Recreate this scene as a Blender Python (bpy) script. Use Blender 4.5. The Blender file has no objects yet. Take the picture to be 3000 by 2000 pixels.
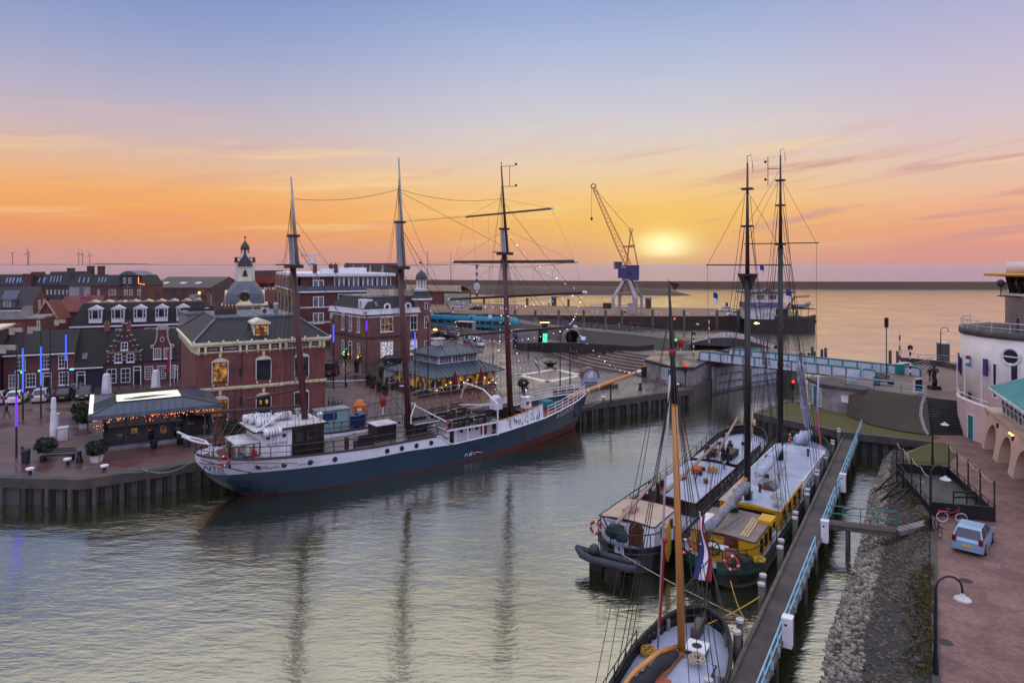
import bpy,math,random
from mathutils import Vector,Matrix
SC=bpy.context.scene
COL=SC.collection
rnd=random.Random(11)
rad=math.radians
# ---------------------------------------------------------------- camera, sky, sun, exposure
CAM_H=19.0;FPX=2000.0;HORIZON=772.0   # a level camera, its frame shifted down
cam=bpy.data.cameras.new('camera');co=bpy.data.objects.new('camera',cam);COL.objects.link(co)
cam.sensor_width=36;cam.lens=24;cam.shift_y=-(1000-HORIZON)/3000;cam.clip_start=0.5;cam.clip_end=40000
co.location=(0,0,CAM_H);co.rotation_euler=(math.pi/2,0,0)
SC.camera=co
SC.view_settings.view_transform='Standard';SC.view_settings.look='None'
SC.view_settings.exposure=0.0;SC.view_settings.gamma=1
SC.cycles.use_denoising=True
SC.cycles.max_bounces=6;SC.cycles.diffuse_bounces=3;SC.cycles.glossy_bounces=3
SC.cycles.transparent_max_bounces=6;SC.cycles.sample_clamp_indirect=4
SC.cycles.caustics_reflective=False;SC.cycles.caustics_refractive=False

def lin(c):
    c /= 255.0
    return c/12.92 if c <= .04045 else ((c+.055)/1.055)** 2.4
def rgb(r,g,b,k=1.0):return (lin(r)*k,lin(g)*k,lin(b)*k,1)

SUN_AZ=math.atan2(445,2000);SUN_EL=rad(1.5)
def sky():
    w=bpy.data.worlds.new('World');SC.world=w;w.use_nodes=True
    nt=w.node_tree;N=nt.nodes;L=nt.links;N.clear()
    def nd(t,**k):
        n=N.new(t)
        for a,b in k.items():setattr(n,a,b)
        return n
    def mth(op,a,b=None,c=None,clamp=False):
        n=nd('ShaderNodeMath',operation=op);n.use_clamp=clamp
        for i,x in enumerate((a,b,c)):
            if x is None:continue
            if isinstance(x,(int,float)):n.inputs[i].default_value=x
            else:L.new(x,n.inputs[i])
        return n.outputs[0]
    def mix(f,a,b,bt='MIX'):
        n=nd('ShaderNodeMix',data_type='RGBA',blend_type=bt)
        for s,x in ((n.inputs[0],f),(n.inputs[6],a),(n.inputs[7],b)):
            if isinstance(x,(int,float)):s.default_value=x
            elif isinstance(x,tuple):s.default_value=x
            else:L.new(x,s)
        return n.outputs[2]
    def sstep(x,a,b):
        n=nd('ShaderNodeMapRange',interpolation_type='SMOOTHSTEP');L.new(x,n.inputs[0])
        n.inputs[1].default_value=a;n.inputs[2].default_value=b
        return n.outputs[0]
    tc=nd('ShaderNodeTexCoord');sp=nd('ShaderNodeSeparateXYZ');L.new(tc.outputs['Generated'],sp.inputs[0])
    x,y,z=sp.outputs
    zc=mth('MAXIMUM',z,0.0);pos=mth('POWER',zc,0.5)
    def ramp(st):
        r=nd('ShaderNodeValToRGB');e=r.color_ramp.elements
        while len(e)<len(st):e.new(0.5)
        for i,(el,c)in enumerate(st):
            e[i].position=el ** .5;e[i].color=rgb(*c)
        L.new(pos,r.inputs[0]);return r.outputs[0]
    left=ramp([(0,(205,142,133)),(0.01716,(221,146,118)),(0.0429,(240,155,90)),(0.0715,(247,166,90)),(0.1001,(244,178,112)),(0.1287,(230,186,152)),(0.1645,(208,184,184)),(0.2145,(184,178,200)),(0.286,(150,163,203)),(0.3575,(120,144,196)),(0.43,(196,192,186)),(1,(170,172,196))])
    mid=ramp([(0,(214,146,128)),(0.01716,(232,160,112)),(0.0429,(244,178,96)),(0.0715,(248,192,104)),(0.1001,(246,202,134)),(0.1358,(236,208,176)),(0.1859,(218,208,206)),(0.2431,(196,200,216)),(0.3003,(174,187,218)),(0.3575,(150,170,212)),(0.43,(206,200,186)),(1,(176,176,196))])
    right=ramp([(0,(216,142,134)),(0.01716,(226,146,124)),(0.0429,(238,160,124)),(0.0715,(242,180,140)),(0.1001,(236,192,164)),(0.1358,(226,195,184)),(0.1859,(212,196,206)),(0.2431,(196,188,212)),(0.3003,(178,178,212)),(0.3575,(160,168,210)),(0.43,(200,192,186)),(1,(172,172,196))])
    back=ramp([(0,(150,132,160)),(0.0858,(176,150,176)),(0.2002,(190,170,196)),(0.3575,(172,176,212)),(0.625,(170,174,208)),(0.8,(168,172,200)),(1,(170,172,196))])
    az=mth('DIVIDE',x,mth('SQRT',mth('ADD',mth('MULTIPLY',x,x),mth('ADD',mth('MULTIPLY',y,y),1e-5))))
    c=mix(sstep(az,-.5,.1),left,mid)
    c=mix(sstep(az,.24,.58),c,right)
    # thin streaked cloud, climbing to the north of the sun
    cv=nd('ShaderNodeCombineXYZ');L.new(mth('MULTIPLY',az,3.6),cv.inputs[0])
    L.new(mth('SUBTRACT',mth('MULTIPLY',zc,40.0),mth('MULTIPLY',az,6.4)),cv.inputs[1])
    no=nd('ShaderNodeTexNoise');no.inputs['Scale'].default_value=1.15;no.inputs['Detail'].default_value=5;no.inputs['Distortion'].default_value=.5
    no.inputs['Roughness'].default_value=.56
    L.new(cv.outputs[0],no.inputs[0])
    band=mth('MULTIPLY',sstep(zc,.009,.045),mth('SUBTRACT',1.0,sstep(zc,.125,.22)))
    azw=mth('ADD',.28,mth('MULTIPLY',sstep(az,-.02,.54),.72))
    dk=mth('MULTIPLY',mth('MULTIPLY',sstep(no.outputs[0],.5,.72),band),azw)
    c=mix(mth('MULTIPLY',dk,.9),c,rgb(206,146,146))
    cv2=nd('ShaderNodeCombineXYZ');L.new(mth('MULTIPLY',az,2.4),cv2.inputs[0])
    L.new(mth('SUBTRACT',mth('MULTIPLY',zc,36.0),mth('MULTIPLY',az,2.1)),cv2.inputs[1]);cv2.inputs[2].default_value=4.2
    n2=nd('ShaderNodeTexNoise');n2.inputs['Scale'].default_value=1.3;n2.inputs['Detail'].default_value=4;L.new(cv2.outputs[0],n2.inputs[0])
    lt=mth('MULTIPLY',mth('MULTIPLY',sstep(n2.outputs[0],.52,.72),band),.62)
    c=mix(lt,c,rgb(254,214,150))
    # sun glow behind thin haze
    el=rad(1.45)
    sd=(math.sin(SUN_AZ)*math.cos(el),math.cos(SUN_AZ)*math.cos(el),math.sin(el))
    dx=mth('SUBTRACT',x,sd[0]);dy=mth('SUBTRACT',y,sd[1]);dz=mth('SUBTRACT',z,sd[2])
    dh2=mth('ADD',mth('MULTIPLY',dx,dx),mth('MULTIPLY',dy,dy))
    dz2=mth('MULTIPLY',dz,dz)
    def glow(sh,sv):
        q=mth('ADD',mth('DIVIDE',dh2,sh*sh),mth('DIVIDE',dz2,sv*sv))
        return mth('EXPONENT',mth('MULTIPLY',mth('SQRT',q),-1.0))
    def gauss(sh,sv):
        q=mth('ADD',mth('DIVIDE',dh2,sh*sh),mth('DIVIDE',dz2,sv*sv))
        return mth('EXPONENT',mth('MULTIPLY',q,-1.0))
    above=sstep(z,.0015,.016)
    c=mix(mth('MULTIPLY',glow(.085,.045),.75,None,True),c,rgb(255,214,84))
    c=mix(mth('MULTIPLY',mth('MULTIPLY',gauss(.04,.022),above),1.0,None,True),c,rgb(255,238,130))
    c=mix(mth('MULTIPLY',gauss(.028,.015),above),c,(1.5,1.2,.6,1))
    bk=sstep(y,.35,-.35)
    c=mix(bk,c,back)
    up=mth('ADD',1.0,mth('MULTIPLY',sstep(zc,.365,.56),1.0))
    stv=mth('MULTIPLY',up,mth('ADD',1.0,mth('MULTIPLY',bk,.6)))
    bg=nd('ShaderNodeBackground');L.new(c,bg.inputs[0]);L.new(stv,bg.inputs[1])
    out=nd('ShaderNodeOutputWorld');L.new(bg.outputs[0],out.inputs[0])
    w.cycles.sampling_method='MANUAL';w.cycles.sample_map_resolution=512
sky()
sl=bpy.data.lights.new('sun','SUN');so=bpy.data.objects.new('sun',sl);COL.objects.link(so)
so.visible_glossy=False  # the sun's mirror image comes from the sky's own glow
sl.energy=0.9;sl.angle=rad(3);sl.color=(1,.62,.28)
sdv=Vector((math.sin(SUN_AZ)*math.cos(SUN_EL),math.cos(SUN_AZ)*math.cos(SUN_EL),math.sin(SUN_EL)))
so.rotation_euler=sdv.to_track_quat('Z','Y').to_euler()

# ---------------------------------------------------------------- plan helpers: where a sighted point stands on a level
def ray(u,v):return ((u-1500)/FPX,1.0,-(v-HORIZON)/FPX)
def G(u,v,z=2.1):
    d=ray(u,v);t=(z-CAM_H)/d[2]
    return Vector((d[0]*t,d[1]*t,z))
def HT(u,v,Y):
    d=ray(u,v);t=Y/d[1]
    return Vector((d[0]*t,Y,CAM_H+d[2]*t))

# ---------------------------------------------------------------- mesh builder
class MB:
    def __init__(s):s.v=[];s.f=[];s.m=[];s.sm=[];s.cur=0;s.smooth=False
    def mat(s,i):s.cur=i;return s
    def add(s,vs,fs):
        o=len(s.v);s.v +=[tuple(p)for p in vs]
        for f in fs:
            s.f.append([i+o for i in f]);s.m.append(s.cur);s.sm.append(s.smooth)
        return s
    def box(s,x0,x1,y0,y1,z0,z1):
        return s.add([(x0,y0,z0),(x1,y0,z0),(x1,y1,z0),(x0,y1,z0),(x0,y0,z1),(x1,y0,z1),(x1,y1,z1),(x0,y1,z1)],
[(0,3,2,1),(4,5,6,7),(0,1,5,4),(1,2,6,5),(2,3,7,6),(3,0,4,7)])
    def rbox(s,c,sz,rz=0,tilt=None):
        a=Matrix.Rotation(rz,3,'Z')
        if tilt is not None:a=a @ Matrix.Rotation(tilt,3,'X')
        h=[d/2 for d in sz];c=Vector(c)
        P=[(-1,-1,-1),(1,-1,-1),(1,1,-1),(-1,1,-1),(-1,-1,1),(1,-1,1),(1,1,1),(-1,1,1)]
        return s.add([c+a @ Vector((p[0]*h[0],p[1]*h[1],p[2]*h[2]))for p in P],
[(0,3,2,1),(4,5,6,7),(0,1,5,4),(1,2,6,5),(2,3,7,6),(3,0,4,7)])
    def bar(s,a,b,w,h=None):
        a=Vector(a);b=Vector(b);h=h or w;d=b-a
        if d.length<1e-6:return s
        d.normalize();u=Vector((0,0,1))if abs(d.z)<.95 else Vector((0,1,0))
        r=d.cross(u).normalized();u=r.cross(d)
        P=[]
        for q in (a,b):
            for i,j in ((-1,-1),(1,-1),(1,1),(-1,1)):P.append(q+r*(i*w/2)+u*(j*h/2))
        return s.add(P,[(0,1,2,3),(7,6,5,4),(0,4,5,1),(1,5,6,2),(2,6,7,3),(3,7,4,0)])
    def tube(s,pts,r,n=6,r2=None):
        pts=[Vector(p)for p in pts];k=len(pts);rings=[]
        up=None
        for i,p in enumerate(pts):
            d=(pts[min(i+1,k-1)]-pts[max(i-1,0)])
            if d.length<1e-9:d=Vector((0,0,1))
            d.normalize()
            if up is None:up=Vector((0,0,1))if abs(d.z)<.9 else Vector((1,0,0))
            x=d.cross(up)
            if x.length<1e-4:x=d.cross(Vector((0,1,.3)))
            x.normalize();y=x.cross(d);up=y
            rr=r if r2 is None else r+(r2-r)*i/(k-1)
            rings.append([p+(x*math.cos(t)+y*math.sin(t))*rr for t in [2*math.pi*j/n for j in range(n)]])
        return s.loft(rings,True,True)
    def loft(s,rings,closed=True,caps=False):
        n=len(rings[0]);V=[p for r in rings for p in r];F=[]
        for i in range(len(rings)-1):
            for j in range(n if closed else n-1):
                a=i*n+j;b=i*n+(j+1)%n
                F.append((a,b,b+n,a+n))
        if caps:
            F.append(tuple(range(n-1,-1,-1)));F.append(tuple((len(rings)-1)*n+j for j in range(n)))
        return s.add(V,F)
    def cyl(s,c,r0,r1,z0,z1,n=12):
        c=Vector((c[0],c[1],0));rg=[]
        for z,r in ((z0,r0),(z1,r1)):
            rg.append([c+Vector((r*math.cos(2*math.pi*j/n),r*math.sin(2*math.pi*j/n),z))for j in range(n)])
        return s.loft(rg,True,True)
    def lathe(s,prof,n=12,c=(0,0,0)):
        c=Vector(c)
        return s.loft([[c+Vector((r*math.cos(2*math.pi*j/n),r*math.sin(2*math.pi*j/n),z))for j in range(n)]for r,z in prof],True,True)
    def prism(s,poly,z0,z1):
        n=len(poly);V=[(p[0],p[1],z0)for p in poly]+[(p[0],p[1],z1)for p in poly]
        F=[tuple(range(n-1,-1,-1)),tuple(range(n,2*n))]+[(i,(i+1)%n,(i+1)%n+n,i+n)for i in range(n)]
        return s.add(V,F)
    def extr(s,poly,vec):
        n=len(poly);vec=Vector(vec);V=[Vector(p)for p in poly];V +=[p+vec for p in V]
        F=[tuple(range(n-1,-1,-1)),tuple(range(n,2*n))]+[(i,(i+1)%n,(i+1)%n+n,i+n)for i in range(n)]
        return s.add(V,F)
    def poly(s,pts):return s.add(pts,[tuple(range(len(pts)))])
    def ball(s,c,rx,ry=None,rz=None,n=8,m=6):
        ry=rx if ry is None else ry;rz=rx if rz is None else rz;c=Vector(c);rg=[]
        for i in range(m+1):
            t=-math.pi/2+math.pi*i/m;k=max(math.cos(t),.02)
            rg.append([c+Vector((rx*k*math.cos(2*math.pi*j/n),ry*k*math.sin(2*math.pi*j/n),rz*math.sin(t)))for j in range(n)])
        return s.loft(rg,True,True)
    def torus(s,c,R,r,ax='Z',n=20,m=6,arc=1.0):
        pts=[];k=int(n*arc)
        for i in range(k+(0 if arc >= 1 else 1)):
            t=2*math.pi*i/n
            a,b=R*math.cos(t),R*math.sin(t)
            pts.append(Vector(c)+Vector({'Z':(a,b,0),'Y':(a,0,b),'X':(0,a,b)}[ax]))
        if arc >= 1:pts.append(pts[0]);pts.append(pts[1])
        return s.tube(pts,r,m)
    def frus(s,x0,x1,y0,y1,z0,z1,ix,iy):
        "hip roof (or its flat-topped stump): inset ix, iy at the top"
        return s.add([(x0,y0,z0),(x1,y0,z0),(x1,y1,z0),(x0,y1,z0),(x0+ix,y0+iy,z1),(x1-ix,y0+iy,z1),(x1-ix,y1-iy,z1),(x0+ix,y1-iy,z1)],
[(0,3,2,1),(4,5,6,7),(0,1,5,4),(1,2,6,5),(2,3,7,6),(3,0,4,7)])
    def build(s,name,mats,parent=None,loc=None,rz=0):
        me=bpy.data.meshes.new(name);me.from_pydata(s.v,[],s.f)
        if not isinstance(mats,(list,tuple)):mats=[mats]
        for m in mats:me.materials.append(m)
        me.polygons.foreach_set('material_index',s.m);me.polygons.foreach_set('use_smooth',s.sm)
        me.update()
        o=bpy.data.objects.new(name,me);COL.objects.link(o)
        if parent:
            while parent.parent and parent.parent.parent:parent=parent.parent   # thing > part > sub-part, no deeper
            o.parent=parent
        if loc is not None:o.location=loc
        if rz:o.rotation_euler=(0,0,rz)
        return o
def tag(o,label,cat,group=None):
    o['label']=label;o['category']=cat
    if group:o['group']=group
    return o
def thing(name,label,cat,loc=(0,0,0),rz=0,group=None):
    o=bpy.data.objects.new(name,None);COL.objects.link(o);o.empty_display_size=.3
    o.location=loc;o.rotation_euler=(0,0,rz)
    return tag(o,label,cat,group)
def struct(name,mb,mats,kind='structure'):
    o=mb.build(name,mats);o['kind']=kind;return o
KIDS={}
def dup(root,loc,rz=0,label=None,group=None,scale=None):
    def cp(o,par):
        c=o.copy();COL.objects.link(c);c.parent=par
        for ch in kids(o):cp(ch,c)
        return c
    c=cp(root,None);c.location=loc;c.rotation_euler=(0,0,rz)
    if scale:c.scale=scale
    if label:c['label']=label
    if group:c['group']=group
    return c
def kids(o):
    if o.name not in KIDS:KIDS[o.name]=[q for q in COL.objects if q.parent == o]
    return KIDS[o.name]
def glyphs(mb,body,size,X,ext=.01,align='CENTER',shear=0):
    "lettering added to a mesh; X maps a flat point (x, y, 0) to its place"
    c=bpy.data.curves.new('glyph','FONT');c.body=body;c.size=size;c.extrude=ext;c.align_x=align;c.align_y='CENTER';c.shear=shear
    o=bpy.data.objects.new('glyph',c);me=o.to_mesh()
    mb.add([X(v.co)for v in me.vertices],[tuple(p.vertices)for p in me.polygons])
    o.to_mesh_clear();bpy.data.objects.remove(o);bpy.data.curves.remove(c);return mb
def text(name,body,size,m,parent,loc,rot,ext=.01,align='CENTER',shear=0):
    from mathutils import Euler
    T=Matrix.Translation(loc)@ Euler(rot).to_matrix().to_4x4()
    return glyphs(MB(),body,size,lambda p:T @ p,ext,align,shear).build(name,m,parent)
def sag(a,b,drop,n=8):
    a=Vector(a);b=Vector(b)
    return [a.lerp(b,i/n)-Vector((0,0,drop*4*(i/n)*(1-i/n)))for i in range(n+1)]

# ---------------------------------------------------------------- materials
MATS={}
def mat(name,c,c2=None,s=.8,rough=.6,metal=0.,bump=0.,bs=6.,det=4,lines=(),emit=None,es=0.,spec=.5,rough2=None,rs=.4,fine=0.,aniso=None,alpha=None,brick=None):
    m=bpy.data.materials.new(name);m.use_nodes=True;nt=m.node_tree;N=nt.nodes;L=nt.links
    b=N['Principled BSDF'];b.inputs['Roughness'].default_value=rough;b.inputs['Metallic'].default_value=metal
    b.inputs['Specular IOR Level'].default_value=spec
    def deep(c):
        l=min(1,(.2126*c[0]+.7152*c[1]+.0722*c[2])/.7)** .3
        return tuple(x*l for x in c[:3])
    if not emit:c=deep(c);c2=c2 and deep(c2)
    c=tuple(c[:3])+(1,);b.inputs['Base Color'].default_value=c
    MATS[name]=m
    tc=N.new('ShaderNodeTexCoord').outputs['Object']
    if aniso:
        mp=N.new('ShaderNodeMapping');mp.inputs['Scale'].default_value=aniso;L.new(tc,mp.inputs[0]);tcn=mp.outputs[0]
    else:tcn=tc
    def noise(sc,d=4,src=None):
        n=N.new('ShaderNodeTexNoise');n.inputs['Scale'].default_value=sc;n.inputs['Detail'].default_value=d;n.inputs['Roughness'].default_value=.62
        L.new(src or tcn,n.inputs[0]);return n.outputs[0]
    def rng(x,a,bb,lo=0.,hi=1.):
        r=N.new('ShaderNodeMapRange');L.new(x,r.inputs[0]);r.inputs[1].default_value=a;r.inputs[2].default_value=bb;r.inputs[3].default_value=lo;r.inputs[4].default_value=hi;return r.outputs[0]
    def mix(f,a,bb,bt='MIX'):
        n=N.new('ShaderNodeMix');n.data_type='RGBA';n.blend_type=bt
        for q,x in ((n.inputs[0],f),(n.inputs[6],a),(n.inputs[7],bb)):
            if isinstance(x,(int,float,tuple)):q.default_value=x
            else:L.new(x,q)
        return n.outputs[2]
    def mth(op,a,bb):
        n=N.new('ShaderNodeMath');n.operation=op
        for q,x in ((n.inputs[0],a),(n.inputs[1],bb)):
            if isinstance(x,(int,float)):q.default_value=x
            else:L.new(x,q)
        return n.outputs[0]
    col=c
    if c2 is not None:col=mix(rng(noise(s,det),.33,.67),c,tuple(c2[:3])+(1,))
    if fine:col=mix(1.0,col,mix(rng(noise(9.,3),.3,.7),(1-fine,)*3+(1,),(1+fine,)*3+(1,)),'MULTIPLY')
    if brick:
        sc,mo=brick
        bt=N.new('ShaderNodeTexBrick');bt.inputs['Scale'].default_value=sc;bt.inputs['Mortar Size'].default_value=.03
        bt.inputs['Color1'].default_value=(.75,)*3+(1,);bt.inputs['Color2'].default_value=(1.25,)*3+(1,);bt.inputs['Mortar'].default_value=(mo,)*3+(1,)
        mp=N.new('ShaderNodeMapping');mp.inputs['Rotation'].default_value=(0,0,.9);L.new(tc,mp.inputs[0]);L.new(mp.outputs[0],bt.inputs[0])
        col=mix(1.0,col,bt.outputs[0],'MULTIPLY')
    hs=None
    if lines:
        sp=N.new('ShaderNodeSeparateXYZ');L.new(tc,sp.inputs[0])
        for ax,per,wd,dk in lines:
            fr=mth('FRACT',mth('DIVIDE',sp.outputs['XYZ'.index(ax)],per),0)
            f=mth('LESS_THAN',fr,wd)
            col=mix(1.0,col,mix(f,(1,1,1,1),(dk,dk,dk,1)),'MULTIPLY')
            hs=fr
    if not isinstance(col,tuple):L.new(col,b.inputs['Base Color'])
    if rough2 is not None:L.new(rng(noise(rs,5),.42,.6,rough,rough2),b.inputs['Roughness'])
    if bump:
        bp=N.new('ShaderNodeBump');bp.inputs['Strength'].default_value=bump;bp.inputs['Distance'].default_value=.05
        L.new(noise(bs,det),bp.inputs['Height']);L.new(bp.outputs[0],b.inputs['Normal'])
    if emit:b.inputs['Emission Color'].default_value=tuple(emit[:3])+(1,);b.inputs['Emission Strength'].default_value=es
    if alpha is not None:b.inputs['Alpha'].default_value=alpha
    return m
def A(r,g,b,k=1.0):return rgb(r,g,b,k)
BR=[('Z',.21,.16,.82)]
m_brick=mat('brick_red',A(158,94,86),A(128,76,72),.5,.8,fine=.18,lines=BR,bump=.2)
m_brick_pale=mat('brick_weathered',A(170,105,98),A(138,82,80),.45,.8,fine=.2)
m_brick_house=mat('brick_house',A(140,84,80),A(112,68,68),.7,.8,fine=.16,lines=BR)
m_brick_dark=mat('brick_dark',A(104,72,70),A(84,60,60),.7,.8,fine=.16)
m_brick_purple=mat('plaster_violet',A(66,54,86),A(54,46,76),.7,.8)
m_brick_brown=mat('brick_brown',A(150,104,92),A(128,84,76),.5,.8,fine=.14,lines=BR)
m_brick_office=mat('brick_office',A(126,72,64),A(104,60,55),.5,.8,fine=.12)
m_brick_yellow=mat('brick_yellow',A(176,146,112),A(150,122,96),.5,.8,fine=.1)
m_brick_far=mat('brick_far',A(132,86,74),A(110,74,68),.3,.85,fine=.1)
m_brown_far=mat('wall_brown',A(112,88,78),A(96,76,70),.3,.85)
m_cream=mat('cream_paint',A(226,220,180),A(206,200,160),1.2,.6)
m_white=mat('white_paint',A(226,226,226),A(205,206,210),1.0,.5)
m_whitew=mat('white_weathered',A(214,212,208),A(178,176,174),.9,.55,fine=.06)
m_sill=mat('sandstone',A(190,180,160),A(165,155,140),1.2,.7)
TL=[('Z',.19,.25,.55),('X',.3,.12,.8)]
m_slate=mat('roof_tiles_dark',A(46,47,56),A(38,39,47),.5,.62,lines=TL,bump=.3,fine=.12)
m_tile=mat('roof_tiles_brown',A(58,50,48),A(44,40,38),.6,.75,lines=TL,bump=.3,fine=.15)
m_tilemoss=mat('roof_tiles_mossy',A(60,52,42),A(44,42,34),.6,.8,lines=TL,fine=.15)
m_tilered=mat('roof_tiles_red',A(156,80,58),A(130,66,50),.5,.7,lines=TL,fine=.12)
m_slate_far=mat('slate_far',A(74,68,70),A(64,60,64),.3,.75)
m_lead=mat('lead_sheet',A(112,120,132),A(88,96,110),.7,.45,fine=.08)
m_zinc=mat('zinc_roof',A(96,108,122),A(80,94,108),.25,.4,metal=.2,fine=.05)
m_zincs=mat('zinc_seam',A(84,96,108),None,1,.4,metal=.3)
m_glass=mat('window_glass',A(44,50,60),A(70,74,84),.7,.08,spec=.7)
m_glassb=mat('window_glass_blue',A(96,118,140),A(60,74,92),.8,.08,spec=.7)
m_curtain=mat('curtained_pane',A(150,148,146),A(90,90,94),1.6,.2)
m_black=mat('black_paint',A(32,33,38),A(24,25,28),1.5,.45)
m_iron=mat('dark_iron',A(52,52,56),A(38,38,42),2,.5)
m_steel=mat('galvanised',A(160,166,170),A(132,138,144),1.5,.42,metal=.3)
m_conc=mat('concrete',A(164,158,154),A(124,118,114),.5,.8,fine=.1,bump=.2)
m_concd=mat('concrete_dark',A(104,98,94),A(76,72,70),.4,.75,fine=.1,bump=.2)
m_teal=mat('teal_paint',A(20,150,148),A(14,128,128),1.2,.45)
m_tealp=mat('pale_blue_rail',A(150,200,214),A(130,182,200),2,.5)
m_pile=mat('steel_piling',A(44,40,38),A(26,24,24),.7,.7,fine=.2,aniso=(1,1,.2))
m_cap=mat('quay_coping',A(104,96,88),A(78,72,68),.8,.7,fine=.1)
m_wood=mat('weathered_timber',A(120,108,98),A(88,78,72),.9,.7,fine=.15,aniso=(3,.4,1))
m_post=mat('mooring_timber',A(112,108,96),A(70,68,60),.8,.8,fine=.15,aniso=(1,1,.25))
m_varn=mat('varnished_spar',A(220,158,82),A(196,130,60),.7,.35,aniso=(1,1,.2))
m_wooddoor=mat('varnished_door',A(140,78,38),A(110,58,28),.8,.35,aniso=(1,1,.15))
def lit(name,c,es,c2=None,s=2.0):
    "glowing room seen through a window: warm emission broken up by what stands inside"
    m=bpy.data.materials.new(name);m.use_nodes=True;N=m.node_tree.nodes;L=m.node_tree.links;b=N['Principled BSDF']
    t=N.new('ShaderNodeTexCoord');n=N.new('ShaderNodeTexNoise');n.inputs['Scale'].default_value=s;n.inputs['Detail'].default_value=3
    L.new(t.outputs['Object'],n.inputs[0]);r=N.new('ShaderNodeValToRGB');e=r.color_ramp.elements
    e[0].position=.42;e[0].color=rgb(*(c2 or (70,40,16)));e[1].position=.68;e[1].color=rgb(*c);L.new(n.outputs[0],r.inputs[0])
    L.new(r.outputs[0],b.inputs['Emission Color']);b.inputs['Emission Strength'].default_value=es
    b.inputs['Base Color'].default_value=(.02,.02,.02,1);b.inputs['Roughness'].default_value=.08
    MATS[name]=m;return m
m_lit=lit('lit_room',(246,170,60),.7,(90,46,14),1.6)
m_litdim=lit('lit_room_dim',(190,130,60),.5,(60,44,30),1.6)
m_litcafe=lit('lit_cafe',(240,176,64),.5,(44,22,8),1.3)
m_litoff=lit('lit_display',(236,232,250),1.1,(120,110,130),3.2)
def glow(name,c,es):
    return mat(name,A(*c),None,1,.5,emit=A(*c),es=es)
g_warm=glow('lamp_warm',(255,190,90),5);g_white=glow('lamp_white',(255,236,220),5);g_red=glow('lamp_red',(255,40,30),4)
g_green=glow('lamp_green',(60,255,110),3);g_blue=glow('tube_blue',(50,90,255),1.5);g_violet=glow('tube_violet',(90,40,255),1.8)
g_orange=glow('fairy_orange',(255,110,30),4.5);g_pink=glow('fairy_pink',(255,190,255),2);g_cyan=glow('fairy_cyan',(90,220,240),1.5)

# ---------------------------------------------------------------- water, land, air
def water_mat(name,base,rough,scales,strength,fres=1.33,lo=.4,tint=(1,.98,.9,1)):
    m=bpy.data.materials.new(name);m.use_nodes=True;N=m.node_tree.nodes;L=m.node_tree.links;b=N['Principled BSDF']
    b.inputs['Base Color'].default_value=base;b.inputs['Roughness'].default_value=rough;b.inputs['IOR'].default_value=fres
    t=N.new('ShaderNodeTexCoord').outputs['Object'];h=None
    for sx,sy,rot,w,det in scales:
        mp=N.new('ShaderNodeMapping');mp.inputs['Scale'].default_value=(sx,sy,1);mp.inputs['Rotation'].default_value=(0,0,rot);L.new(t,mp.inputs[0])
        n=N.new('ShaderNodeTexNoise');n.inputs['Scale'].default_value=1;n.inputs['Detail'].default_value=det;n.inputs['Distortion'].default_value=.3;L.new(mp.outputs[0],n.inputs[0])
        q=N.new('ShaderNodeMath');q.operation='MULTIPLY';L.new(n.outputs[0],q.inputs[0]);q.inputs[1].default_value=w
        if h is None:h=q.outputs[0]
        else:
            a=N.new('ShaderNodeMath');a.operation='ADD';L.new(h,a.inputs[0]);L.new(q.outputs[0],a.inputs[1]);h=a.outputs[0]
    fr=N.new('ShaderNodeFresnel');fr.inputs['IOR'].default_value=fres;gl=N.new('ShaderNodeBsdfGlossy');gl.inputs['Roughness'].default_value=rough;gl.inputs['Color'].default_value=tint
    b.inputs['Specular IOR Level'].default_value=0;b.inputs['Roughness'].default_value=.9
    mp_=N.new('ShaderNodeMapRange');L.new(fr.outputs[0],mp_.inputs[0]);mp_.inputs[1].default_value=.03;mp_.inputs[2].default_value=.7;mp_.inputs[3].default_value=lo;mp_.inputs[4].default_value=.97
    mx=N.new('ShaderNodeMixShader');L.new(mp_.outputs[0],mx.inputs[0]);L.new(b.outputs[0],mx.inputs[1]);L.new(gl.outputs[0],mx.inputs[2]);L.new(mx.outputs[0],N['Material Output'].inputs[0])
    # cat's-paws: calmer and rougher patches
    pn=N.new('ShaderNodeTexNoise');pn.inputs['Scale'].default_value=.06;pn.inputs['Detail'].default_value=3;L.new(t,pn.inputs[0])
    mr=N.new('ShaderNodeMapRange');L.new(pn.outputs[0],mr.inputs[0]);mr.inputs[1].default_value=.35;mr.inputs[2].default_value=.65;mr.inputs[3].default_value=strength*.55;mr.inputs[4].default_value=strength*1.25
    # choppier outside the locks
    sy=N.new('ShaderNodeSeparateXYZ');L.new(t,sy.inputs[0]);m3=N.new('ShaderNodeMapRange');m3.interpolation_type='SMOOTHSTEP';L.new(sy.outputs[1],m3.inputs[0]);m3.inputs[1].default_value=90;m3.inputs[2].default_value=150;m3.inputs[3].default_value=1;m3.inputs[4].default_value=2.1
    m4=N.new('ShaderNodeMath');m4.operation='MULTIPLY';L.new(mr.outputs[0],m4.inputs[0]);L.new(m3.outputs[0],m4.inputs[1])
    bp=N.new('ShaderNodeBump');bp.inputs['Distance'].default_value=1.0;L.new(m4.outputs[0],bp.inputs['Strength']);L.new(h,bp.inputs['Height'])
    for q in (b,gl,fr):L.new(bp.outputs[0],q.inputs['Normal'])
    return m
m_water=water_mat('harbour_water',A(46,54,28,.5),.09,[(.5,1.3,.5,.10,3),(1.5,4.2,.3,.06,4),(.16,.34,.9,.16,2)],.34,1.45,.42,(1,.98,.88,1))
m_sea=water_mat('sea_water',A(90,66,76,.6),.22,[(.05,.22,.1,.5,4),(.3,.9,.2,.12,3)],.7,1.4,.35,(.74,.64,.74,1))

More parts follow.
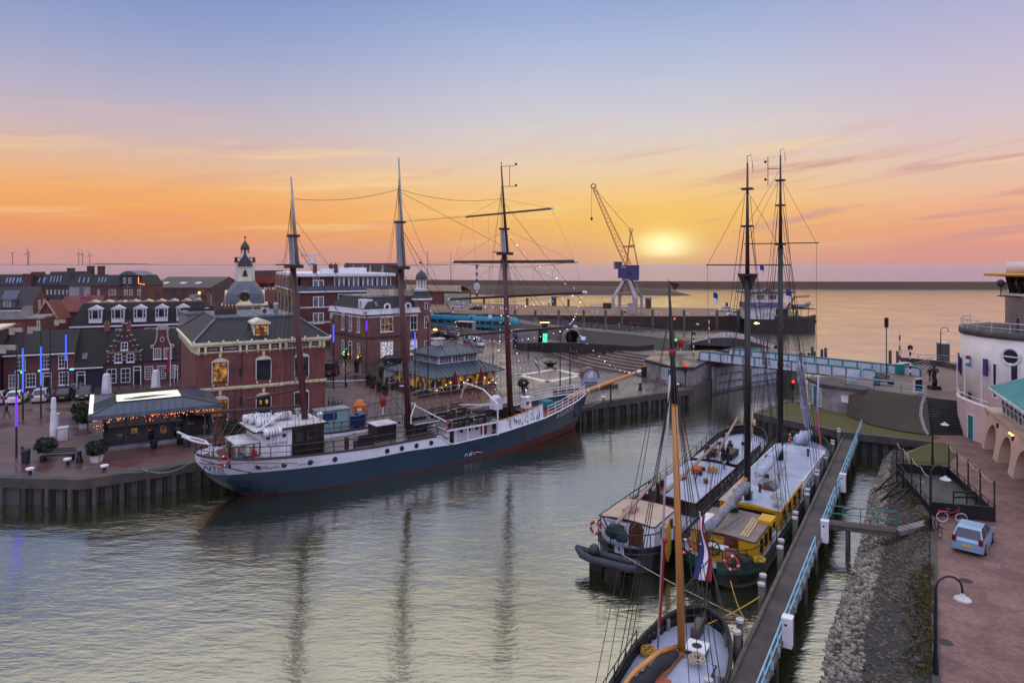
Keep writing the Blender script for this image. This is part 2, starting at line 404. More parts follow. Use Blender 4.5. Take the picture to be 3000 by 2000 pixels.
def dense_poly(mb,pts,z):mb.poly([(p[0],p[1],z)for p in pts])
w=MB();w.poly([(-500,-60,0),(700,-60,0),(1100,560,0),(-60,560,0)]);struct('harbour_water',w,m_water)
w=MB();w.poly([(-14000,380,-.12),(14000,380,-.12),(14000,16000,-.12),(-14000,16000,-.12)]);struct('sea',w,m_sea)

m_pave=mat('wet_brick_paving',A(122,84,80),A(96,66,66),.35,.22,rough2=.6,rs=.22,fine=.14,bump=.08,bs=14,spec=.6)
m_pavesq=mat('wet_square_paving',A(132,116,106),A(104,90,84),.3,.16,rough2=.5,rs=.2,fine=.12,bump=.06,bs=12,spec=.6)
m_paver=mat('brick_paving_quay',A(160,118,106),A(132,98,90),.5,.5,rough2=.7,rs=.5,fine=.15,brick=(2.2,.5),bump=.15,bs=10)
m_asph=mat('wet_asphalt',A(78,70,72),A(62,56,60),.4,.2,rough2=.5,rs=.25,fine=.1,spec=.6)
m_promen=mat('promenade_asphalt',A(126,104,86),A(104,86,74),.3,.6,fine=.1)
m_pier=mat('pier_paving',A(150,112,74),A(128,94,66),.12,.6,fine=.12)
m_earth=mat('bare_earth',A(98,78,58),A(76,64,50),.5,.9,fine=.2,bump=.4)
m_grass=mat('mossy_grass',A(92,94,34),A(112,96,48),.5,.95,fine=.3,bump=.6,bs=20)
m_dikest=mat('basalt_dike',A(70,62,56),A(50,46,44),.8,.7,fine=.3,bump=.6,bs=5)
m_sand=mat('dam_basalt',A(98,64,36),A(82,56,36),.05,.85,fine=.15)

QUAY=[(-33.8,53.65),(24.06,92.35),(24.9,93.2)]
LOCKL=[(24.9,93.2),(29.3,100.1),(35.3,104.8),(46,114.7),(49,120.7)]
DIKE=[(-60,233.3),(-28,212.7),(-1.5,184),(6.7,166.7),(23.4,148.3),(31,139.3),(38.5,128.7),(47,122.7)]
town=[(-160,68.67),(-41,54)]+QUAY+LOCKL[1:]+[(44,126),(35,135.3),(25,149.3),(9,167.3),(1,185.3),(-20,210.7),(-20,220),(20,230),(20,248),(-60,280),(-110,426.7),(-170,600),(-700,600),(-700,68.67)]
g=MB();g.poly([(p[0],p[1],2.1)for p in town]);n=len(town)
g.mat(1)
for i in range(n-6):
    a,b=town[i],town[i+1];g.poly([(a[0],a[1],-1.5),(b[0],b[1],-1.5),(b[0],b[1],2.1),(a[0],a[1],2.1)])
struct('quay_ground',g,[m_pave,m_concd])
# square by the steps, and the street
g=MB();g.poly([(-9,100,2.104),(-3,94,2.104),(3.2,78.93,2.104),(23.6,92.53,2.104),(20,101.3,2.104),(8,126.7,2.104),(2,134,2.104),(-16,144,2.104),(-22,126.7,2.104)]);struct('square_paving',g,m_pavesq)
g=MB();g.poly([(-160,60,2.108),(-78,75.33,2.108),(-54,85,2.108),(-45.5,88,2.108),(-36,89.33,2.108),(-24,93,2.108),(-14,101.3,2.108),(-19,126.7,2.108),(-40,150,2.108),(-46,148,2.108),(-27,122.7,2.108),(-23,104.7,2.108),(-30,97.33,2.108),(-43,94,2.108),(-56,91,2.108),(-80,80.67,2.108),(-160,65.33,2.108)]);struct('street',g,m_asph)
# white lines of light stone on the square
g=MB()
q=[G(*p,2.114)for p in ((1520,1098),(1628,1081),(1700,1099),(1604,1118))]
for i in range(4):
    a,b=q[i],q[(i+1)%4];d=(b-a).normalized();nn=Vector((-d.y,d.x,0))*.55
    g.poly([a-nn-d*.4,b-nn+d*.4,b+nn+d*.4,a+nn-d*.4])
g.cur=0
for i in range(24):
    a=math.pi*(-.55+i/23*1.1);b=a+math.pi*1.12/23
    c0=G(1480,1046,2.114);R0,R1=6.4,6.9
    g.mat(1).poly([c0+Vector((R0*math.cos(a),R0*math.sin(a),0)),c0+Vector((R1*math.cos(a),R1*math.sin(a),0)),c0+Vector((R1*math.cos(b),R1*math.sin(b),0)),c0+Vector((R0*math.cos(b),R0*math.sin(b),0))])
m_stripe=mat('pale_stone_band',A(226,220,210),A(200,194,186),.8,.25)
struct('square_marking',g,[m_stripe,m_concd])
# dashed road marking
g=MB()
for k in range(9):
    a=G(955+k*14,1116.5-k*.45,2.114);g.rbox((a.x,a.y,2.114),(1.0,.22,.002),rad(-5))
struct('road_marking',g,m_white)

# quay on the other side of the channel
EDGE=[(35.1,61.1),(31.4,53.8),(28.6,47.7),(26.5,42.9),(22.5,36.4),(17.1,27.5),(11.0,17.3)]
rgt=[(27.53,76.92),(33.31,68.37),(39.81,64.58)]+EDGE+[(60,13.3),(125,30),(125,92),(58,92),(49,86),(44.5,80.5),(36,82),(33.9,84)]
g=MB();g.poly([(p[0],p[1],2.1)for p in rgt]);g.mat(1)
for a,b in zip(rgt,rgt[1:]+rgt[:1]):g.poly([(a[0],a[1],-1.5),(b[0],b[1],-1.5),(b[0],b[1],2.1),(a[0],a[1],2.1)])
struct('east_quay_ground',g,[m_paver,m_concd])
# breakwaters, spit and the pier
def dam(name,pts,w,ztop,foot,m):
    g=MB();rg=[]
    for i,p in enumerate(pts):
        a=Vector(pts[max(i-1,0)]);b=Vector(pts[min(i+1,len(pts)-1)]);d=(b-a).normalized();nn=Vector((-d.y,d.x));p=Vector(p)
        rg.append([(*(p-nn*(w/2+foot)),-1),(*(p-nn*w/2),ztop),(*(p+nn*w/2),ztop),(*(p+nn*(w/2+foot)),-1)])
    g.loft(rg,False,False);g.poly(rg[0]);g.poly(rg[-1][::-1]);return struct(name,g,m)
dam('breakwater_path',[(-260,600),(-130,603.3),(-40,583.3),(60,553.3),(160,536.7),(420,526.7),(700,533.3)],9,4.9,14,m_sand)
g=MB();sp=[(-150,440),(-150,530),(30,515),(80,505),(118,480),(112,398),(100,396),(60,405),(0,404),(-108,430)]
cx=sum(p[0]for p in sp)/len(sp);cy=sum(p[1]for p in sp)/len(sp)
lo=[(p[0],p[1],-.5)for p in sp];hi=[(cx+(p[0]-cx)*.72,cy+20+(p[1]-cy)*.6,2.6)for p in sp]
g.loft([lo,hi],True,False);g.poly(hi);struct('harbour_spit_hill',g,m_sand)

pier=[G(2345,925,3.2).xy,G(2310,905,3.2).xy,G(1960,901,3.2).xy,G(1560,894,3.2).xy,G(1380,886,3.2).xy,(-70,287),(-70,230),(-22,221),(-14,215),G(1560,923,3.2).xy,G(1900,926,3.2).xy]
g=MB();g.prism([tuple(p)for p in pier],-1,3.2);g.m=[0 if i == 1 else 1 for i in range(len(g.m))]
m_rust=mat('rusty_sheet_piling',A(92,62,50),A(66,48,42),.4,.8,fine=.2,aniso=(1,1,.15))
struct('pier_pavement',g,[m_pier,m_rust])

# far low coast across the sea
g=MB();prof=[]
for i in range(60):
    az=-1600+i*24;u=1500+az
    h=5+7*(0.5+.5*math.sin(i*.9))*(1 if u<430 else .4)+(16 if 270<u<400 else 0)
    prof.append((az/2000*9500,h))
front=[(x,9500,-1)for x,h in prof]+[(x,9500+80,h)for x,h in prof[::-1]]
nf=len(prof)
for i in range(nf-1):
    g.poly([(prof[i][0],9500,-1),(prof[i+1][0],9500,-1),(prof[i+1][0],9560,prof[i+1][1]),(prof[i][0],9560,prof[i][1])])
    g.poly([(prof[i][0],9560,prof[i][1]),(prof[i+1][0],9560,prof[i+1][1]),(prof[i+1][0],9900,prof[i+1][1]*.9),(prof[i][0],9900,prof[i][1]*.9)])
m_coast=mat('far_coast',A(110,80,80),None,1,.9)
struct('far_coast_land',g,m_coast)

# the evening air over the sea: one closed box of thin haze
g=MB();g.box(-9000,9000,-300,10500,-2.5,230);hz=g.build('haze',None);hz['kind']='stuff'
m=bpy.data.materials.new('evening_haze');m.use_nodes=True;N=m.node_tree.nodes;m.node_tree.nodes.remove(N['Principled BSDF'])
pv=N.new('ShaderNodeVolumePrincipled');pv.inputs['Color'].default_value=(.92,.78,.8,1);pv.inputs['Density'].default_value=3e-5;pv.inputs['Anisotropy'].default_value=.2
m.node_tree.links.new(pv.outputs[0],N['Material Output'].inputs['Volume']);hz.data.materials.clear();hz.data.materials.append(m)

g=MB();rr=random.Random(9)
for k in range(5):
    p=G(rr.uniform(2780,2960),rr.uniform(1400,1960),2.104);a=rad(58);w_,l_=rr.uniform(.3,.9),rr.uniform(.5,2.4);d=Vector((math.cos(a),math.sin(a),0));n=Vector((-d.y,d.x,0))
    g.mat(k%2).poly([p-d*l_/2-n*w_/2,p+d*l_/2-n*w_/2,p+d*l_/2+n*w_/2,p-d*l_/2+n*w_/2])
for u,v in ((2800,1450),(2830,1700),(2770,1880)):p=G(u,v,2.107);g.mat(2).poly([p+Vector((.32*math.cos(k*.524),.32*math.sin(k*.524),0))for k in range(12)])
struct('quay_repair_marking',g,[mat('paving_relaid',A(140,102,94),A(124,92,86),2,.7,fine=.2),mat('paving_worn',A(166,126,114),A(146,108,100),2,.6,fine=.2),m_iron])
# ================================================================= building kit
def wall_frame(o,d):
    d=Vector((d[0],d[1],0)).normalized();return Vector((o[0],o[1],0)),d,Vector((d.y,-d.x,0))
def window(par,face,u,z,w,h,nx=2,nz=3,fr=None,gl=None,b=.09,t=.045,name='window',proud=.05,sill=None,lab=None,top=None):
    "one window on a wall face (origin, direction along the wall): casing and glazing bars, and its glass as a child"
    o,d,n=face;fr=fr or m_white;gl=gl or m_glass
    while par.parent:par=par.parent
    P=lambda a,zz,q:o+d*a+Vector((0,0,zz))+n*q
    g=MB()
    def bx(u0,u1,z0,z1,q0,q1):
        g.add([P(u0,z0,q0),P(u1,z0,q0),P(u1,z0,q1),P(u0,z0,q1),P(u0,z1,q0),P(u1,z1,q0),P(u1,z1,q1),P(u0,z1,q1)],
[(0,3,2,1),(4,5,6,7),(0,1,5,4),(1,2,6,5),(2,3,7,6),(3,0,4,7)])
    q1=proud+.05
    bx(u-w/2,u-w/2+b,z,z+h,0,q1);bx(u+w/2-b,u+w/2,z,z+h,0,q1)
    bx(u-w/2+b,u+w/2-b,z,z+b,0,q1);bx(u-w/2+b,u+w/2-b,z+h-b,z+h,0,q1)
    iw,ih=w-2*b,h-2*b
    for i in range(1,nx):x=u-iw/2+iw*i/nx;bx(x-t/2,x+t/2,z+b,z+h-b,0,q1-.012)
    for i in range(1,nz):y=z+b+ih*i/nz;bx(u-iw/2,u+iw/2,y-t/2,y+t/2,0,q1-.016)
    if sill:bx(u-w/2-.08,u+w/2+.08,z-.12,z-.003,0,.18)
    if top:bx(u-w/2-.08,u+w/2+.08,z+h+.003,z+h+.14,0,.12)
    f=g.build(name,fr,par)
    if lab:f['label']=lab
    g=MB();g.poly([P(u-iw/2-.01,z+b-.01,.04),P(u+iw/2+.01,z+b-.01,.04),P(u+iw/2+.01,z+h-b+.01,.04),P(u-iw/2-.01,z+h-b+.01,.04)])
    g.build('pane',gl,f);return f
def door(par,face,u,z,w,h,fr=None,leaf=None,light=True,name='door'):
    o,d,n=face;fr=fr or m_white;leaf=leaf or m_black
    P=lambda a,zz,q:o+d*a+Vector((0,0,zz))+n*q
    g=MB()
    def bx(g,u0,u1,z0,z1,q0,q1):
        g.add([P(u0,z0,q0),P(u1,z0,q0),P(u1,z0,q1),P(u0,z0,q1),P(u0,z1,q0),P(u1,z1,q0),P(u1,z1,q1),P(u0,z1,q1)],
[(0,3,2,1),(4,5,6,7),(0,1,5,4),(1,2,6,5),(2,3,7,6),(3,0,4,7)])
    b=.12;hl=h*.76 if light else h-b
    bx(g,u-w/2,u-w/2+b,z,z+h,0,.1);bx(g,u+w/2-b,u+w/2,z,z+h,0,.1);bx(g,u-w/2+b,u+w/2-b,z+h-b,z+h,0,.1)
    if light:bx(g,u-w/2+b,u+w/2-b,z+hl,z+hl+.09,0,.09)
    f=g.build('door_frame',fr,par)
    g=MB();bx(g,u-w/2+b,u+w/2-b,z,z+hl,0,.05);bx(g,u-w/2+b+.12,u+w/2-b-.12,z+.2,z+hl*.45,.05,.065);bx(g,u-w/2+b+.12,u+w/2-b-.12,z+hl*.52,z+hl-.15,.05,.065)
    lf=g.build(name,leaf,f)
    if light:
        g=MB();g.poly([P(u-w/2+b,z+hl+.09,.045),P(u+w/2-b,z+hl+.09,.045),P(u+w/2-b,z+h-b,.045),P(u-w/2+b,z+h-b,.045)]);g.build('fanlight',m_glass,f)
    return f
def gable_roof(mb,x0,x1,y0,y1,z0,zr,ov=.25,along='x',th=.18):
    "two slopes, ridge along x or y"
    if along == 'x':
        ym=(y0+y1)/2
        for a in (y0-ov,y1+ov):
            mb.extr([(x0-.08,a,z0-ov*(zr-z0)/(ym-y0)),(x1+.08,a,z0-ov*(zr-z0)/(ym-y0)),(x1+.08,ym,zr),(x0-.08,ym,zr)],(0,0,th))
    else:
        xm=(x0+x1)/2
        for a in (x0-ov,x1+ov):
            mb.extr([(a,y0-.08,z0-ov*(zr-z0)/(xm-x0)),(a,y1+.08,z0-ov*(zr-z0)/(xm-x0)),(xm,y1+.08,zr),(xm,y0-.08,zr)],(0,0,th))
def gable_wall(mb,x,y0,y1,z0,zr,t=.25):
    mb.extr([(x,y0,z0),(x,y1,z0),(x,(y0+y1)/2,zr)],(t,0,0))
def chimney(mb,x,y,z0,z1,w=.7,d=.6,pots=2):
    mb.box(x-w/2,x+w/2,y-d/2,y+d/2,z0,z1);mb.box(x-w/2-.07,x+w/2+.07,y-d/2-.07,y+d/2+.07,z1,z1+.14)
    for i in range(pots):mb.cyl((x-w/2+w*(i+.5)/pots,y),.12,.1,z1+.14,z1+.5,8)
def skylight(par,x,y,z,w,h,tilt,m=None):
    g=MB();g.rbox((x,y,z),(w,h,.12),0,tilt);f=g.build('skylight',m_iron,par)
    g=MB();g.rbox((x,y-.066*math.sin(tilt),z+.066*math.cos(tilt)),(w-.14,h-.14,.02),0,tilt);g.build('pane',m or m_glassb,f)

# ================================================================= the row of canal houses on the harbour street
HO=(-66.9,89.8);HD=rad(23)# street front line
def house_root(name,label,u):
    u *= .866
    r=thing(name,label,'house',(HO[0]+math.cos(HD)*u,HO[1]+math.sin(HD)*u,2.1),HD,'old brick houses along the harbour street')
    r.scale=(.866,1,1);return r
FR=((0,0),(1,0))
F0=wall_frame((0,0),(1,0))
# 1: wide red house with a tiled roof
h=house_root('town_house','wide red brick house with three upper sash windows and dark tiled roof',0)
W=9.2
g=MB();g.box(0,W,0,8,0,5.0);gable_wall(g,0,0,8,5.0,7.5);gable_wall(g,W-.25,0,8,5.0,7.5);g.build('wall',m_brick_house,h)
g=MB();gable_roof(g,0,W,0,8,5.0,7.5);r=g.build('roof',m_tile,h)
g=MB();chimney(g,.7,4.2,7.2,8.4,.9,.8);g.build('chimney',m_brick_pale,r)
g=MB();g.box(-.1,W+.1,-.42,-.27,4.66,4.84);g.build('gutter',m_white,h)
for u in (2.2,5.4,7.7):window(h,F0,u,2.75,1.25,1.75,3,3,sill=1)
for u in (1.3,3.5,7.8):window(h,F0,u,.5,1.3,1.75,3,3,sill=1,gl=m_curtain if u<2 else None)
door(h,F0,5.6,0,1.15,2.3)
g=MB();g.box(8.6,9.15,-.14,-.02,2.45,2.68);o=g.build('lit_sign',g_cyan,h)
for u,z,mm in ((1.6,2.55,g_blue),(2.35,2.5,g_green),(4.6,2.6,g_green)):
    g=MB();g.tube([(u,0,z),(u,-.25,z+.1)],.03);g.mat(1).ball((u,-.3,z),.12);g.build('wall_lamp',[m_iron,mm],h)
# 2: low violet house
h=house_root('town_house','narrow violet plastered house under a long mossy tiled roof',9.25)
W=3.9
g=MB();g.box(0,W,0,8,0,2.9);gable_wall(g,0,0,8,2.9,7.4);gable_wall(g,W-.25,0,8,2.9,7.4);g.build('wall',m_brick_purple,h)
g=MB();gable_roof(g,0,W,0,8,2.9,7.4,.2);r=g.build('roof',m_tilemoss,h)
g=MB();chimney(g,W-.1,4.0,7.2,8.2,.7,.9);g.build('chimney',m_brick_pale,r)
g=MB();g.box(-.05,W,-.4,-.25,2.55,2.72);g.build('gutter',m_white,h)
skylight(h,1.2,.9,4.12,.8,1.1,math.atan2(4.5,4))
door(h,F0,.85,0,1.2,2.2)
# 3: stepped gable
h=house_root('town_house','dark brick house with a stepped gable picked out in white stone',13.2)
W=5.6
g=MB();g.box(0,W,.05,8,0,3.1);gable_wall(g,0,.3,8,3.1,7.0);gable_wall(g,W-.25,.3,8,3.1,7.0);g.build('wall',m_brick_dark,h)
g=MB();gable_roof(g,0,W,.05,8,3.1,7.1,.1);gable_roof(g,.9,4.9,.4,4.2,5.0,7.4,.15,'y');r=g.build('roof',m_tile,h)
g=MB();chimney(g,2.9,4.4,7.0,8.2,.7,.7);g.build('chimney',m_brick_pale,r)
st=[(.45,3.0),(.45,4.55),(.95,4.55),(.95,5.2),(1.4,5.2),(1.4,5.85),(1.85,5.85),(1.85,6.5),(2.25,6.5),(2.25,7.1),(2.6,7.1),(2.6,8.0)]
st=[(a,3.0+(b-3.0)*1.1)for a,b in st]
pts=st+[(5.8-a,b)for a,b in st[::-1]]
g=MB();g.extr([(a,-.03,b)for a,b in pts],(0,.4,0));gb=g.build('stepped_gable',m_brick_dark,h)
g=MB()
for a,b in st[1::2]:
    for x in (a,5.8-a):g.box(x-.12 if x<2.9 else x-.33,x+.33 if x<2.9 else x+.12,-.07,.42,b+.003,b+.09)
for a,z in ((.6,3.35),(.6,3.95),(1.25,4.75),(1.65,5.4),(2.05,6.0),(2.55,6.7),(1.35,3.4),(1.35,3.9),(2.72,3.4),(2.72,3.9)):
    for x in (a,5.8-a):g.box(x-.12,x+.12,-.06,-.028,z,z+.16)
g.box(.5,5.3,-.08,-.028,4.5,4.6);g.box(2.6,3.2,-.08,.4,8.503,8.6)
g.build('stone_blocks',m_sill,gb)
for u in (2.05,3.75):window(h,wall_frame((0,-.03),(1,0)),u,3.15,1.05,1.2,2,2,sill=1)
window(h,wall_frame((0,-.03),(1,0)),2.9,4.85,1.0,1.1,2,2,sill=1)
for u in (1.1,3.05):window(h,wall_frame((0,.05),(1,0)),u,.3,1.35,2.0,2,3)
door(h,wall_frame((0,.05),(1,0)),4.7,0,1.15,2.5)
# 4: neck gable
h=house_root('town_house','red brick house with a white scrolled neck gable',18.85)
W=5.0
g=MB();g.box(0,W,.05,8,0,3.15);gable_wall(g,0,.3,8,3.15,7.0);gable_wall(g,W-.25,.3,8,3.15,7.0);g.build('wall',m_brick_house,h)
g=MB();gable_roof(g,0,W,.05,8,3.15,7.1,.1);gable_roof(g,1.4,4.0,.4,4.2,5.4,7.0,.1,'y');g.build('roof',m_tile,h)
pr=[(1.1,3.0),(1.1,5.2),(1.5,5.35),(1.75,5.8),(1.9,6.4),(1.95,7.2),(1.95,7.5)]
pts=pr+[(5.4-a,b)for a,b in pr[::-1]]
g=MB();g.extr([(a,-.03,b)for a,b in pts],(0,.4,0));gb=g.build('neck_gable',m_brick_house,h)
g=MB()
for s in (0,1):
    q=[((5.4-a)if s else a,-.1,b)for a,b in pr[1:]];g.tube(q,.13,6)
    x=5.4-1.2 if s else 1.2;g.torus((x,-.06,5.15),.2,.12,'Y',10,6)
g.extr([(1.7,-.1,7.5),(3.7,-.1,7.5),(3.7,-.1,7.7),(3.45,-.1,8.0),(3.0,-.1,8.2),(2.7,-.1,8.24),(2.4,-.1,8.2),(1.95,-.1,8.0),(1.7,-.1,7.7)],(0,.45,0))
g.torus((2.7,-.08,6.1),.3,.1,'Y',12,6);g.build('gable_scroll',m_sill,gb)
for u in (1.95,3.5):window(h,wall_frame((0,-.03),(1,0)),u,3.4,1.15,1.5,4,5,t=.04,sill=1)
for u in (.75,2.55,4.25):window(h,wall_frame((0,.05),(1,0)),u,.55,1.25 if u<4 else .9,1.85,4,5,t=.04)
door(h,wall_frame((0,.05),(1,0)),5.05-.35,0,.62,2.3,light=True)
# dark house end at the picture's edge
h=house_root('corner_house','tall dark brick house end with pale gable coping',-6.6)
g=MB();g.box(0,6.3,-3.2,7,0,8.2);g.build('wall',m_brick_dark,h);g=MB();g.box(-.1,6.42,-3.35,7,8.2,8.5);g.build('parapet',m_cream,h)
window(h,wall_frame((0,-3.2),(1,0)),5.2,.4,1.2,2.3,2,3);window(h,wall_frame((6.3,-3.2),(0,1)),1.7,4.4,1.0,1.6,2,3)

# ================================================================= houses on the street behind
def block(name,label,cat,loc,rz,wx,dy,zb,wallm,roofm,kind='gable',rh=3.,gr=None,zr=.2):
    r=thing(name,label,cat,loc,rz,gr)
    g=MB();g.box(0,wx,0,dy,0,zb)
    rf=MB()
    if kind == 'gable':
        gable_wall(g,0,0,dy,zb,zb+rh);gable_wall(g,wx-.25,0,dy,zb,zb+rh);gable_roof(rf,0,wx,0,dy,zb,zb+rh)
    elif kind == 'gabley':
        for y in (0,dy-.25):g.extr([(0,y,zb),(wx,y,zb),(wx/2,y,zb+rh)],(0,.25,0))
        gable_roof(rf,0,wx,0,dy,zb,zb+rh,.25,'y')
    elif kind == 'hip':rf.frus(-.3,wx+.3,-.3,dy+.3,zb+.003,zb+rh,dy/2 if dy<wx else wx/2-.1,dy/2-.1 if dy<wx else wx/2)
    elif kind == 'mansard':rf.frus(-.25,wx+.25,-.25,dy+.25,zb+.003,zb+rh,1.5,1.7)
    elif kind == 'flat':
        rf.box(-.15,wx+.15,-.15,dy+.15,zb,zb+.3)
    wl=g.build('wall',wallm,r);ro=rf.build('roof',roofm,r)
    return r,ro
# dormered row: long dark mansard
p0=G(190,960,2.1)
DR,ro=block('terrace_house','long brick terrace under a dark mansard roof with five white dormers','house',(-72.6,112.6,2.1),rad(22),21,11,6.6,m_brick_house,m_tile,'mansard',3.6)
for k in range(5):
    x=3.4+k*3.28;g=MB()
    g.box(x-.95,x+.95,-.35,2.2,7.0,9.3);g.extr([(x-1.15,-.5,9.3),(x+1.15,-.5,9.3),(x,-.5,9.95)],(0,2.6,0));d=g.build('dormer',m_white,DR)
    f=wall_frame((0,-.35),(1,0))
    window(d,f,x,7.7,.9,1.5,1,1,gl=m_glass,b=.05);window(d,f,x-.68,7.7,.4,1.5,1,2,b=.05);window(d,f,x+.68,7.7,.4,1.5,1,2,b=.05)
for x in (3.5,7.2,11.5,15.2,18.6):window(DR,wall_frame((0,0),(1,0)),x,4.6,1.9,1.3,3,1,gl=m_curtain)
for x in (1.0,6.4,12.2,16.0,19.6):
    g=MB();chimney(g,x,5.5,10.1,11.1,.8 if x != 1 else 1.5,.9,2);g.build('chimney',m_brick_pale if x == 1 else m_brick_dark,ro)
m_wetlight=mat('glass_rooflight',A(196,184,176),A(210,190,170),.6,.12,metal=.4)
for k in range(9):
    x=2.4+k*2.05;g=MB();g.extr([(x-.9,3.2,10.22),(x+.9,3.2,10.22),(x,3.2,10.6)],(0,3.6,0));g.build('rooflight',m_wetlight,ro)
g=MB();g.box(-.3,21.3,-.42,-.26,6.3,6.55);g.build('gutter',m_white,DR)
for x in (7.3,9.3):
    g=MB();g.tube([(x,6.2,10.2),(x,6.2,13.0+x*.03)],.04);g.tube([(x-.8,6.2,12.8),(x+.8,6.2,12.8)],.035)
    for q in range(6):g.tube([(x-.7+q*.28,5.9,12.8),(x-.7+q*.28,6.5,12.8)],.02)
    g.build('aerial',m_steel,ro)
# flat roofed grey extension beside the big brick house
r,ro=block('roof_extension','grey boxy flat roofed house with glazed top floor behind the tiled hip roof','house',(-49.6,104,2.1),rad(34),5.5,8,9.0,m_conc,m_lead,'flat')
window(r,wall_frame((0,0),(1,0)),4.6,6.6,1.6,2.2,1,1,gl=m_glassb);window(r,wall_frame((0,0),(1,0)),2.2,6.6,1.4,2.2,2,1,gl=m_glassb)
g=MB();g.ball((3.5,3.5,9.5),.7,.7,.35);g.build('dome_rooflight',m_white,ro)
for k in range(5):g=MB();g.bar((.5,1+k*1.3,9.7),(6,1+k*1.3,9.7),.12,.3);g.build('roof_rail',m_iron,ro)
# houses further back on the town side
r,ro=block('town_house','small brick house with orange tiles and a pale gable edge among chimneys','house',(-82.3,118,2.1),rad(14),3.2,6,7.4,m_brick_house,m_tilered,'gabley',2.8)
g=MB();g.bar((-.1,-.1,7.4),(1.6,-.1,10.4),.4,.2);g.bar((3.3,-.1,7.4),(1.6,-.1,10.4),.4,.2);g.build('gable_coping',mat('pale_brick_edge',A(196,140,116)),ro)
r,ro=block('town_house','orange tiled house just behind the pale gable edged one','house',(-83.5,126,2.1),rad(18),6.5,7,8.0,m_brick_house,m_tilered,'gable',2.6)
r,ro=block('town_house','blank red brick house with a flat grey roof beside the flagpoles','house',(-79.5,102,2.1),rad(20),7.8,7,8.4,mat('brick_orange',A(144,80,62),A(122,68,56),.5,.85,fine=.15),m_conc,'flat')
g=MB();g.box(.3,5,1,5,8.72,9.6);g.box(5,5.4,1,5,8.72,10.2);g.build('roof_box',m_conc,ro)
window(r,wall_frame((0,0),(1,0)),7.45,1.2,.4,7,1,1,gl=m_curtain)
r,ro=block('brick_terrace','long red brick terrace with solar panels and three grey dormers','house',(-113,126.5,2.1),rad(14),21,9,8.4,m_brick_far,m_slate_far,'gable',3.8)
for k,x in enumerate((8.0,12.5,17.0)):
    g=MB();g.box(x-1.2,x+1.2,-.15,3.0,8.4,9.9);g.box(x-1.35,x+1.35,-.4,3,9.9,10.05);d=g.build('dormer',m_lead,r)
    window(d,wall_frame((0,-.15),(1,0)),x,8.7,1.1,1.1,2,3)
for x in (8,10.5,13,15.5,18,20):window(r,wall_frame((0,0),(1,0)),x,6.4,1.0,1.3,2,2)
for y in (3.4,5.6):window(r,wall_frame((21,0),(0,1)),y,8.0,.9,1.7,2,3)
a=math.atan2(3.8,4.5)
for x in (6.5,12.8,16.5):
    g=MB();g.rbox((x,2.55,10.85),(2.6,2.4,.08),0,a);g.build('solar_panel',mat('solar_panel',A(84,96,118),A(74,86,108),.5,.15)if 'solar_panel' not in MATS else MATS['solar_panel'],ro)

# the far apartment row with roof windows
FA='apartment blocks in a far row facing the sea'
def mskyl(r,xs,zb,rh,z,w,h):
    t=math.atan2(rh,1.7);y=-.25+1.7*(z-zb)/rh-.05
    for x in xs:skylight(r,x,y,z,w,h,t,mat('roof_window',A(130,160,186),A(110,140,170),.5,.1)if 'roof_window' not in MATS else MATS['roof_window'])
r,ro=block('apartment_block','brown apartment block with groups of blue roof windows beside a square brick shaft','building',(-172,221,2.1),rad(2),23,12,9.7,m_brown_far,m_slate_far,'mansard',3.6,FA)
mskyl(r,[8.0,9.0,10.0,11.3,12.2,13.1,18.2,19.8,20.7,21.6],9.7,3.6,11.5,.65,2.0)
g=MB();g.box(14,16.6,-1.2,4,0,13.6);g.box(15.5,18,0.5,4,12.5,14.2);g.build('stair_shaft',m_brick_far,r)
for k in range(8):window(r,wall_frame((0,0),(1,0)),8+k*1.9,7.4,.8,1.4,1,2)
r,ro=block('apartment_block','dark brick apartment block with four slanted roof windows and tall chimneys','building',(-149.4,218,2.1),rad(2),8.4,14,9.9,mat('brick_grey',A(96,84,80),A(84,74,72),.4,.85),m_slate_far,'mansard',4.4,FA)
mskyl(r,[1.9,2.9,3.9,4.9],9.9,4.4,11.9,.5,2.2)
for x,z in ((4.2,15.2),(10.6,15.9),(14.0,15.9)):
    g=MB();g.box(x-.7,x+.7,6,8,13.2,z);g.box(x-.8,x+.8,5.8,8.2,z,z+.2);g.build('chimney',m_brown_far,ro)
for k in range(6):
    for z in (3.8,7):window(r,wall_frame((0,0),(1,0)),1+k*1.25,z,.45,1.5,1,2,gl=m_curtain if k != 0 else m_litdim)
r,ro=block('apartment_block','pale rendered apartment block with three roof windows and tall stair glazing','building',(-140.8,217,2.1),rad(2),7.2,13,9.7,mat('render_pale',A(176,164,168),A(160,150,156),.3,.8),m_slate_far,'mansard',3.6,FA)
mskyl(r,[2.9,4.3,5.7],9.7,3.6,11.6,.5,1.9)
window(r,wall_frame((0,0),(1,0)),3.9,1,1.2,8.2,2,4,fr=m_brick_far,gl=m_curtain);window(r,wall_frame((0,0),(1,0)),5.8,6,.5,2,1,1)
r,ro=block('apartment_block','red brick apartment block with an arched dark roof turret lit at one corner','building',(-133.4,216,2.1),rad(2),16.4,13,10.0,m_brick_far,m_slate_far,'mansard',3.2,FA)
mskyl(r,[2.4,3.4,4.4],10,3.2,11.7,.5,1.8)
g=MB();g.box(9.4,15,-.6,9,10.1,13.2);q=[(9.0+6.4*i/10,-.9,13.2+1.4*math.sin(math.pi*i/10))for i in range(11)];g.mat(1).extr(q,(0,10,0));t=g.build('turret',[m_slate_far,m_lead],r)
for x in (11,12.6):window(t,wall_frame((0,-.6),(1,0)),x,10.6,.9,1.9,1,2,gl=m_curtain)
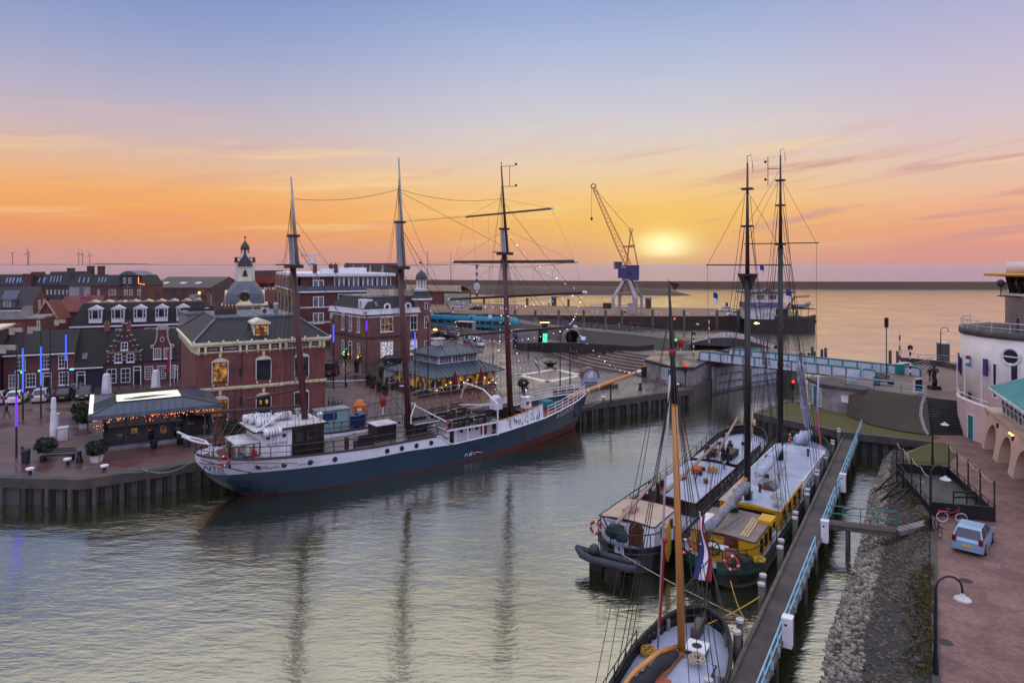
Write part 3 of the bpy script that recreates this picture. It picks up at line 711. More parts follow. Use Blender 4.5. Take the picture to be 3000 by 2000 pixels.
for x,w_ in ((2.6,.7),(6.8,2.2),(11,1),(12.6,1),(15.2,1.1)):
    for z in (3.5,6.8):window(r,wall_frame((0,0),(1,0)),x,z,w_,1.9,2,1,gl=m_litdim if x>10 else m_curtain)
g=MB();g.tube([(15.3,-.7,12.6),(15.3,-.7,10.6),(17.2,-.7,10.3)],.09);g.build('string_light',g_orange,r)
# warehouse
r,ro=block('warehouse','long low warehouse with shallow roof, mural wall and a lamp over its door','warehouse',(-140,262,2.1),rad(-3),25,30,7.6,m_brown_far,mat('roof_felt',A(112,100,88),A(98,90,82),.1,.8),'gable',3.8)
for x in (4,11,17):skylight(r,x,6,9.3,2.4,2.6,math.atan2(3.8,15),m_whitew)
g=MB();g.box(3,13,-.08,-.02,.3,6.4);g.build('mural',mat('mural_dark',A(74,70,84),A(140,100,80),.25,.8),r)
g=MB();g.box(19,25.5,-5,0,0,5.2);a_=g.build('annex',m_conc,r);window(a_,wall_frame((0,-5),(1,0)),22,1.6,5,2.4,4,1,gl=m_curtain)
g=MB();g.ball((21,-1,5.8),.4);g.build('door_lamp',glow('lamp_sodium',(255,170,50),9),r)
# small roofs between
for i,(x,y,w_,rh,kd,mm,lb)in enumerate(((-65,236,9,4.6,'gabley',m_slate_far,'slate gabled house between the terrace and the domed clock tower'),
(-74,262,16,4.2,'gable',m_tilered,'red roofed house below the lamp lit warehouse'),(-76,268,12,4.0,'gabley',m_tile,'brown roofed house just beside the domed clock tower'),(-66,282,8,4.4,'gabley',m_tilered,'narrow red roofed house far behind the clock tower'),(-60,196,7,3.2,'gabley',m_slate_far,'small white walled house with slate gable behind the flat extension'),(-57,210,9,3.4,'gabley',m_tile,'brown gabled house at the foot of the domed clock tower'))):
    r,ro=block('town_house',lb,'house',(x,y*2/3,2.1),rad(12+i*5),w_,9,5.6,m_white if i == 4 else m_brick_far,mm,kd,rh)
    g=MB();chimney(g,w_*.3,4.5,8,10.6,1.1,.9);g.build('chimney',m_brick_pale,ro)
    if i != 1:window(r,wall_frame((0,0),(1,0)),w_/2,5.2,1.2,1.6,2,2)
# ================================================================= customs house (large red brick block with cream cornice)
CH=thing('customs_house','large red brick house with cream bracketed cornice and dark hipped roof','building',(-33.3,71.8,2.1),rad(30));CH.scale=(.829,1,1)
W,D=16.4,19.0
z_b=3.35
g=MB();g.box(0,W,0,D,0,7.35);g.box(5.6,10.8,-.22,0,0,7.35);g.build('wall',m_brick,CH)
fc=wall_frame((0,0),(1,0));fcc=wall_frame((0,-.22),(1,0));fl=wall_frame((0,D),(0,-1))
g=MB();g.box(-.12,W+.12,-.12,.1,z_b,z_b+.16);g.box(-.2,W+.2,-.2,.12,z_b+.16,z_b+.34);g.box(5.5,10.9,-.34,-.12,z_b,z_b+.16);g.box(5.4,11.0,-.42,-.2,z_b+.16,z_b+.34);g.build('string_course',m_cream,CH)
DZ=.75
# cornice: frieze of tile panels between brackets
g=MB();g.box(-.05,W+.05,-.05,D+.05,7.35,7.47);g.box(-.02,W+.02,-.02,D+.02,7.47,8.10);g.box(-.45,W+.45,-.45,D+.45,8.10,8.30);g.box(-.62,W+.62,-.62,D+.62,8.30,8.53)
brx=[.35,1.15,3.0,5.3,6.1,7.5,9.0,10.3,11.1,12.7,14.3,15.6,16.1]
for x in brx:g.box(x-.14,x+.14,-.42,-.02,7.49,8.10);g.box(x-.1,x+.1,-.25,-.02,7.25,7.49)
for k in range(20):g.box(-.42,-.02,.4+k*.92,.62+k*.92,7.53,8.10)
for x in [i*1.72-.2 for i in range(11)]:g.ball((x,-.5,8.59),.16,.16,.16,6,4)
co_=g.build('cornice',m_cream,CH)
m_tilepan=mat('glazed_tile_panel',A(78,96,150),A(190,186,196),5.5,.3);m_maroon=mat('maroon_paint',A(96,36,46),None,1,.6)
for a,b in zip(brx,brx[1:]):
    if b-a>.75:g=MB();g.mat(1).box(a+.2,b-.2,-.06,-.02,7.55,8.03);g.mat(0).box(a+.36,b-.36,-.075,-.061,7.67,7.91);g.build('frieze_panel',[m_tilepan,m_maroon],co_)
for k in range(9):g=MB();g.mat(1).box(-.06,-.02,.9+k*2,2.2+k*2,7.57,8.03);g.build('frieze_panel',[m_tilepan,m_maroon],co_)
g=MB();g.frus(-.35,W+.35,-.35,D+.35,8.54,10.75,3.3,4.3);ro=g.build('roof',m_slate,CH)
g=MB()
for (a,b)in (((-.35,-.35),(2.95,3.95)),((W+.35,-.35),(W-2.95,3.95)),((-.35,D+.35),(2.95,D-3.95)),((W+.35,D+.35),(W-2.95,D-3.95))):
    g.bar((a[0],a[1],8.6),(b[0],b[1],10.82),.3,.12)
g.box(2.8,W-2.8,3.8,D-3.8,10.7,10.9)
for k in range(8):g.bar((3.2+k*1.4,3.9,10.92),(3.2+k*1.4,D-3.9,10.92),.07,.06)
g.build('roof_flashing',m_lead,ro)
g=MB();g.box(3.4,6.2,7.6,8.7,10.9,11.6)
for k in range(6):g.mat(1).cyl((3.65+k*.46,8.15),.15,.13,11.6,12.3,8)
g.build('chimney',[m_brick_dark,m_brick_house],ro)
# dormer
g=MB();g.box(7.1,9.0,.5,4.2,8.55,10.2);g.extr([(6.85,.28,10.2),(9.25,.28,10.2),(9.25,.28,10.4),(8.05,.28,10.75),(6.85,.28,10.4)],(0,4,0));dm=g.build('dormer',m_cream,CH)
window(dm,wall_frame((0,.5),(1,0)),8.05,8.75,1.5,1.4,2,3,fr=m_black,gl=m_lit,t=.07,b=.07,proud=.02)
# arched windows
def arch_window(par,face,u,z,w,h,gl,fr=m_whitew,isdoor=False):
    o,d,n=face;P=lambda a,zz,q:o+d*a+Vector((0,0,zz))+n*q
    f=window(par,face,u,z,w,h,3,3,fr=m_black,gl=gl,b=.08,t=.08,proud=.0)
    g=MB()
    for s in (-1,1):g.extr([P(u+s*(w/2+.005),z-.1,0),P(u+s*(w/2+.13),z-.1,0),P(u+s*(w/2+.13),z+h+.1,0),P(u+s*(w/2+.005),z+h+.1,0)],n*.11)
    g.extr([P(u-w/2-.005,z+h+.003,0),P(u+w/2+.005,z+h+.003,0),P(u+w/2+.005,z+h+.1,0),P(u-w/2-.005,z+h+.1,0)],n*.1)
    g.build('casing',fr,f)
    g=MB();arc=[(u-w/2-.14+(w+.28)*i/10,z+h+.105+.34*math.sin(math.pi*i/10)** .8)for i in range(11)]
    g.extr([P(a,b,0)for a,b in arc],n*.09)
    g.extr([P(u-.14,z+h+.5,0),P(u+.14,z+h+.5,0),P(u+.17,z+h+.92,0),P(u-.17,z+h+.92,0)],n*.12)
    if not isdoor:
        for s in (-1,1):g.extr([P(u+s*w*.47-.1,z-.42,0),P(u+s*w*.47+.1,z-.42,0),P(u+s*w*.47+.1,z-.2,0),P(u+s*w*.47-.1,z-.2,0)],n*.12)
    g.build('lintel',m_cream,f)
    return f
arch_window(CH,fc,2.9,4.25,1.75,2.1,m_lit);arch_window(CH,fcc,8.2,4.25,1.75,2.1,m_glass);arch_window(CH,fc,13.2,4.25,1.75,2.1,m_glass)
arch_window(CH,fc,2.9,.5,1.75,1.85,m_litdim);arch_window(CH,fc,13.2,.5,1.75,1.85,m_glass)
f=arch_window(CH,fcc,8.2,.02,1.75,2.3,m_black,isdoor=True)
g=MB();g.box(7.65,7.98,-.3,-.28,1.5,1.95);g.box(8.42,8.75,-.3,-.28,1.5,1.95);g.build('door_light',m_lit,f)
g=MB();g.tube([(4.75,-.08,0),(4.75,-.08,6.0)],.05);g.build('downpipe',m_lead,CH)
for x in (5.35,):
    for z in (1.6,4.7):g=MB();g.box(x-.1,x+.1,-.1,0,z,z+.9);g.build('wall_anchor',m_iron,CH)
# plant on the roof
g=MB();g.box(9.2,10.1,5.2,5.7,10.95,11.7);g.mat(1).extr([(9.5+.28*math.cos(t*.6),5.19,11.32+.28*math.sin(t*.6))for t in range(10)],(0,-.02,0));g.build('air_conditioner',[m_whitew,m_iron],ro)
g=MB();g.lathe([(.25,10.9),(.25,11.2),(.38,11.35),(.38,12.0),(.45,12.05),(.3,12.3)],10,(11.1,5.4,0));g.build('vent_cowl',m_steel,ro)

# ================================================================= town hall clock tower
b_=HT(718,905,124)
CT=thing('clock_tower','domed slate clock tower with cream bell lantern and gilt clock face','tower',(b_.x,124,4.0),rad(20));CT.scale=(.66,.66,.66)
g=MB();g.box(-4.9,4.9,-4.9,4.9,-2.9,11.2);g.build('wall',m_cream,CT)
g=MB();g.box(-5.4,5.4,-5.4,5.4,11.2,11.5);g.box(-5.9,5.9,-5.9,5.9,11.5,11.85);g.build('cornice',m_cream,CT)
g=MB()
for x in (-3.1,-.9,.9,3.1):g.mat(1).box(x-.8,x+.8,-4.96,-4.9,9.7,10.9);g.mat(0).box(x-.6,x+.6,-4.99,-4.961,10.0,10.6)
g.build('frieze_panel',[m_tilepan,m_maroon],CT)
def sq(r,z,k=.55):
    return [(r*a,r*b,z)for a,b in ((-1,-k),(-k,-1),(k,-1),(1,-k),(1,k),(k,1),(-k,1),(-1,k))]
prof=[(5.0,11.85),(4.9,13.2),(4.6,14.6),(4.1,15.8),(3.4,16.9),(2.6,17.7),(2.5,17.9)]
g=MB();g.loft([sq(r,z,.74)for r,z in prof],True,True);dome=g.build('dome',m_lead,CT)
def clock(par,ax):
    g=MB();R=Matrix.Rotation(ax,3,'Z')
    T=lambda p:R @ Vector(p)
    sh=[(-1.9,11.86),(-1.9,12.2),(-1.5,12.3),(-1.15,12.9),(-1.35,13.9),(-1.1,14.7),(-.6,15.2),(0,15.5),(.6,15.2),(1.1,14.7),(1.35,13.9),(1.15,12.9),(1.5,12.3),(1.9,12.2),(1.9,11.86)]
    g.extr([T((x,-5.1,z))for x,z in sh],T((0,1.6,0)));cs=g.build('clock_case',m_cream,CT)
    g=MB();cz=13.9
    g.mat(0).extr([T((1.35*math.cos(t*math.pi/12),-5.11,cz+1.35*math.sin(t*math.pi/12)))for t in range(24)],T((0,-.05,0)))
    for k in range(12):
        t=k*math.pi/6;c_=T((.88*math.cos(t),-5.18,cz+.88*math.sin(t)))
        a_=T((.92*math.cos(t),-5.18,cz+.92*math.sin(t)));b2=T((1.27*math.cos(t),-5.18,cz+1.27*math.sin(t)));g.mat(1).bar(a_,b2,.17,.04)
    g.mat(1).bar(T((0,-5.2,cz)),T((.55,-5.2,cz-.6)),.11,.04);g.bar(T((0,-5.2,cz)),T((.38,-5.2,cz-.25)),.12,.04)
    g.build('clock_face',[mat('clock_dial',A(40,36,44)),mat('gilding',A(214,160,60),None,1,.4,metal=.4)]if 'gilding' not in MATS else [MATS['clock_dial'],MATS['gilding']],cs)
for a in (0,math.pi/2,-math.pi/2):clock(dome,a)
g=MB()
for sx in (-1,1):
    for sy in (-1,1):
        g.box(sx*1.25-.35,sx*1.25+.35,sy*1.25-.35,sy*1.25+.35,17.9,21.6)
g.box(-1.75,1.75,-1.75,1.75,17.9,18.7);g.box(-1.75,1.75,-1.75,1.75,21.6,22.0)
for i in range(9):
    t0=math.pi*i/9;t1=math.pi*(i+1)/9
    for y in (-1.7,1.5):
        g.extr([(.9*math.cos(t0),y,20.6+.9*math.sin(t0)),(.9*math.cos(t1),y,20.6+.9*math.sin(t1)),(.9*math.cos(t1),y,21.6),(.9*math.cos(t0),y,21.6)],(0,.2,0))
la=g.build('bell_lantern',m_cream,CT)
g=MB();g.lathe([(.02,20.9),(.3,20.8),(.42,20.3),(.55,19.7),(.8,19.3),(.8,19.2)],12);g.tube([(0,0,20.9),(0,0,21.7)],.06);g.build('bell',m_iron,la)
g=MB();g.loft([sq(2.0,22.0,.9),sq(1.9,22.3,.9),sq(1.3,23.6,.9),sq(.5,24.8,.9),sq(.06,26.2,.9)],True,True);g.tube([(0,0,25.6),(0,0,27.4)],.05);g.box(-.02,.6,-.03,.03,26.7,27.0);g.build('lantern_roof',m_slate_far,CT)
# ================================================================= lighthouse behind it
b_=HT(718,868,177)
LH=thing('lighthouse','white square lighthouse with railed gallery and dark domed lantern','lighthouse',(b_.x,177,2.1),rad(14))
zt=lambda v:HT(718,v,177).z-2.1
g=MB();g.loft([[(sx*r,sy*r,z)for sx,sy in ((-1,-1),(1,-1),(1,1),(-1,1))]for r,z in ((2.5,0),(2.05,zt(770)))],True,True);g.build('tower',m_whitew,LH)
g=MB();z0=zt(769);g.box(-2.3,2.3,-2.3,2.3,z0,z0+.35)
for i in range(8):
    for s in (-1,1):g.tube([(-2.2+i*.63,s*2.2,z0),(-2.2+i*.63,s*2.2,z0+1.3)],.05,4);g.tube([(s*2.2,-2.2+i*.63,z0),(s*2.2,-2.2+i*.63,z0+1.3)],.05,4)
for s in (-1,1):g.bar((-2.3,s*2.2,z0+1.3),(2.3,s*2.2,z0+1.3),.12);g.bar((s*2.2,-2.3,z0+1.3),(s*2.2,2.3,z0+1.3),.12)
g.build('gallery',m_iron,LH)
g=MB();g.cyl((0,0),1.15,1.15,z0+.3,zt(742),12);g.build('lantern_base',m_white,LH)
g=MB()
for i in range(8):a=i*math.pi/4;g.tube([(math.cos(a),math.sin(a),zt(742)),(math.cos(a),math.sin(a),zt(731))],.06,4)
g.build('lantern_glazing',m_iron,LH)
g=MB();g.cyl((0,0),.3,.3,zt(742),zt(731),8);g.build('lens',m_glassb,LH)
g=MB();g.smooth=True;zz=zt(732);g.lathe([(1.15,zz),(1.15,zz+.2),(1.05,zz+.8),(.75,zz+1.5),(.3,zz+2.0),(.1,zz+2.5),(.03,zz+3.6)],12);g.ball((0,0,zz+3.3),.28);g.build('dome',mat('bronze_dome',A(90,72,56),None,1,.45,metal=.3),LH)

# ================================================================= red ship on the slip
b_=HT(765,860,420)
RS=thing('red_ship','red hulled ship standing on a slipway behind the clock tower','ship',(b_.x,420,2.1),rad(252))
g=MB();st=[(-16,3.8,4.0,4),(0,4.2,4.2,3.6),(10,4.0,3.4,3.6),(15,2.2,1.2,4.6),(17.5,.2,.1,6.2)]
rings=[]
for s_,wt,wb,zt_ in st:rings.append([(s_,-wt,9.6),(s_,-wb,5),(s_-(.5 if s_<15 else 2.6),-.3,2.2),(s_-(.5 if s_<15 else 2.6),.3,2.2),(s_,wb,5),(s_,wt,9.6)])
g.loft(rings,False);g.poly(rings[0]);g.build('hull',mat('red_primer',A(170,62,48),A(140,54,46),.2,.6),RS)
g=MB();g.box(-16,9,-3.9,3.9,9.5,12.6);g.build('deckhouse',m_brown_far,RS)
g=MB()
for x in (-12,-4,4,11):
    for y in (-2,2):g.bar((x,y,0),(x,y,2.6),.5)
g.build('slip_cradle',m_iron,RS)

# ================================================================= office block with stone arches
OF=thing('office_block','long brick office block with white penthouse windows and pale side arches','building',(-43.4,140,2.1),rad(25))
W=22;D=46
g=MB();g.box(0,W,0,D,0,10.9);g.box(.5,W-2.0,1.5,D-2,10.9,14.2);g.build('wall',m_brick_office,OF)
f0=wall_frame((0,0),(1,0));fl=wall_frame((0,D),(0,-1))
g=MB();g.box(-.3,W+.3,-.4,D,10.9,11.2);g.build('cornice',m_white,OF)
g=MB();g.box(-.2,W+.2,-.3,.3,11.21,12.2);g.box(-.2,.5,.3,D,11.21,12.2);g.build('parapet',m_lead,OF)
g=MB();g.box(-.2,W-1.8,.8,D-1.4,14.2,14.8);ro=g.build('roof',m_white,OF)
for z in (8.0,4.9,1.8):g=MB();g.box(-.06,W,-.06,0,z-4.0+3.7,z-4+4.0);g.build('string_course',m_whitew,OF)
for u in (3.6,):
    for z in (11.2,7.8,4.4):window(OF,f0,u,z,2.2,2.3,2,1,b=.16,t=.2,gl=m_curtain)
for u in (8.5,13,17.5,20.5):
    window(OF,f0,u,8.3,1.8,2.2,2,1,b=.14,t=.18)
fp=wall_frame((0,1.5),(1,0))
for k in range(12):window(OF,fp,7.6+k*1.02,11.0,1.0,3.1,1,1,b=.12,gl=(m_glassb,m_curtain,m_glass)[k%3])
window(OF,fp,3.4,11.2,1.4,2.8,1,1,gl=m_curtain)
# side: yellow brick bays with round heads
for k in range(6):
    y0=2+k*7.0;u=D-y0-3
    g=MB();g.box(-.35,0,y0,y0+1.5,0,9.6);g.box(-.3,0,y0+1.5,y0+6.6,11.9,14.2)
    g.extr([(-.25,y0+1.5,9.6)]+[(-.25,y0+1.5+5.1*i/8,9.6+1.9*math.sin(math.pi*i/8))for i in range(1,8)]+[(-.25,y0+6.6,9.6)],(.25,0,0));g.build('arch_bay',m_brick_yellow,OF)
    for z in (2,4.6,7.2):window(OF,fl,u-1.2,z,1.0,2.2,1,2,b=.12);window(OF,fl,u+1.0,z,1.0,2.2,1,2,b=.12)
    window(OF,wall_frame((-.3,D),(0,-1)),u,12.0,1.6,1.6,2,1,fr=m_brick_yellow)
g=MB();g.box(9,15,6,12,14.8,16.0);g.box(5,7.5,4,6,14.8,15.8);g.build('plant_room',m_white,ro)
for x,y in ((4,7),(7.6,8),(8.6,8),(11,7)):g=MB();chimney(g,x,y,14.8,16.6,.8,.8,1);g.build('chimney',m_brown_far,ro)
# dark pitched hall behind it
HB=thing('boathouse','dark long roofed hall with four pale gable spikes behind the penthouse','building',(-41,166,2.1),rad(4))
g=MB();g.box(0,13.5,0,14,0,14.6);g.build('wall',m_brick_far,HB)
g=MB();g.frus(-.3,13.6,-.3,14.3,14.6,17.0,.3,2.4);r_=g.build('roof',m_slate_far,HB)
for x in (2.3,4.6,6.4,9.4):g=MB();g.extr([(x-.35,-.4,14.8),(x+.35,-.4,14.8),(x,1.0,16.9)],(0,.3,0));g.build('gable_spike',m_brick_yellow,r_)
g=MB()
for x in (11.4,12.4,13.4):g.box(x-.14,x+.14,-.6,-.2,7,16.0)
g.build('pier_frame',m_brick_far,HB);window(HB,wall_frame((0,0),(1,0)),11.9,10.5,1.2,3,2,2,gl=m_litdim)
# ================================================================= quay walls
def quay_wall(label,path,piles=1.9,z0=-1.2,zc=1.35,zt=2.13,group=None,posts=True):
    q=thing('quay_wall',label,'quay wall',(path[0][0],path[0][1],0),0,group)
    P=[Vector((p[0]-path[0][0],p[1]-path[0][1],0))for p in path]
    g=MB();g2=MB()
    off=[]
    for i,p in enumerate(P):
        d=((P[min(i+1,len(P)-1)]-p).normalized()+(p-P[max(i-1,0)]).normalized()).normalized()
        off.append((p,Vector((d.y,-d.x,0)),d))
    rg=[]
    for p,n,d in off:
        rg.append([p+n*.34+Vector((0,0,zc)),p+n*.34+Vector((0,0,zt)),p-n*.45+Vector((0,0,zt)),p-n*.45+Vector((0,0,zc))])
    g.loft(rg,True,True);g.build('coping',m_cap,q)
    k=0
    for (a,n,_),(b,_,_)in zip(off,off[1:]):
        d=(b-a);L=d.length;d.normalize();n=Vector((d.y,-d.x,0));s=0;prof=[]
        while s<L:
            for ds,o in ((0,-.12),(.22,-.12),(.34,.16),(.56,.16),(.68,-.12)):
                if s+ds <= L:prof.append(a+d*(s+ds)+n*o)
            s += .9
        prof.append(b-n*.12)
        g2.loft([[p+Vector((0,0,z0))for p in prof],[p+Vector((0,0,zc))for p in prof]],False)
        s=.8
        while posts and s<L and k<60:
            c=a+d*s+n*.3;gp=MB();gp.rbox((c.x,c.y,(z0+zc)/2),(.3,.26,zc-z0-.01),math.atan2(d.y,d.x));gp.build('fender_post',m_post,q);s += piles;k += 1
    g2.build('sheet_piling',m_pile,q);return q
quay_wall('dark sheet piled town quay with concrete coping and pale fender posts',[(-75,60.0),(-41,54.2),QUAY[0],QUAY[1]])
quay_wall('low concrete quay wall under the mossy grass strip',[(33.9,84.0),(27.53,76.92),(33.31,68.37),(39.81,64.58)],3.5,zt=2.2,zc=1.5,posts=False)

# ================================================================= glass pavilion on the quay
PV=thing('glass_pavilion','low dark glass cafe pavilion with zinc hip roof and orange fairy lights','pavilion',(-37.1,62.02,2.1),rad(31))
W,D=8.9,9.0
g=MB();g.box(-.15,W+.15,-.75,D,0,.22);g.build('plinth',m_conc,PV)
g=MB();g.box(.05,W-.05,.05,D,.22,3.2);g.build('glass_wall',mat('dark_glass',A(30,36,44),A(46,50,58),.5,.05,spec=.8),PV)
g=MB()
for x in (0,1.75,3.5,5.25,6.05,6.9,W):g.box(x-.07,x+.07,-.04,.05,.22,3.2)
for y in (2.2,4.4,6.6):g.box(-.04,.05,y-.07,y+.07,.22,3.2);g.box(W-.05,W+.04,y-.07,y+.07,.22,3.2)
g.box(0,W,-.03,.05,.22,.34);g.box(0,W,-.03,.05,1.0,1.05);g.build('glazing_frame',mat('frame_blue',A(58,74,90),None,1,.4),PV)
E0=[(-1.2,-1.6),(9.7,-1.6),(9.7,9.6),(-1.2,9.6)];T0=[(1.0,-.35),(6.4,-.35),(6.4,3.9),(1.0,3.9)]
g=MB();g.prism(E0,3.05,3.42);g.build('fascia',m_lead,PV)
g=MB();g.loft([[(x,y,3.425)for x,y in E0],[(x,y,4.25)for x,y in T0]],True)
def seams(g,a,b,c,d,n,w=.05,h=.06):
    a,b,c,d=map(Vector,(a,b,c,d))
    for i in range(n+1):
        t=i/n;g.bar(a.lerp(b,t),c.lerp(d,t),w,h)
e=[Vector((x,y,3.44))for x,y in E0];t=[Vector((x,y,4.27))for x,y in T0]
g.mat(1);seams(g,t[0],t[1],(1.0,-1.6,3.44),(6.4,-1.6,3.44),9);
for i in range(4):g.bar(e[i],t[i],.12,.08)
for k in range(14):yy=-.3+k*.3;g.bar((-1.2,yy,3.46),(1.0,yy,4.28),.03,.03)
ro=g.build('roof',[m_zinc,m_zincs],PV)
m_roof_glow=mat('lit_rooflight',A(200,200,190),None,1,.2,emit=A(255,242,208),es=.8)
g=MB();g.poly([(x,y,4.24)for x,y in T0]);g.poly([(-1.15,-1.2,3.6),(-.8,-1.2,3.6),(-.8,9.2,3.6),(-1.15,9.2,3.6)]);g.build('lit_rooflight',m_roof_glow,ro)  # emission stands in for a lit ceiling below; the side gutter strip glows too
g=MB();g.box(.9,6.5,3.9,4.05,4.2,4.6);g.box(.9,1.02,-.4,3.9,4.2,4.36);g.box(6.38,6.5,-.4,3.9,4.2,4.36);g.box(.9,6.5,-.42,-.34,4.2,4.32);g.build('roof_upstand',m_iron,ro)
g=MB();dp=[(1.7,.9),(2.4,.6),(3.2,.7),(4.4,1.1),(5.6,1.35),(6.2,1.35),(5.4,1.7),(4.2,2.0),(3.0,2.0),(2.2,1.6),(1.5,1.5)]
g.poly([(x,y,4.245)for x,y in dp]);g.build('dark_motif',mat('dark_film',A(70,68,72),A(60,58,64),.8,.5),ro)
g=MB();g.mat(0)
for i in range(120):
    x=rnd.uniform(-.9,9.2);z=2.95-abs(rnd.gauss(0,.22))-(.5 if x<0 and rnd.random()<.7 else 0);g.mat(0 if rnd.random()<.8 else 1).ball((x,-.9+rnd.uniform(-.3,.3),z),.028,n=5,m=3)
g.build('fairy_lights',[g_orange,g_warm],PV)
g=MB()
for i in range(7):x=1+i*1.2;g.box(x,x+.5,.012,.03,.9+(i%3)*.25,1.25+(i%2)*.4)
g.build('interior_glow',m_litdim,PV)  # small emissive sheets on the glass stand for the dim light inside

# ================================================================= harbour restaurant with the tiered roof
RT=thing('harbour_restaurant','square glazed restaurant with tiered grey standing seam roof and white clerestory','restaurant',(-10.0,86.5,2.1),rad(41))
g=MB();g.box(.9,11.1,.9,10.7,0,.35);g.build('plinth',m_brick_dark,RT)
g=MB();g.box(1.05,10.95,1.05,10.55,.35,2.15);g.build('lit_glazing',m_litcafe,RT)
g=MB()
for k in range(9):
    x=1.0+k*1.2375;w_=.09 if k%2 == 0 else .05
    g.box(x-w_,x+w_,.95,1.06,.35,2.2)
for k in range(9):
    y=1.0+k*1.19;w_=.09 if k%2 == 0 else .05;g.box(.95,1.06,y-w_,y+w_,.35,2.2);g.box(10.94,11.05,y-w_,y+w_,.35,2.2)
g.box(.94,11.06,.93,1.06,2.02,2.2);g.box(.94,1.06,1.06,10.6,2.02,2.2);g.build('window_frame',m_whitew,RT)
m_furn=mat('dark_wood',A(70,34,26),A(40,24,22),2)
for x,z,h in ((2.2,.4,.7),(3.4,.4,.5),(5.0,.4,.9),(6.4,.4,1.1),(8.0,.4,.6),(9.6,.4,.8)):g=MB();g.box(x,x+.55,1.0,1.04,z,z+h);g.build('furniture_silhouette',m_furn,RT)
for y,h in ((2.5,.6),(4.6,.9),(7,.6),(9,.7)):g=MB();g.box(1.0,1.04,y,y+.6,.4,.4+h);g.build('furniture_silhouette',m_furn,RT)
lo=[(0,0),(12,0),(12,11.6),(0,11.6)];up=[(2.75,2.7),(9.25,2.7),(9.25,8.9),(2.75,8.9)]
def tier(nm,lo,z0,up,z1,par,n=18):
    g=MB();g.loft([[(x,y,z0-.14)for x,y in lo],[(x,y,z0)for x,y in lo],[(x,y,z1)for x,y in up]],True);g.poly([(x,y,z0-.14)for x,y in lo][::-1]);g.mat(1)
    for i in range(4):
        a,b=Vector((*lo[i],z0)),Vector((*lo[(i+1)%4],z0));c,d=Vector((*up[i],z1)),Vector((*up[(i+1)%4],z1))
        L=(b-a).length;dr=(b-a).normalized();s0=(c-a).dot(dr);s1=(d-a).dot(dr)
        g.bar(a,c,.11,.1)
        for k in range(1,n):
            s=L*k/n;lowp=a+dr*s
            if s<s0:f=s/s0
            elif s>s1:f=(L-s)/(L-s1)
            else:f=1
            topp=Vector((0,0,z0+(z1-z0)*f));base=a+dr*s;inw=(c-a)-dr*s0;inw.z=0
            q=base+inw*f;q.z=topp.z;g.bar(lowp+Vector((0,0,.02)),q+Vector((0,0,.02)),.05,.06)
    return g.build(nm,[m_zinc,m_zincs],par)
r1=tier('lower_roof',lo,2.3,up,3.55,RT)
g=MB();g.box(2.8,9.2,2.75,8.85,3.4,4.62);cl=g.build('clerestory',m_white,RT)
for k in range(3):
    window(cl,wall_frame((0,2.75),(1,0)),3.85+k*2.1,3.66,1.95,.85,4,3,t=.05,b=.06,gl=m_glass)
    window(cl,wall_frame((2.8,8.85),(0,-1)),1.05+k*2.0,3.66,1.85,.85,4,3,t=.05,b=.06,gl=m_glass)
r2=tier('upper_roof',[(2.2,2.15),(9.8,2.15),(9.8,9.45),(2.2,9.45)],4.7,[(4.6,5.6),(7.5,5.6),(7.5,6.0),(4.6,6.0)],5.85,RT,12)
g=MB();g.box(4.2,5.2,5.2,6.2,5.6,6.5);g.box(4.0,5.5,5.0,6.4,6.5,6.65);g.build('roof_vent',m_whitew,r2)
g=MB();g.tube([(4.6,5.4,6.1),(8.0,5.4,6.1)],.04);
for x in (5.6,6.6,7.6):g.tube([(x,5.4,5.8),(x,5.4,6.1)],.03)
g.build('roof_rail',m_steel,r2)
g=MB()
for i in range(14):g.ball((1.2+i*.72,.9,.6+(i%4)*.25),.07,n=5,m=3)
g.build('table_lamp',g_warm,RT)
# closed parasols
par0=None
for i,(u,v)in enumerate(((1333,1153),(1409,1143))):
    p=G(u,v);lab=('closed dark red parasol before the doors of the tiered roof restaurant','closed dark red parasol beside the yellow lit bay of the restaurant')[i]
    if par0 is None:
        par0=thing('parasol',lab,'parasol',p,0,'closed red parasols at the restaurant')
        g=MB();g.cyl((0,0),.035,.035,0,3.0,6);g.cyl((0,0),.3,.26,0,.1,8);g.build('pole',m_iron,par0)
        g=MB();g.smooth=True;g.lathe([(.08,.7),(.3,.9),(.34,1.5),(.24,2.3),(.12,2.75),(.03,3.1)],9);g.build('canopy',mat('red_canvas',A(150,22,30),A(120,16,24),2,.8),par0)
    else:dup(par0,p,.4,lab)

# ================================================================= brick bank building with the corner cupola
BK=thing('brick_building','two storey brown brick building with slate mansard and a small domed cupola','building',(-25.07,116.6,2.1),rad(39))
W,D=12.6,14
g=MB();g.box(0,W,0,D,0,7.6);g.build('wall',m_brick_brown,BK)
g=MB();g.box(-.06,W+.06,-.06,D,3.9,4.3);g.build('dark_band',m_brick_dark,BK)
g=MB();g.box(-.1,W+.1,-.1,D,7.6,7.8);g.box(-.05,W+.05,-.05,D,7.8,8.1);g.box(-.45,W+.45,-.45,D,8.1,8.35);g.box(-.3,W+.3,-.3,D,8.35,9.0);cn=g.build('cornice',m_white,BK)
g=MB();g.box(-.08,W+.08,-.08,D,7.83,8.06);g.build('brick_frieze',m_brick_dark,BK)
g=MB();g.frus(.2,W-.2,.2,D,9.0,11.0,1.4,1.5);ro=g.build('roof',m_slate,BK)
g=MB();g.box(1.5,W-1.5,1.6,D-1.6,11.0,11.2);g.box(1.6,6,1.8,6,11.2,11.35);g.build('flat_roof',m_conc,ro)
g=MB()
for k in range(9):g.box(4.6+k*.85,5.4+k*.85,3.0,3.04,11.25,12.3)
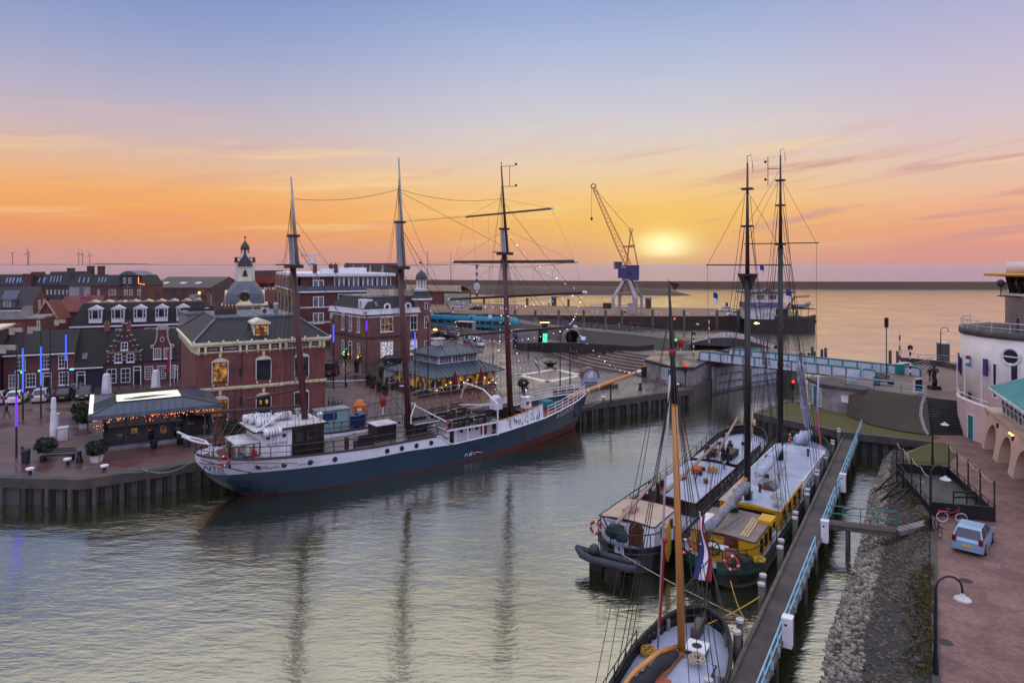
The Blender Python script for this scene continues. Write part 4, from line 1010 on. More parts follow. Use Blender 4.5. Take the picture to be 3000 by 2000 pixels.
for k in range(6):g.box(4.6,4.64,3+k*.9,3.85+k*.9,11.25,12.3)
g.build('glass_balustrade',mat('frosted_glass',A(206,196,170),A(180,172,150),.8,.15,alpha=.75),ro)
f0=wall_frame((0,0),(1,0));fl=wall_frame((0,D),(0,-1))
fo=window(BK,f0,4.1,5.0,2.5,2.6,3,2,gl=m_litdim,sill=1,b=.12);window(BK,f0,9.5,5.0,1.5,2.6,2,2,gl=m_glass,sill=1,b=.12)
window(BK,f0,4.1,.6,2.5,2.7,3,2,gl=m_litoff,sill=1,b=.12);window(BK,f0,9.5,.6,1.5,2.7,2,2,gl=m_litoff,sill=1,b=.12)
for t_ in (2.4,5.6,8.6):window(BK,fl,D-t_,5.0,1.0,2.6,2,3,sill=1,b=.1)
for t_ in (2.4,8.6):window(BK,fl,D-t_,.7,1.0,2.4,2,3,sill=1,b=.1)
door(BK,fl,D-5.6,0,1.3,3.2)
for x in (4.4,8.6):
    g=MB();g.torus((x,.35,9.3),.52,.16,'Y',16,6);g.box(x-.6,x+.6,.2,1.2,8.9,9.0);rw=g.build('round_dormer',m_white,BK);g=MB();g.extr([(x+.45*math.cos(k*.524),.36,9.3+.45*math.sin(k*.524))for k in range(12)],(0,.2,0));g.build('pane',m_glass,rw)
for x in (2.4,11.2):skylight(BK,x,.72,9.85,.7,1.2,math.atan2(2,1.5))
for y in (4,7):g=MB();g.extr([(.55,y,9.3),(1.35,y,10.5),(1.35,y+.8,10.5),(.55,y+.8,9.3)],(-.05,0,.05));g.build('skylight',m_glassb,ro)
g=MB();g.box(.3,2,1.2,3.2,9.0,10.7);d_=g.build('dormer',m_white,ro);window(d_,wall_frame((.3,3.2),(0,-1)),1.0,9.3,.8,1.2,2,1)
# cupola
g=MB();oc=lambda r,z:[(W-.9+r*math.cos(math.pi/8+k*math.pi/4),.9+r*math.sin(math.pi/8+k*math.pi/4),z)for k in range(8)]
g.loft([oc(1.75,0),oc(1.75,10.3)],True,True);tu=g.build('corner_turret',m_brick_brown,BK)
g=MB();g.loft([oc(2.0,10.3),oc(2.0,10.6),oc(1.9,10.62)],True,True);g.loft([oc(1.2,11.9),oc(1.3,12.3),oc(1.0,12.32)],True,True);g.build('turret_cornice',m_white,tu)
g=MB();g.loft([oc(1.95,10.6),oc(1.3,11.4),oc(1.1,12.0)],True,True);g.build('turret_roof',m_slate_far,tu)
g=MB()
for k in range(8):a=k*math.pi/4;g.tube([(W-.9+.85*math.cos(a),.9+.85*math.sin(a),12.3),(W-.9+.85*math.cos(a),.9+.85*math.sin(a),14.0)],.09)
g.build('column',m_white,tu)
g=MB();g.smooth=True;g.lathe([(1.05,14.0),(1.05,14.3),(.98,14.7),(.7,15.2),(.3,15.5),(.05,15.7),(.03,16.8)],14,(W-.9,.9,0));g.build('dome',mat('dome_copper',A(74,92,92),A(60,76,80),1,.5),tu)
g=MB();g.box(W-1.35,W-.85,.9,.93,16.9,17.2);g.tube([(W-.9,.9,16.6),(W-.9,.9,17.6)],.03);g.build('weather_vane',m_iron,tu)
window(tu,wall_frame((0,-.72),(1,0)),W-.9,8.6,.6,1.3,1,1)
window(tu,wall_frame((0,-.72),(1,0)),W-.9,5.2,.8,2.2,2,2);window(tu,wall_frame((0,-.72),(1,0)),W-.9,.8,.8,2.2,2,2)
# small lit trees in pots by its door
lt0=None
for i,(u,v,h)in enumerate(((1034,1050,1.9),(1057,1058,1.7),(1012,1052,1.9))):
    p=G(u,v);lab=('little tree of yellow lights beside the white door','little tree of yellow lights at the building corner','potted tree hung with coloured ball lights')[i]
    t=thing('lit_tree',lab,'potted tree',p,0,'small lit trees by the brown brick building')
    g=MB();g.cyl((0,0),.3,.36,0,.5,8);g.build('pot',m_iron,t)
    g=MB();g.lathe([(.5,.5),(.4,1.0),(.2,h*.8),(.02,h)],8);g.build('crown',mat('conifer',A(40,52,30),A(28,40,24),6,.9)if 'conifer' not in MATS else MATS['conifer'],t)
    g=MB()
    for k in range(26 if i<2 else 9):
        f=rnd.random();a=rnd.random()*6.28;r_=.55*(1-f)+.06;g.mat(0 if i<2 or k%2 else 1).ball((r_*math.cos(a),r_*math.sin(a),.5+f*(h-.5)),.05 if i<2 else .11,n=5,m=3)
    g.build('fairy_lights',[g_warm if i == 2 else glow('fairy_amber%d'%i,(255,170,30),4),g_green],t)

# ================================================================= flood dike, promenade, amphitheatre steps
g=MB();rg=[]
for i,p in enumerate(DIKE):
    a=Vector(DIKE[max(i-1,0)]);b=Vector(DIKE[min(i+1,len(DIKE)-1)]);d=(b-a).normalized();n=Vector((d.y,-d.x))*-1;p=Vector(p)
    # n points to the sea side
    n=Vector((-d.y,d.x))if (-d.y*1+d.x*1)>0 else Vector((d.y,-d.x))
    inn=-n
    rg.append([(*(p+inn*9),2.0),(*(p+inn*2.4),4.15),(*(p+n*2.4),4.15),(*(p+n*4.5),-1)])
for k,mi in ((0,1),(1,0),(2,1)):
    g.mat(mi)
    for a,b in zip(rg,rg[1:]):g.poly([a[k],b[k],b[k+1],a[k+1]])
struct('promenade_path',g,[m_promen,m_dikest])
def railing(name,label,pts,h=1.05,rails=3,step=1.6,m=None,r=.03,pm=None,cat='railing',group=None):
    o=thing(name,label,cat,pts[0],0,group);P=[Vector(p)-Vector(pts[0])for p in pts]
    g=MB();g2=MB()
    for k in range(rails):
        z=h*(k+1)/rails;g2.tube([p+Vector((0,0,z))for p in P],r if k<rails-1 else r*1.4,5)
    for a,b in zip(P,P[1:]):
        L=(b-a).length;n=max(1,round(L/step))
        for i in range(n+1):q=a.lerp(b,i/n);g.tube([q,q+Vector((0,0,h))],r*1.2,5)
    g2.build('rail',m or m_steel,o);g.build('rail_post',pm or m or m_steel,o);return o
for s_,lb in ((1,'steel railing along the sea side of the promenade'),(-1,'steel railing along the land side of the promenade')):
    pp=[]
    for i,p in enumerate(DIKE[:-1]):
        a=Vector(DIKE[max(i-1,0)]);b=Vector(DIKE[min(i+1,len(DIKE)-1)]);d=(b-a).normalized();n=Vector((-d.y,d.x))
        q=Vector(p)+n*(2.2 if s_>0 else -2.2);pp.append((q.x,q.y,4.15))
    railing('promenade_railing',lb,pp[1:]if s_>0 else pp[1:6],1.1,4,1.8,m_steel,.025,group='promenade railings')
# amphitheatre
def lerp2(a,b,t):return (a[0]+(b[0]-a[0])*t,a[1]+(b[1]-a[1])*t)
g=MB();n_st=7
for k in range(n_st):
    off=k*1.15;z1=2.1+.27*(k+1)
    A_=(7.6+off*1.25,126.5-off*.35);B_=(19.4+off*.9,102.2+off*.9);
    poly=[A_]
    for i in range(1,12):
        t=i/12;p=lerp2(A_,B_,t);bow=1.8*math.sin(math.pi*t);poly.append((p[0]-bow*.9,p[1]-bow*.35))
    poly.append(B_);poly +=[(26.6,108),(27.5,113),(24,121),(14,128)]

    poly +=[(A_[0]+3.5,A_[1]+2.2),(A_[0]+1.2,A_[1]+1.4)]
    g.prism(poly,2.1+.27*k,z1 if k<n_st-1 else z1)
struct('amphitheatre_pavement',g,mat('step_stone',A(136,116,104),A(110,94,86),.4,.5,fine=.12))
w_=thing('stone_wall','dark basalt retaining wall behind the curved steps','wall',(0,0,0))
g=MB();pts=[G(1515,1025,2.1),G(1600,1023,2.6),G(1700,1026,3.6),G(1868,1036,3.6),G(1915,1030,3.6)]
g.loft([[p-Vector((0,0,.6)),p+Vector((0,0,1.3)),p+Vector((.2,.7,1.3)),p+Vector((.2,.7,-.6))]for p in pts],True,True);g.build('masonry',m_dikest,w_)
# concrete shell shelters set in the dike
for i,(u,v,r_)in enumerate(((1675,1011,1.75),(1582,1005,1.6))):
    p=G(u,v,2.4);t=thing('shell_shelter',('round mouthed concrete shell shelter with an open front','leaning concrete shell shelter half sunk in the dike')[i],'shelter',(p.x,p.y,2.2),rad(10))
    g=MB();g.smooth=True;rings=[]
    for y,k,w2 in ((-.3,1.0,.28),(0,1.1,.4),(1.6,.95,.4),(3,.6,.3)):
        rings.append([(r_*k*math.cos(a)*.95+(.3*i*math.sin(a)),y,max(r_*1.0+r_*k*math.sin(a)*1.0,-.2))for a in [-.9+4.9*j/14 for j in range(15)]])
    g.loft(rings,False)
    g2=MB();g2.smooth=True;g2.tube([((r_*.93)*math.cos(a)+.3*i*math.sin(a),-.3,r_+r_*.98*math.sin(a))for a in [-.9+4.9*j/16 for j in range(17)]],.26,7)
    g2.mat(1).extr([(r_*.9*math.cos(a),1.2,r_+r_*.9*math.sin(a))for a in [j*math.pi/8 for j in range(16)]],(0,.2,0));g2.build('rim',[m_conc,m_iron],t)
    g.build('shell',m_conc,t)
p=G(2140,1010,4.1);t=thing('concrete_hump','smooth concrete hump on the promenade end by the bridge','shelter',p,rad(-25))
g=MB();g.smooth=True;rings=[]
for y in (-2.6,-1.2,.2,1.6,3):rings.append([(-7.5+15*j/12,y,2.3*math.sin(math.pi*j/12)*(1-.3*abs(y-.2)/2.8))for j in range(13)])
g.loft(rings,False);g.build('shell',m_conc,t);g=MB();g.extr([(-7.5+15*j/12,-2.62,2.3*math.sin(math.pi*j/12)*.7)for j in range(13)],(0,-.1,0));g.build('face_wall',m_concd,t)
# information kiosk, bin and sign by the dike
p=G(1596,1025);t=thing('info_pillar','slim signal pillar with a glowing green panel','information pillar',p,.2)
g=MB();g.box(-.1,.1,-.1,.1,0,5.2);g.box(-.55,.55,-.14,.14,3.4,5.2);g.box(-.7,.7,-.3,.3,5.2,5.3);g.build('pillar_post',mat('navy_panel',A(30,50,110),None,1,.4),t)
g=MB();g.box(-.42,.42,-.18,-.14,1.5,3.2);g.build('glowing_panel',glow('green_screen',(60,235,150),1.6),t)
g=MB();g.box(-.9,.9,-.32,.32,5.32,5.42);g.build('lamp_head',g_warm,t)
p=G(1703,1008,2.5);t=thing('info_board','tilted blue and white map board at the dike foot','sign',p,-.3)
g=MB();g.tube([(0,0,0),(0,0,1)],.08);g.build('post',m_iron,t);g=MB();g.rbox((0,0,1.2),(1.7,1.1,.06),0,.6);g.build('panel',mat('map_panel',A(150,190,220),A(220,226,230),3),t)
# low stone shed and open hatch at the dike, brown bins
p=G(1530,1018);t=thing('dike_shed','grey stone shed with dark doorway built into the dike','shed',p,rad(-20))
g=MB();g.box(-2.3,2.4,0,3,0,3.5);g.build('wall',m_conc,t);g=MB();g.box(-2.0,-1.0,-.05,0,0,2.7);g.build('door',m_iron,t)
# ================================================================= station hall, train, road to the pier
ST=thing('station_hall','long brick shed with a lattice glazed roof by the water','building',(-46,273,2.1),rad(-20))
g=MB();g.box(0,28,0,10,0,5.8);g.build('wall',m_brick_far,ST)
g=MB();g.extr([(-.3,-.4,5.8),(28.3,-.4,5.8),(26,4,8.4),(2,4,8.4)],(0,0,.15));g.extr([(-.3,10.4,5.8),(28.3,10.4,5.8),(26,6,8.4),(2,6,8.4)],(0,0,.15));g.box(2,26,4,6,8.3,8.5)
ro=g.build('roof',mat('glazed_roof',A(206,176,138),A(190,160,124),.5,.2,metal=.3),ST)
g=MB()
for k in range(24):
    x=.5+k*1.15
    for s in (-1,1):g.bar((x,-.4,6.0),(min(max(x+s*1.5,1),27),4,8.6),.22,.1)
g.bar((0,-.4,6.0),(28,-.4,6.0),.3);g.bar((2,4,8.6),(26,4,8.6),.3);g.build('roof_lattice',m_brown_far,ro)
g=MB();g.box(22,32.5,-2.4,-1.9,0,5.4);g.build('hoarding',mat('pale_green_board',A(168,176,150),A(150,160,140),.4,.7),ST)
g=MB();g.box(5,12,-.1,0,.2,3.4);g.build('door',m_curtain,ST)
a0,a1=Vector((-33.5,189)),Vector((1.84,171.8));d=(a1-a0).normalized();tr=thing('train','turquoise regional train standing at the platform by the dike','train',(a1.x,a1.y,2.1),math.atan2(d.y,d.x))
m_turq=mat('turquoise_paint',A(40,160,186),A(30,146,172),.4,.35)
secs=[(-40,-26.4),(-26,-13.4),(-13,0)]
for i,(x0,x1)in enumerate(secs):
    prof=[(-1.4,.5),(-1.42,1.6),(-1.38,2.4),(-1.15,3.1),(-.7,3.45),(.7,3.45),(1.15,3.1),(1.38,2.4),(1.42,1.6),(1.4,.5)]
    g=MB();rg=[]
    ends=[(x0,1),(x1,1)]if i<2 else [(x0,1),(x1-3.2,1),(x1-1.4,.93),(x1-.5,.78),(x1,.5)]
    for x,k in ends:rg.append([(x,y*(.6+.4*k),.5+(z-.5)*k)for y,z in prof])
    g.loft(rg,True,True);b=g.build('carriage',m_turq,tr)
    g=MB();L=x1-x0-(3.4 if i == 2 else 1.2)
    n=5
    for k in range(n):xa=x0+.6+k*L/n;g.box(xa,xa+L/n-.35,-1.46,-1.40,1.35,2.2)
    g.build('window_band',mat('train_glass',A(50,44,42),A(120,84,50),.35,.1)if i == 0 else MATS['train_glass'],b)
    g=MB();g.box(x0+1,x1-(4 if i == 2 else 1),-.8,.8,3.42,3.75);g.box(x0+3,x0+6,-.6,.6,3.75,3.95);g.build('roof_equipment',m_brown_far,b)
    g=MB()
    for x in (x0+2,x1-3):g.box(x-1,x+1,-1,1,.05,.55)
    g.build('bogie',m_iron,b)
g=MB();g.extr([(-1.9,-1.1,2.95),(-1.9,1.1,2.95),(-.33,.75,1.75),(-.33,-.75,1.75)],(.1,0,.08));g.build('windscreen',m_glassb,b)
g=MB();g.box(-.15,.05,-.75,-.45,1.1,1.3);g.box(-.15,.05,.45,.75,1.1,1.3);g.build('headlight',g_white,b)
# platform wall and shelter
w_=thing('platform_wall','long grey concrete wall along the train platform','wall',(0,0,0))
pts=[G(1255,962),G(1350,975),G(1450,992),G(1500,1000)]
g=MB();g.loft([[p+Vector((0,-.2,-.3)),p+Vector((0,-.2,1.3)),p+Vector((0,.2,1.3)),p+Vector((0,.2,-.3))]for p in pts],True,True);g.build('masonry',m_conc,w_)
p=G(1365,973);t=thing('platform_shelter','small pale glass platform shelter with flat roof','shelter',p,rad(-26))
g=MB();g.box(-2.4,2.4,-1,1,2.5,2.7);g.build('roof',m_whitew,t);g=MB();g.box(-2.3,2.3,.9,.95,.1,2.5);g.box(-2.3,-2.25,-.9,.9,.1,2.5);g.box(2.25,2.3,-.9,.9,.1,2.5)
for x in (-.8,.8):g.box(x,x+.05,-.5,.9,.1,2.5)
g.build('glass_wall',mat('shelter_glass',A(170,166,146),A(150,150,134),.8,.15),t)
p=G(1436,980);t=thing('platform_clock','round white clock on a thin platform post','clock',p,.1)
g=MB();g.tube([(0,0,0),(0,0,4.2)],.06);g.build('post',m_iron,t);g=MB();g.extr([(.5*math.cos(k*.524),-.12,4.3+.5*math.sin(k*.524))for k in range(12)],(0,.22,0));g.build('clock_face',m_white,t)
# banded signal mast, boat masts beyond the shed
p=HT(1397,850,330);t=thing('signal_mast','tall black and white banded harbour signal mast','mast',(p.x,330,3.2))
g=MB()
for k in range(9):g.mat(k%2).cyl((0,0),.48,.48,k*1.65,(k+1)*1.65,8)
g.mat(0).box(-1.3,1.3,-1.3,1.3,14.8,15.2);g.build('mast_pole',[m_black,m_white],t)
g=MB()
for z in (3.6,4.6,5.6):g.box(-1.4,1.4,-.7,-.5,z,z+.5);g.cyl((0,0),1.1,1.1,z-.3,z-.1,10)
g.build('signal_panel',m_white,t)
for i,(u,vt,vb)in enumerate(((1253,733,850),(1321,742,850))):
    pb=G(u,vb,.5);pt=HT(u,vt,pb.y);t=thing('distant_boat',('bare boat mast with a spreader, behind the brick shed roof','shorter bare boat mast behind the lattice roof, near the signal mast')[i],'boat',(pb.x,pb.y,0))
    g=MB();g.tube([(0,0,.5),(0,0,pt.z)],.3,6,.12);g.bar((-1.2,0,pt.z*.62),(1.2,0,pt.z*.62),.1);g.build('mast',m_iron,t)
    g=MB();g.loft([[(x,-w2,1.6),(x,0,-.4),(x,w2,1.6)]for x,w2 in ((-8,.4),(-4,2),(3,2.1),(8,.2))],False);g.poly([(-8,-.4,1.6),(-4,-2,1.6),(3,-2.1,1.6),(8,-.2,1.6),(8,.2,1.6),(3,2.1,1.6),(-4,2,1.6),(-8,.4,1.6)]);g.build('hull',m_brown_far,t)

# ================================================================= pier furniture
pz=3.2;pile0=None
fr_x=[1509,1568,1636,1709,1773,1821,1910,2002,2098,2160,2250,2330]
for i,u in enumerate(fr_x):
    q=G(u,927,pz);loc=(q.x,q.y-.9,-1.0)
    if pile0 is None:
        pile0=thing('mooring_pile','weathered timber mooring pile against the rusty pier front','mooring pile',loc,0,'timber piles along the pier front')
        g=MB();g.cyl((0,0),.4,.36,0,6.1,8);g.build('timber_post',m_wood,pile0);g=MB();g.cyl((0,0),.42,.42,6.1,6.3,8);g.build('pile_cap',m_conc,pile0)
    else:dup(pile0,loc,i)
dol=None
for i,(u,vt,vb,wd)in enumerate(((1417,872,890,2.0),(1545,871,893,2.4),(1609,886,895,1.2),(1624,867,895,4.4),(1667,874,898,2.2),(1816,878,900,1.6),(1903,870,904,5.4),(2135,884,905,2.4))):
    q=G(u,vb,pz);zt_=HT(u,vt,q.y+2).z
    t=thing('dolphin',('slim dark mooring dolphin behind the pier','thick concrete capped mooring dolphin behind the pier')[wd>3],'mooring post',(q.x,q.y+2.2,-1),0,'mooring dolphins behind the pier' if wd <= 3 else 'thick dolphins behind the pier')
    r_=wd/2*q.y/2000*3.2
    g=MB()
    if wd>3:
        for a in range(6):g.cyl((r_*.7*math.cos(a),r_*.7*math.sin(a)),r_*.35,r_*.35,0,zt_+.2,7)
    else:g.cyl((0,0),r_,r_,0,zt_+.6,8)
    g.build('post',m_wood,t)
    g=MB();g.cyl((0,0),r_*1.15,r_*1.15,zt_+(.2 if wd>3 else .6),zt_+(.9 if wd>3 else .8),10);g.build('cap',m_conc,t)
bol0=None
for i,(u,v)in enumerate(((1595,918),(1735,920),(1935,921),(1750,918),(1922,922),(2014,925),(2087,925))):
    q=G(u,v,pz)
    if bol0 is None:
        bol0=thing('pier_bollard','pale round topped bollard on the pier deck','bollard',q,0,'bollards on the pier');g=MB();g.lathe([(.4,0),(.3,.2),(.26,.55),(.5,.7),(.5,.85),(.1,.95)],8);g.build('bollard_body',m_whitew,bol0)
    else:dup(bol0,q,i)
q=G(1779,903,pz);t=thing('site_container','green canvas covered container by the crane legs','container',(q.x,q.y,pz),rad(-5))
g=MB();g.box(-1.5,1.5,-.9,.9,.15,1.9);g.build('container_body',mat('green_tarp',A(50,84,66),A(40,70,58),1,.7),t);g=MB();g.box(-1.55,1.55,-.95,.95,0,.15);g.build('skid',m_iron,t)
for i,(u0,u1,v)in enumerate(((1726,1765,902),(1800,1900,903))):
    a,b=G(u0,v,pz),G(u1,v,pz);t=thing('lattice_boom',('short steel lattice boom section lying on the pier','long steel lattice boom lying on the pier behind the crane')[i],'boom',a,math.atan2((b-a).y,(b-a).x));L=(b-a).length
    g=MB()
    for y in (0,1):
        for z in (.1,1.2):g.bar((0,y,z),(L,y,z),.1)
    n=int(L/1.1)
    for k in range(n):g.bar((k*L/n,0,.1),((k+1)*L/n,0,1.2),.07);g.bar((k*L/n,0,1.2),((k+1)*L/n,0,.1),.07)
    g.build('lattice',m_steel,t)
# ================================================================= harbour crane
q=G(1838,919,pz);CR=thing('harbour_crane','old blue slewing dock crane on four grey portal legs with raised lattice jib','crane',(q.x,215.5,pz),rad(-14))
m_cgrey=mat('crane_grey',A(186,176,170),A(160,152,148),.6,.55);m_cblue=mat('crane_blue',A(84,80,140),A(72,70,128),.5,.5,fine=.08);m_cbr=mat('crane_jib',A(230,150,70),A(206,124,60),.5,.5)  # jib orange brightened in its base colour for the sun behind it
k=215.5/2000
fx=[(-4.2,-2.6),(3.0,-3.2),(4.4,2.6),(-2.6,2.9)]
for x,y in fx:
    g=MB();g.loft([[(x+a,y+b,0)for a,b in ((-.42,-.42),(.42,-.42),(.42,.42),(-.42,.42))],[(x*.98+a,y+b,5.1)for a,b in ((-.5,-.45),(.5,-.45),(.5,.45),(-.5,.45))],[(x*.25+a,y*.3+b,10.6)for a,b in ((-.5,-.4),(.5,-.4),(.5,.4),(-.5,.4))]],True,True)
    g.rbox((x,y,.15),(1.3,.9,.3));g.build('leg',m_cgrey,CR)
g=MB();g.lathe([(1.3,10.2),(1.6,10.5),(1.6,11.0),(1.2,11.2)],14);g.bar((-2.6,-.8,6.7),(2.2,-.8,6.7),.5);g.box(1.6,3.2,1.2,2.4,0.3,9.2);g.build('portal',m_cgrey,CR)
g=MB();g.box(.5,2.9,-4.2,-2.8,0.1,3.6);g.build('cable_house',m_cgrey,CR)
for x in (-1.6,.6):g=MB();g.box(x-.45,x+.45,-1.1,-1.05,7.0,8.4);g.build('lit_window',m_litdim,CR)
g=MB();g.box(-2.7,3.7,-1.7,1.7,11.2,15.3);g.box(1.5,3.6,-1.72,1.72,10.5,11.2);g.box(-4.0,-1.6,-1.5,1.0,14.2,16.3);hs=g.build('machine_house',m_cblue,CR)
g=MB();g.box(-4.05,-3.4,-1.53,1.05,14.6,15.9);g.build('cab_window',m_litdim,hs)
g=MB();g.box(-4.2,-1.6,-1.6,1.1,16.3,16.42);g.box(-4.1,-1.6,-1.55,1.05,14.1,14.22);g.build('cab_trim',mat('crane_yellow',A(200,150,50)),hs)
text('lettering','FIGEE',.62,m_white,hs,(-.9,-1.73,14.7),(math.pi/2,0,0))
def lattice(g,a,b,w0,w1,n,wd=.2,side=Vector((0,1,0)),upv=None):
    a=Vector(a);b=Vector(b);d=(b-a).normalized();up=d.cross(side).normalized()
    c=[]
    for i in range(n+1):
        t=i/n;w=w0+(w1-w0)*t;p=a.lerp(b,t);c.append([p+side*w/2+up*w/2,p-side*w/2+up*w/2,p-side*w/2-up*w/2,p+side*w/2-up*w/2])
    for j in range(4):
        for i in range(n):g.bar(c[i][j],c[i+1][j],wd);g.bar(c[i][j],c[i+1][(j+1)%4],wd*.55)
tip=Vector((-10.6,0,43.34-pz));foot=Vector((.4,0,15.2))
mid=foot.lerp(tip,.22)
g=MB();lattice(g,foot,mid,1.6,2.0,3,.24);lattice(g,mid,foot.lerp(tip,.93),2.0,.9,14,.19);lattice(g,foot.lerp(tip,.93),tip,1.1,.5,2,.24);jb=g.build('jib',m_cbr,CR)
g=MB();g.torus(tip+Vector((0,0,.3)),.75,.16,'Y',16,6);g.build('jib_sheave',m_iron,jb)
ap=Vector((1.2,0,29.4-pz))
g=MB()
for y in (-1.3,1.3):
    g.bar((-.2,y,15.2),ap+Vector((0,y*.15,0)),.34);g.bar((3.3,y,15.2),ap+Vector((0,y*.15,0)),.28)
    g.bar((.6,y*.7,21.5),(2.4,y*.7,21.5),.3)
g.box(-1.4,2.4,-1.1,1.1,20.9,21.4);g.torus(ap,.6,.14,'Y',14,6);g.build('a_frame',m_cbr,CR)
g=MB();g.tube([ap,tip],.06,4);g.tube([tip+Vector((-.6,0,0)),tip+Vector((-.6,0,-9.6))],.05,4);g.build('hoist_rope',m_iron,CR)
g=MB();g.lathe([(.1,-10.6),(.35,-10.3),(.35,-9.8),(.1,-9.5)],8,tip+Vector((-.6,0,0)));g.build('hook_block',m_iron,CR)
g=MB();g.extr([(-.1,-1.72,12.2),(1.7,-1.72,12.2),(.8,-1.72,13.7)],(0,-.03,0));g.build('panel_mark',mat('dark_blue',A(44,34,76)),hs)
# ================================================================= work ship at the pier head
q=G(2225,928,pz);TG=thing('work_ship','white and blue harbour work ship with glazed wheelhouse moored at the pier head','ship',(q.x,q.y-5,0),rad(-3))
m_hullbr=mat('dark_hull',A(74,56,50),A(54,44,42),.4,.7,fine=.15)
g=MB();st=[(-7,3.3,3.4),(-5,3.6,3.2),(6,3.6,3.1),(11,3.0,3.3),(13.6,1.2,4.0),(14.2,.1,4.3)]
g.loft([[(s,-w_,zt_),(s-.2,-w_*.9,-.5),(s-.2,w_*.9,-.5),(s,w_,zt_)]for s,w_,zt_ in st],False);g.poly([(s,-w_,zt_-.25)for s,w_,zt_ in st]+[(s,w_,zt_-.25)for s,w_,zt_ in st[::-1]]);g.build('hull',m_hullbr,TG)
g=MB();g.box(-6,1.5,-2.8,2.8,3.1,6.2);g.box(-6.6,4.8,-3,3,6.2,8.0);ds=g.build('deckhouse',m_whitew,TG)
g=MB();g.box(-6.7,3.0,-3.06,3.06,6.4,7.9);g.build('blue_band',mat('slate_blue',A(110,110,150),A(96,98,136),.6,.5),ds)
g=MB();g.box(-4.5,4.2,-2.6,2.6,8.0,10.6);wh=g.build('wheelhouse',m_whitew,TG)
for x in (-2.3,1.0):window(wh,wall_frame((0,-2.6),(1,0)),x,8.7,2.5,1.4,2,1,gl=m_litdim)
window(wh,wall_frame((4.2,-2.6),(0,1)),2.6,8.7,4,1.4,3,1)
g=MB();g.box(-7.6,7.2,-3.2,3.2,10.6,11.0);g.extr([(-1.5,-1,11),(1.8,-1,11),(.2,-1,12.0)],(0,2,0));g.build('roof',mat('roof_blue_grey',A(96,96,116),A(84,84,104),.6,.5),wh)
g=MB();g.box(3.6,5.6,-2.2,2.2,4,6);g.box(5,13,-2.9,2.9,6.0,6.2)
for x in (5.2,7,9,11):g.tube([(x,-2.8,3.1),(x,-2.8,7.3)],.08)
g.tube([(4.5,-2.8,7.3),(12.5,-2.8,7.3)],.06);g.build('aft_deck',m_iron,TG)
g=MB();g.bar((6,0,6.2),(8.2,0,9.4),.5);g.bar((8.2,0,9.4),(12.4,0,9.6),.4);g.build('deck_crane',mat('orange_crane',A(200,110,40)),TG)
g=MB();g.smooth=True;g.tube([(7.5,-1,6.7),(10,-1.1,6.6),(11.6,-.6,7.0),(12.4,0,7.6),(11.6,.6,7.0),(10,1.1,6.6),(7.5,1,6.7)],.45,8);g.build('rescue_boat',m_conc,TG)
g=MB()
for x in (13.2,12.2,10.5,-6):g.torus((x,-2.6 if x<12 else -1.6,2.4),.45,.18,'Y',12,6)
g.build('tyre_fender',m_black,TG)
text('lettering','EMTN',.55,m_white,wh,(-2.8,-3.1,7.2),(math.pi/2,0,0))

# ================================================================= lock head on the town side, gates, and beyond
LKW=thing('lock_building','stained concrete lock head with flat roof and teal doors','lock building',(0,0,0))
P_=[(19.9,101.8),(22.5,94.4),(25.2,94.2),(28.9,100.6),(35.2,105.5),(33,112),(24,111)]
g=MB();g.prism(P_,-1,4.4);g.build('wall',m_conc,LKW)
g=MB();g.prism([(x+(x-27)*.02,y+(y-103)*.02)for x,y in P_],4.4,4.75);g.build('roof',m_asph,LKW)
f=wall_frame((19.9,101.8),(2.6,-7.4));
door(LKW,f,6.7,2.15,1.4,2.2,fr=m_white,leaf=m_teal,light=False);window(LKW,f,5.2,2.6,.9,1.6,3,5,t=.04)
g=MB();g.bar((23,94.0,2.5),(26.5,96.2,.6),.35);g.bar((25.2,93.8,2.2),(28.8,100.2,2.0),.25);g.build('timber_guide',m_wood,LKW)
gt=thing('lock_gate','pale steel lock gate with riveted ribs standing open by the lock head','lock gate',(29.25,100.35,0),math.atan2(4.9,6.0))
g=MB();g.box(0,7.7,-.45,-.1,-.5,3.85);g.build('gate_skin',mat('gate_steel',A(196,200,208),A(160,166,174),.6,.6,fine=.12),gt)
g=MB()
for z in (.3,1.4,2.6,3.75):g.box(-.05,7.75,-.62,-.45,z-.09,z+.09)
for x in (0,.5,7.7):g.box(x-.08,x+.08,-.6,-.45,-.5,3.85)
g.build('gate_rib',m_conc,gt)
gt2=dup(gt,(36.6,106.6,.2),math.atan2(4.2,6.4),'inner pale steel lock gate half hidden under the bridge')
q=G(2240,1030,4.3);t=thing('sluice_platform','flat concrete sluice platform with grey railing beyond the bridge','lock building',(q.x,q.y,0),rad(-35))
g=MB();g.box(-6,5,-3,5,-1,4.1);g.build('wall',m_concd,t);g=MB();g.box(-6.2,5.2,-3.2,5.2,4.1,4.35);g.build('deck',m_asph,t)
railing('sluice_railing','grey three bar railing on the sluice platform',[G(2187,1018,4.35),G(2215,1009,4.35),G(2300,1022,4.35),G(2303,1034,4.35)],1.15,3,1.6)
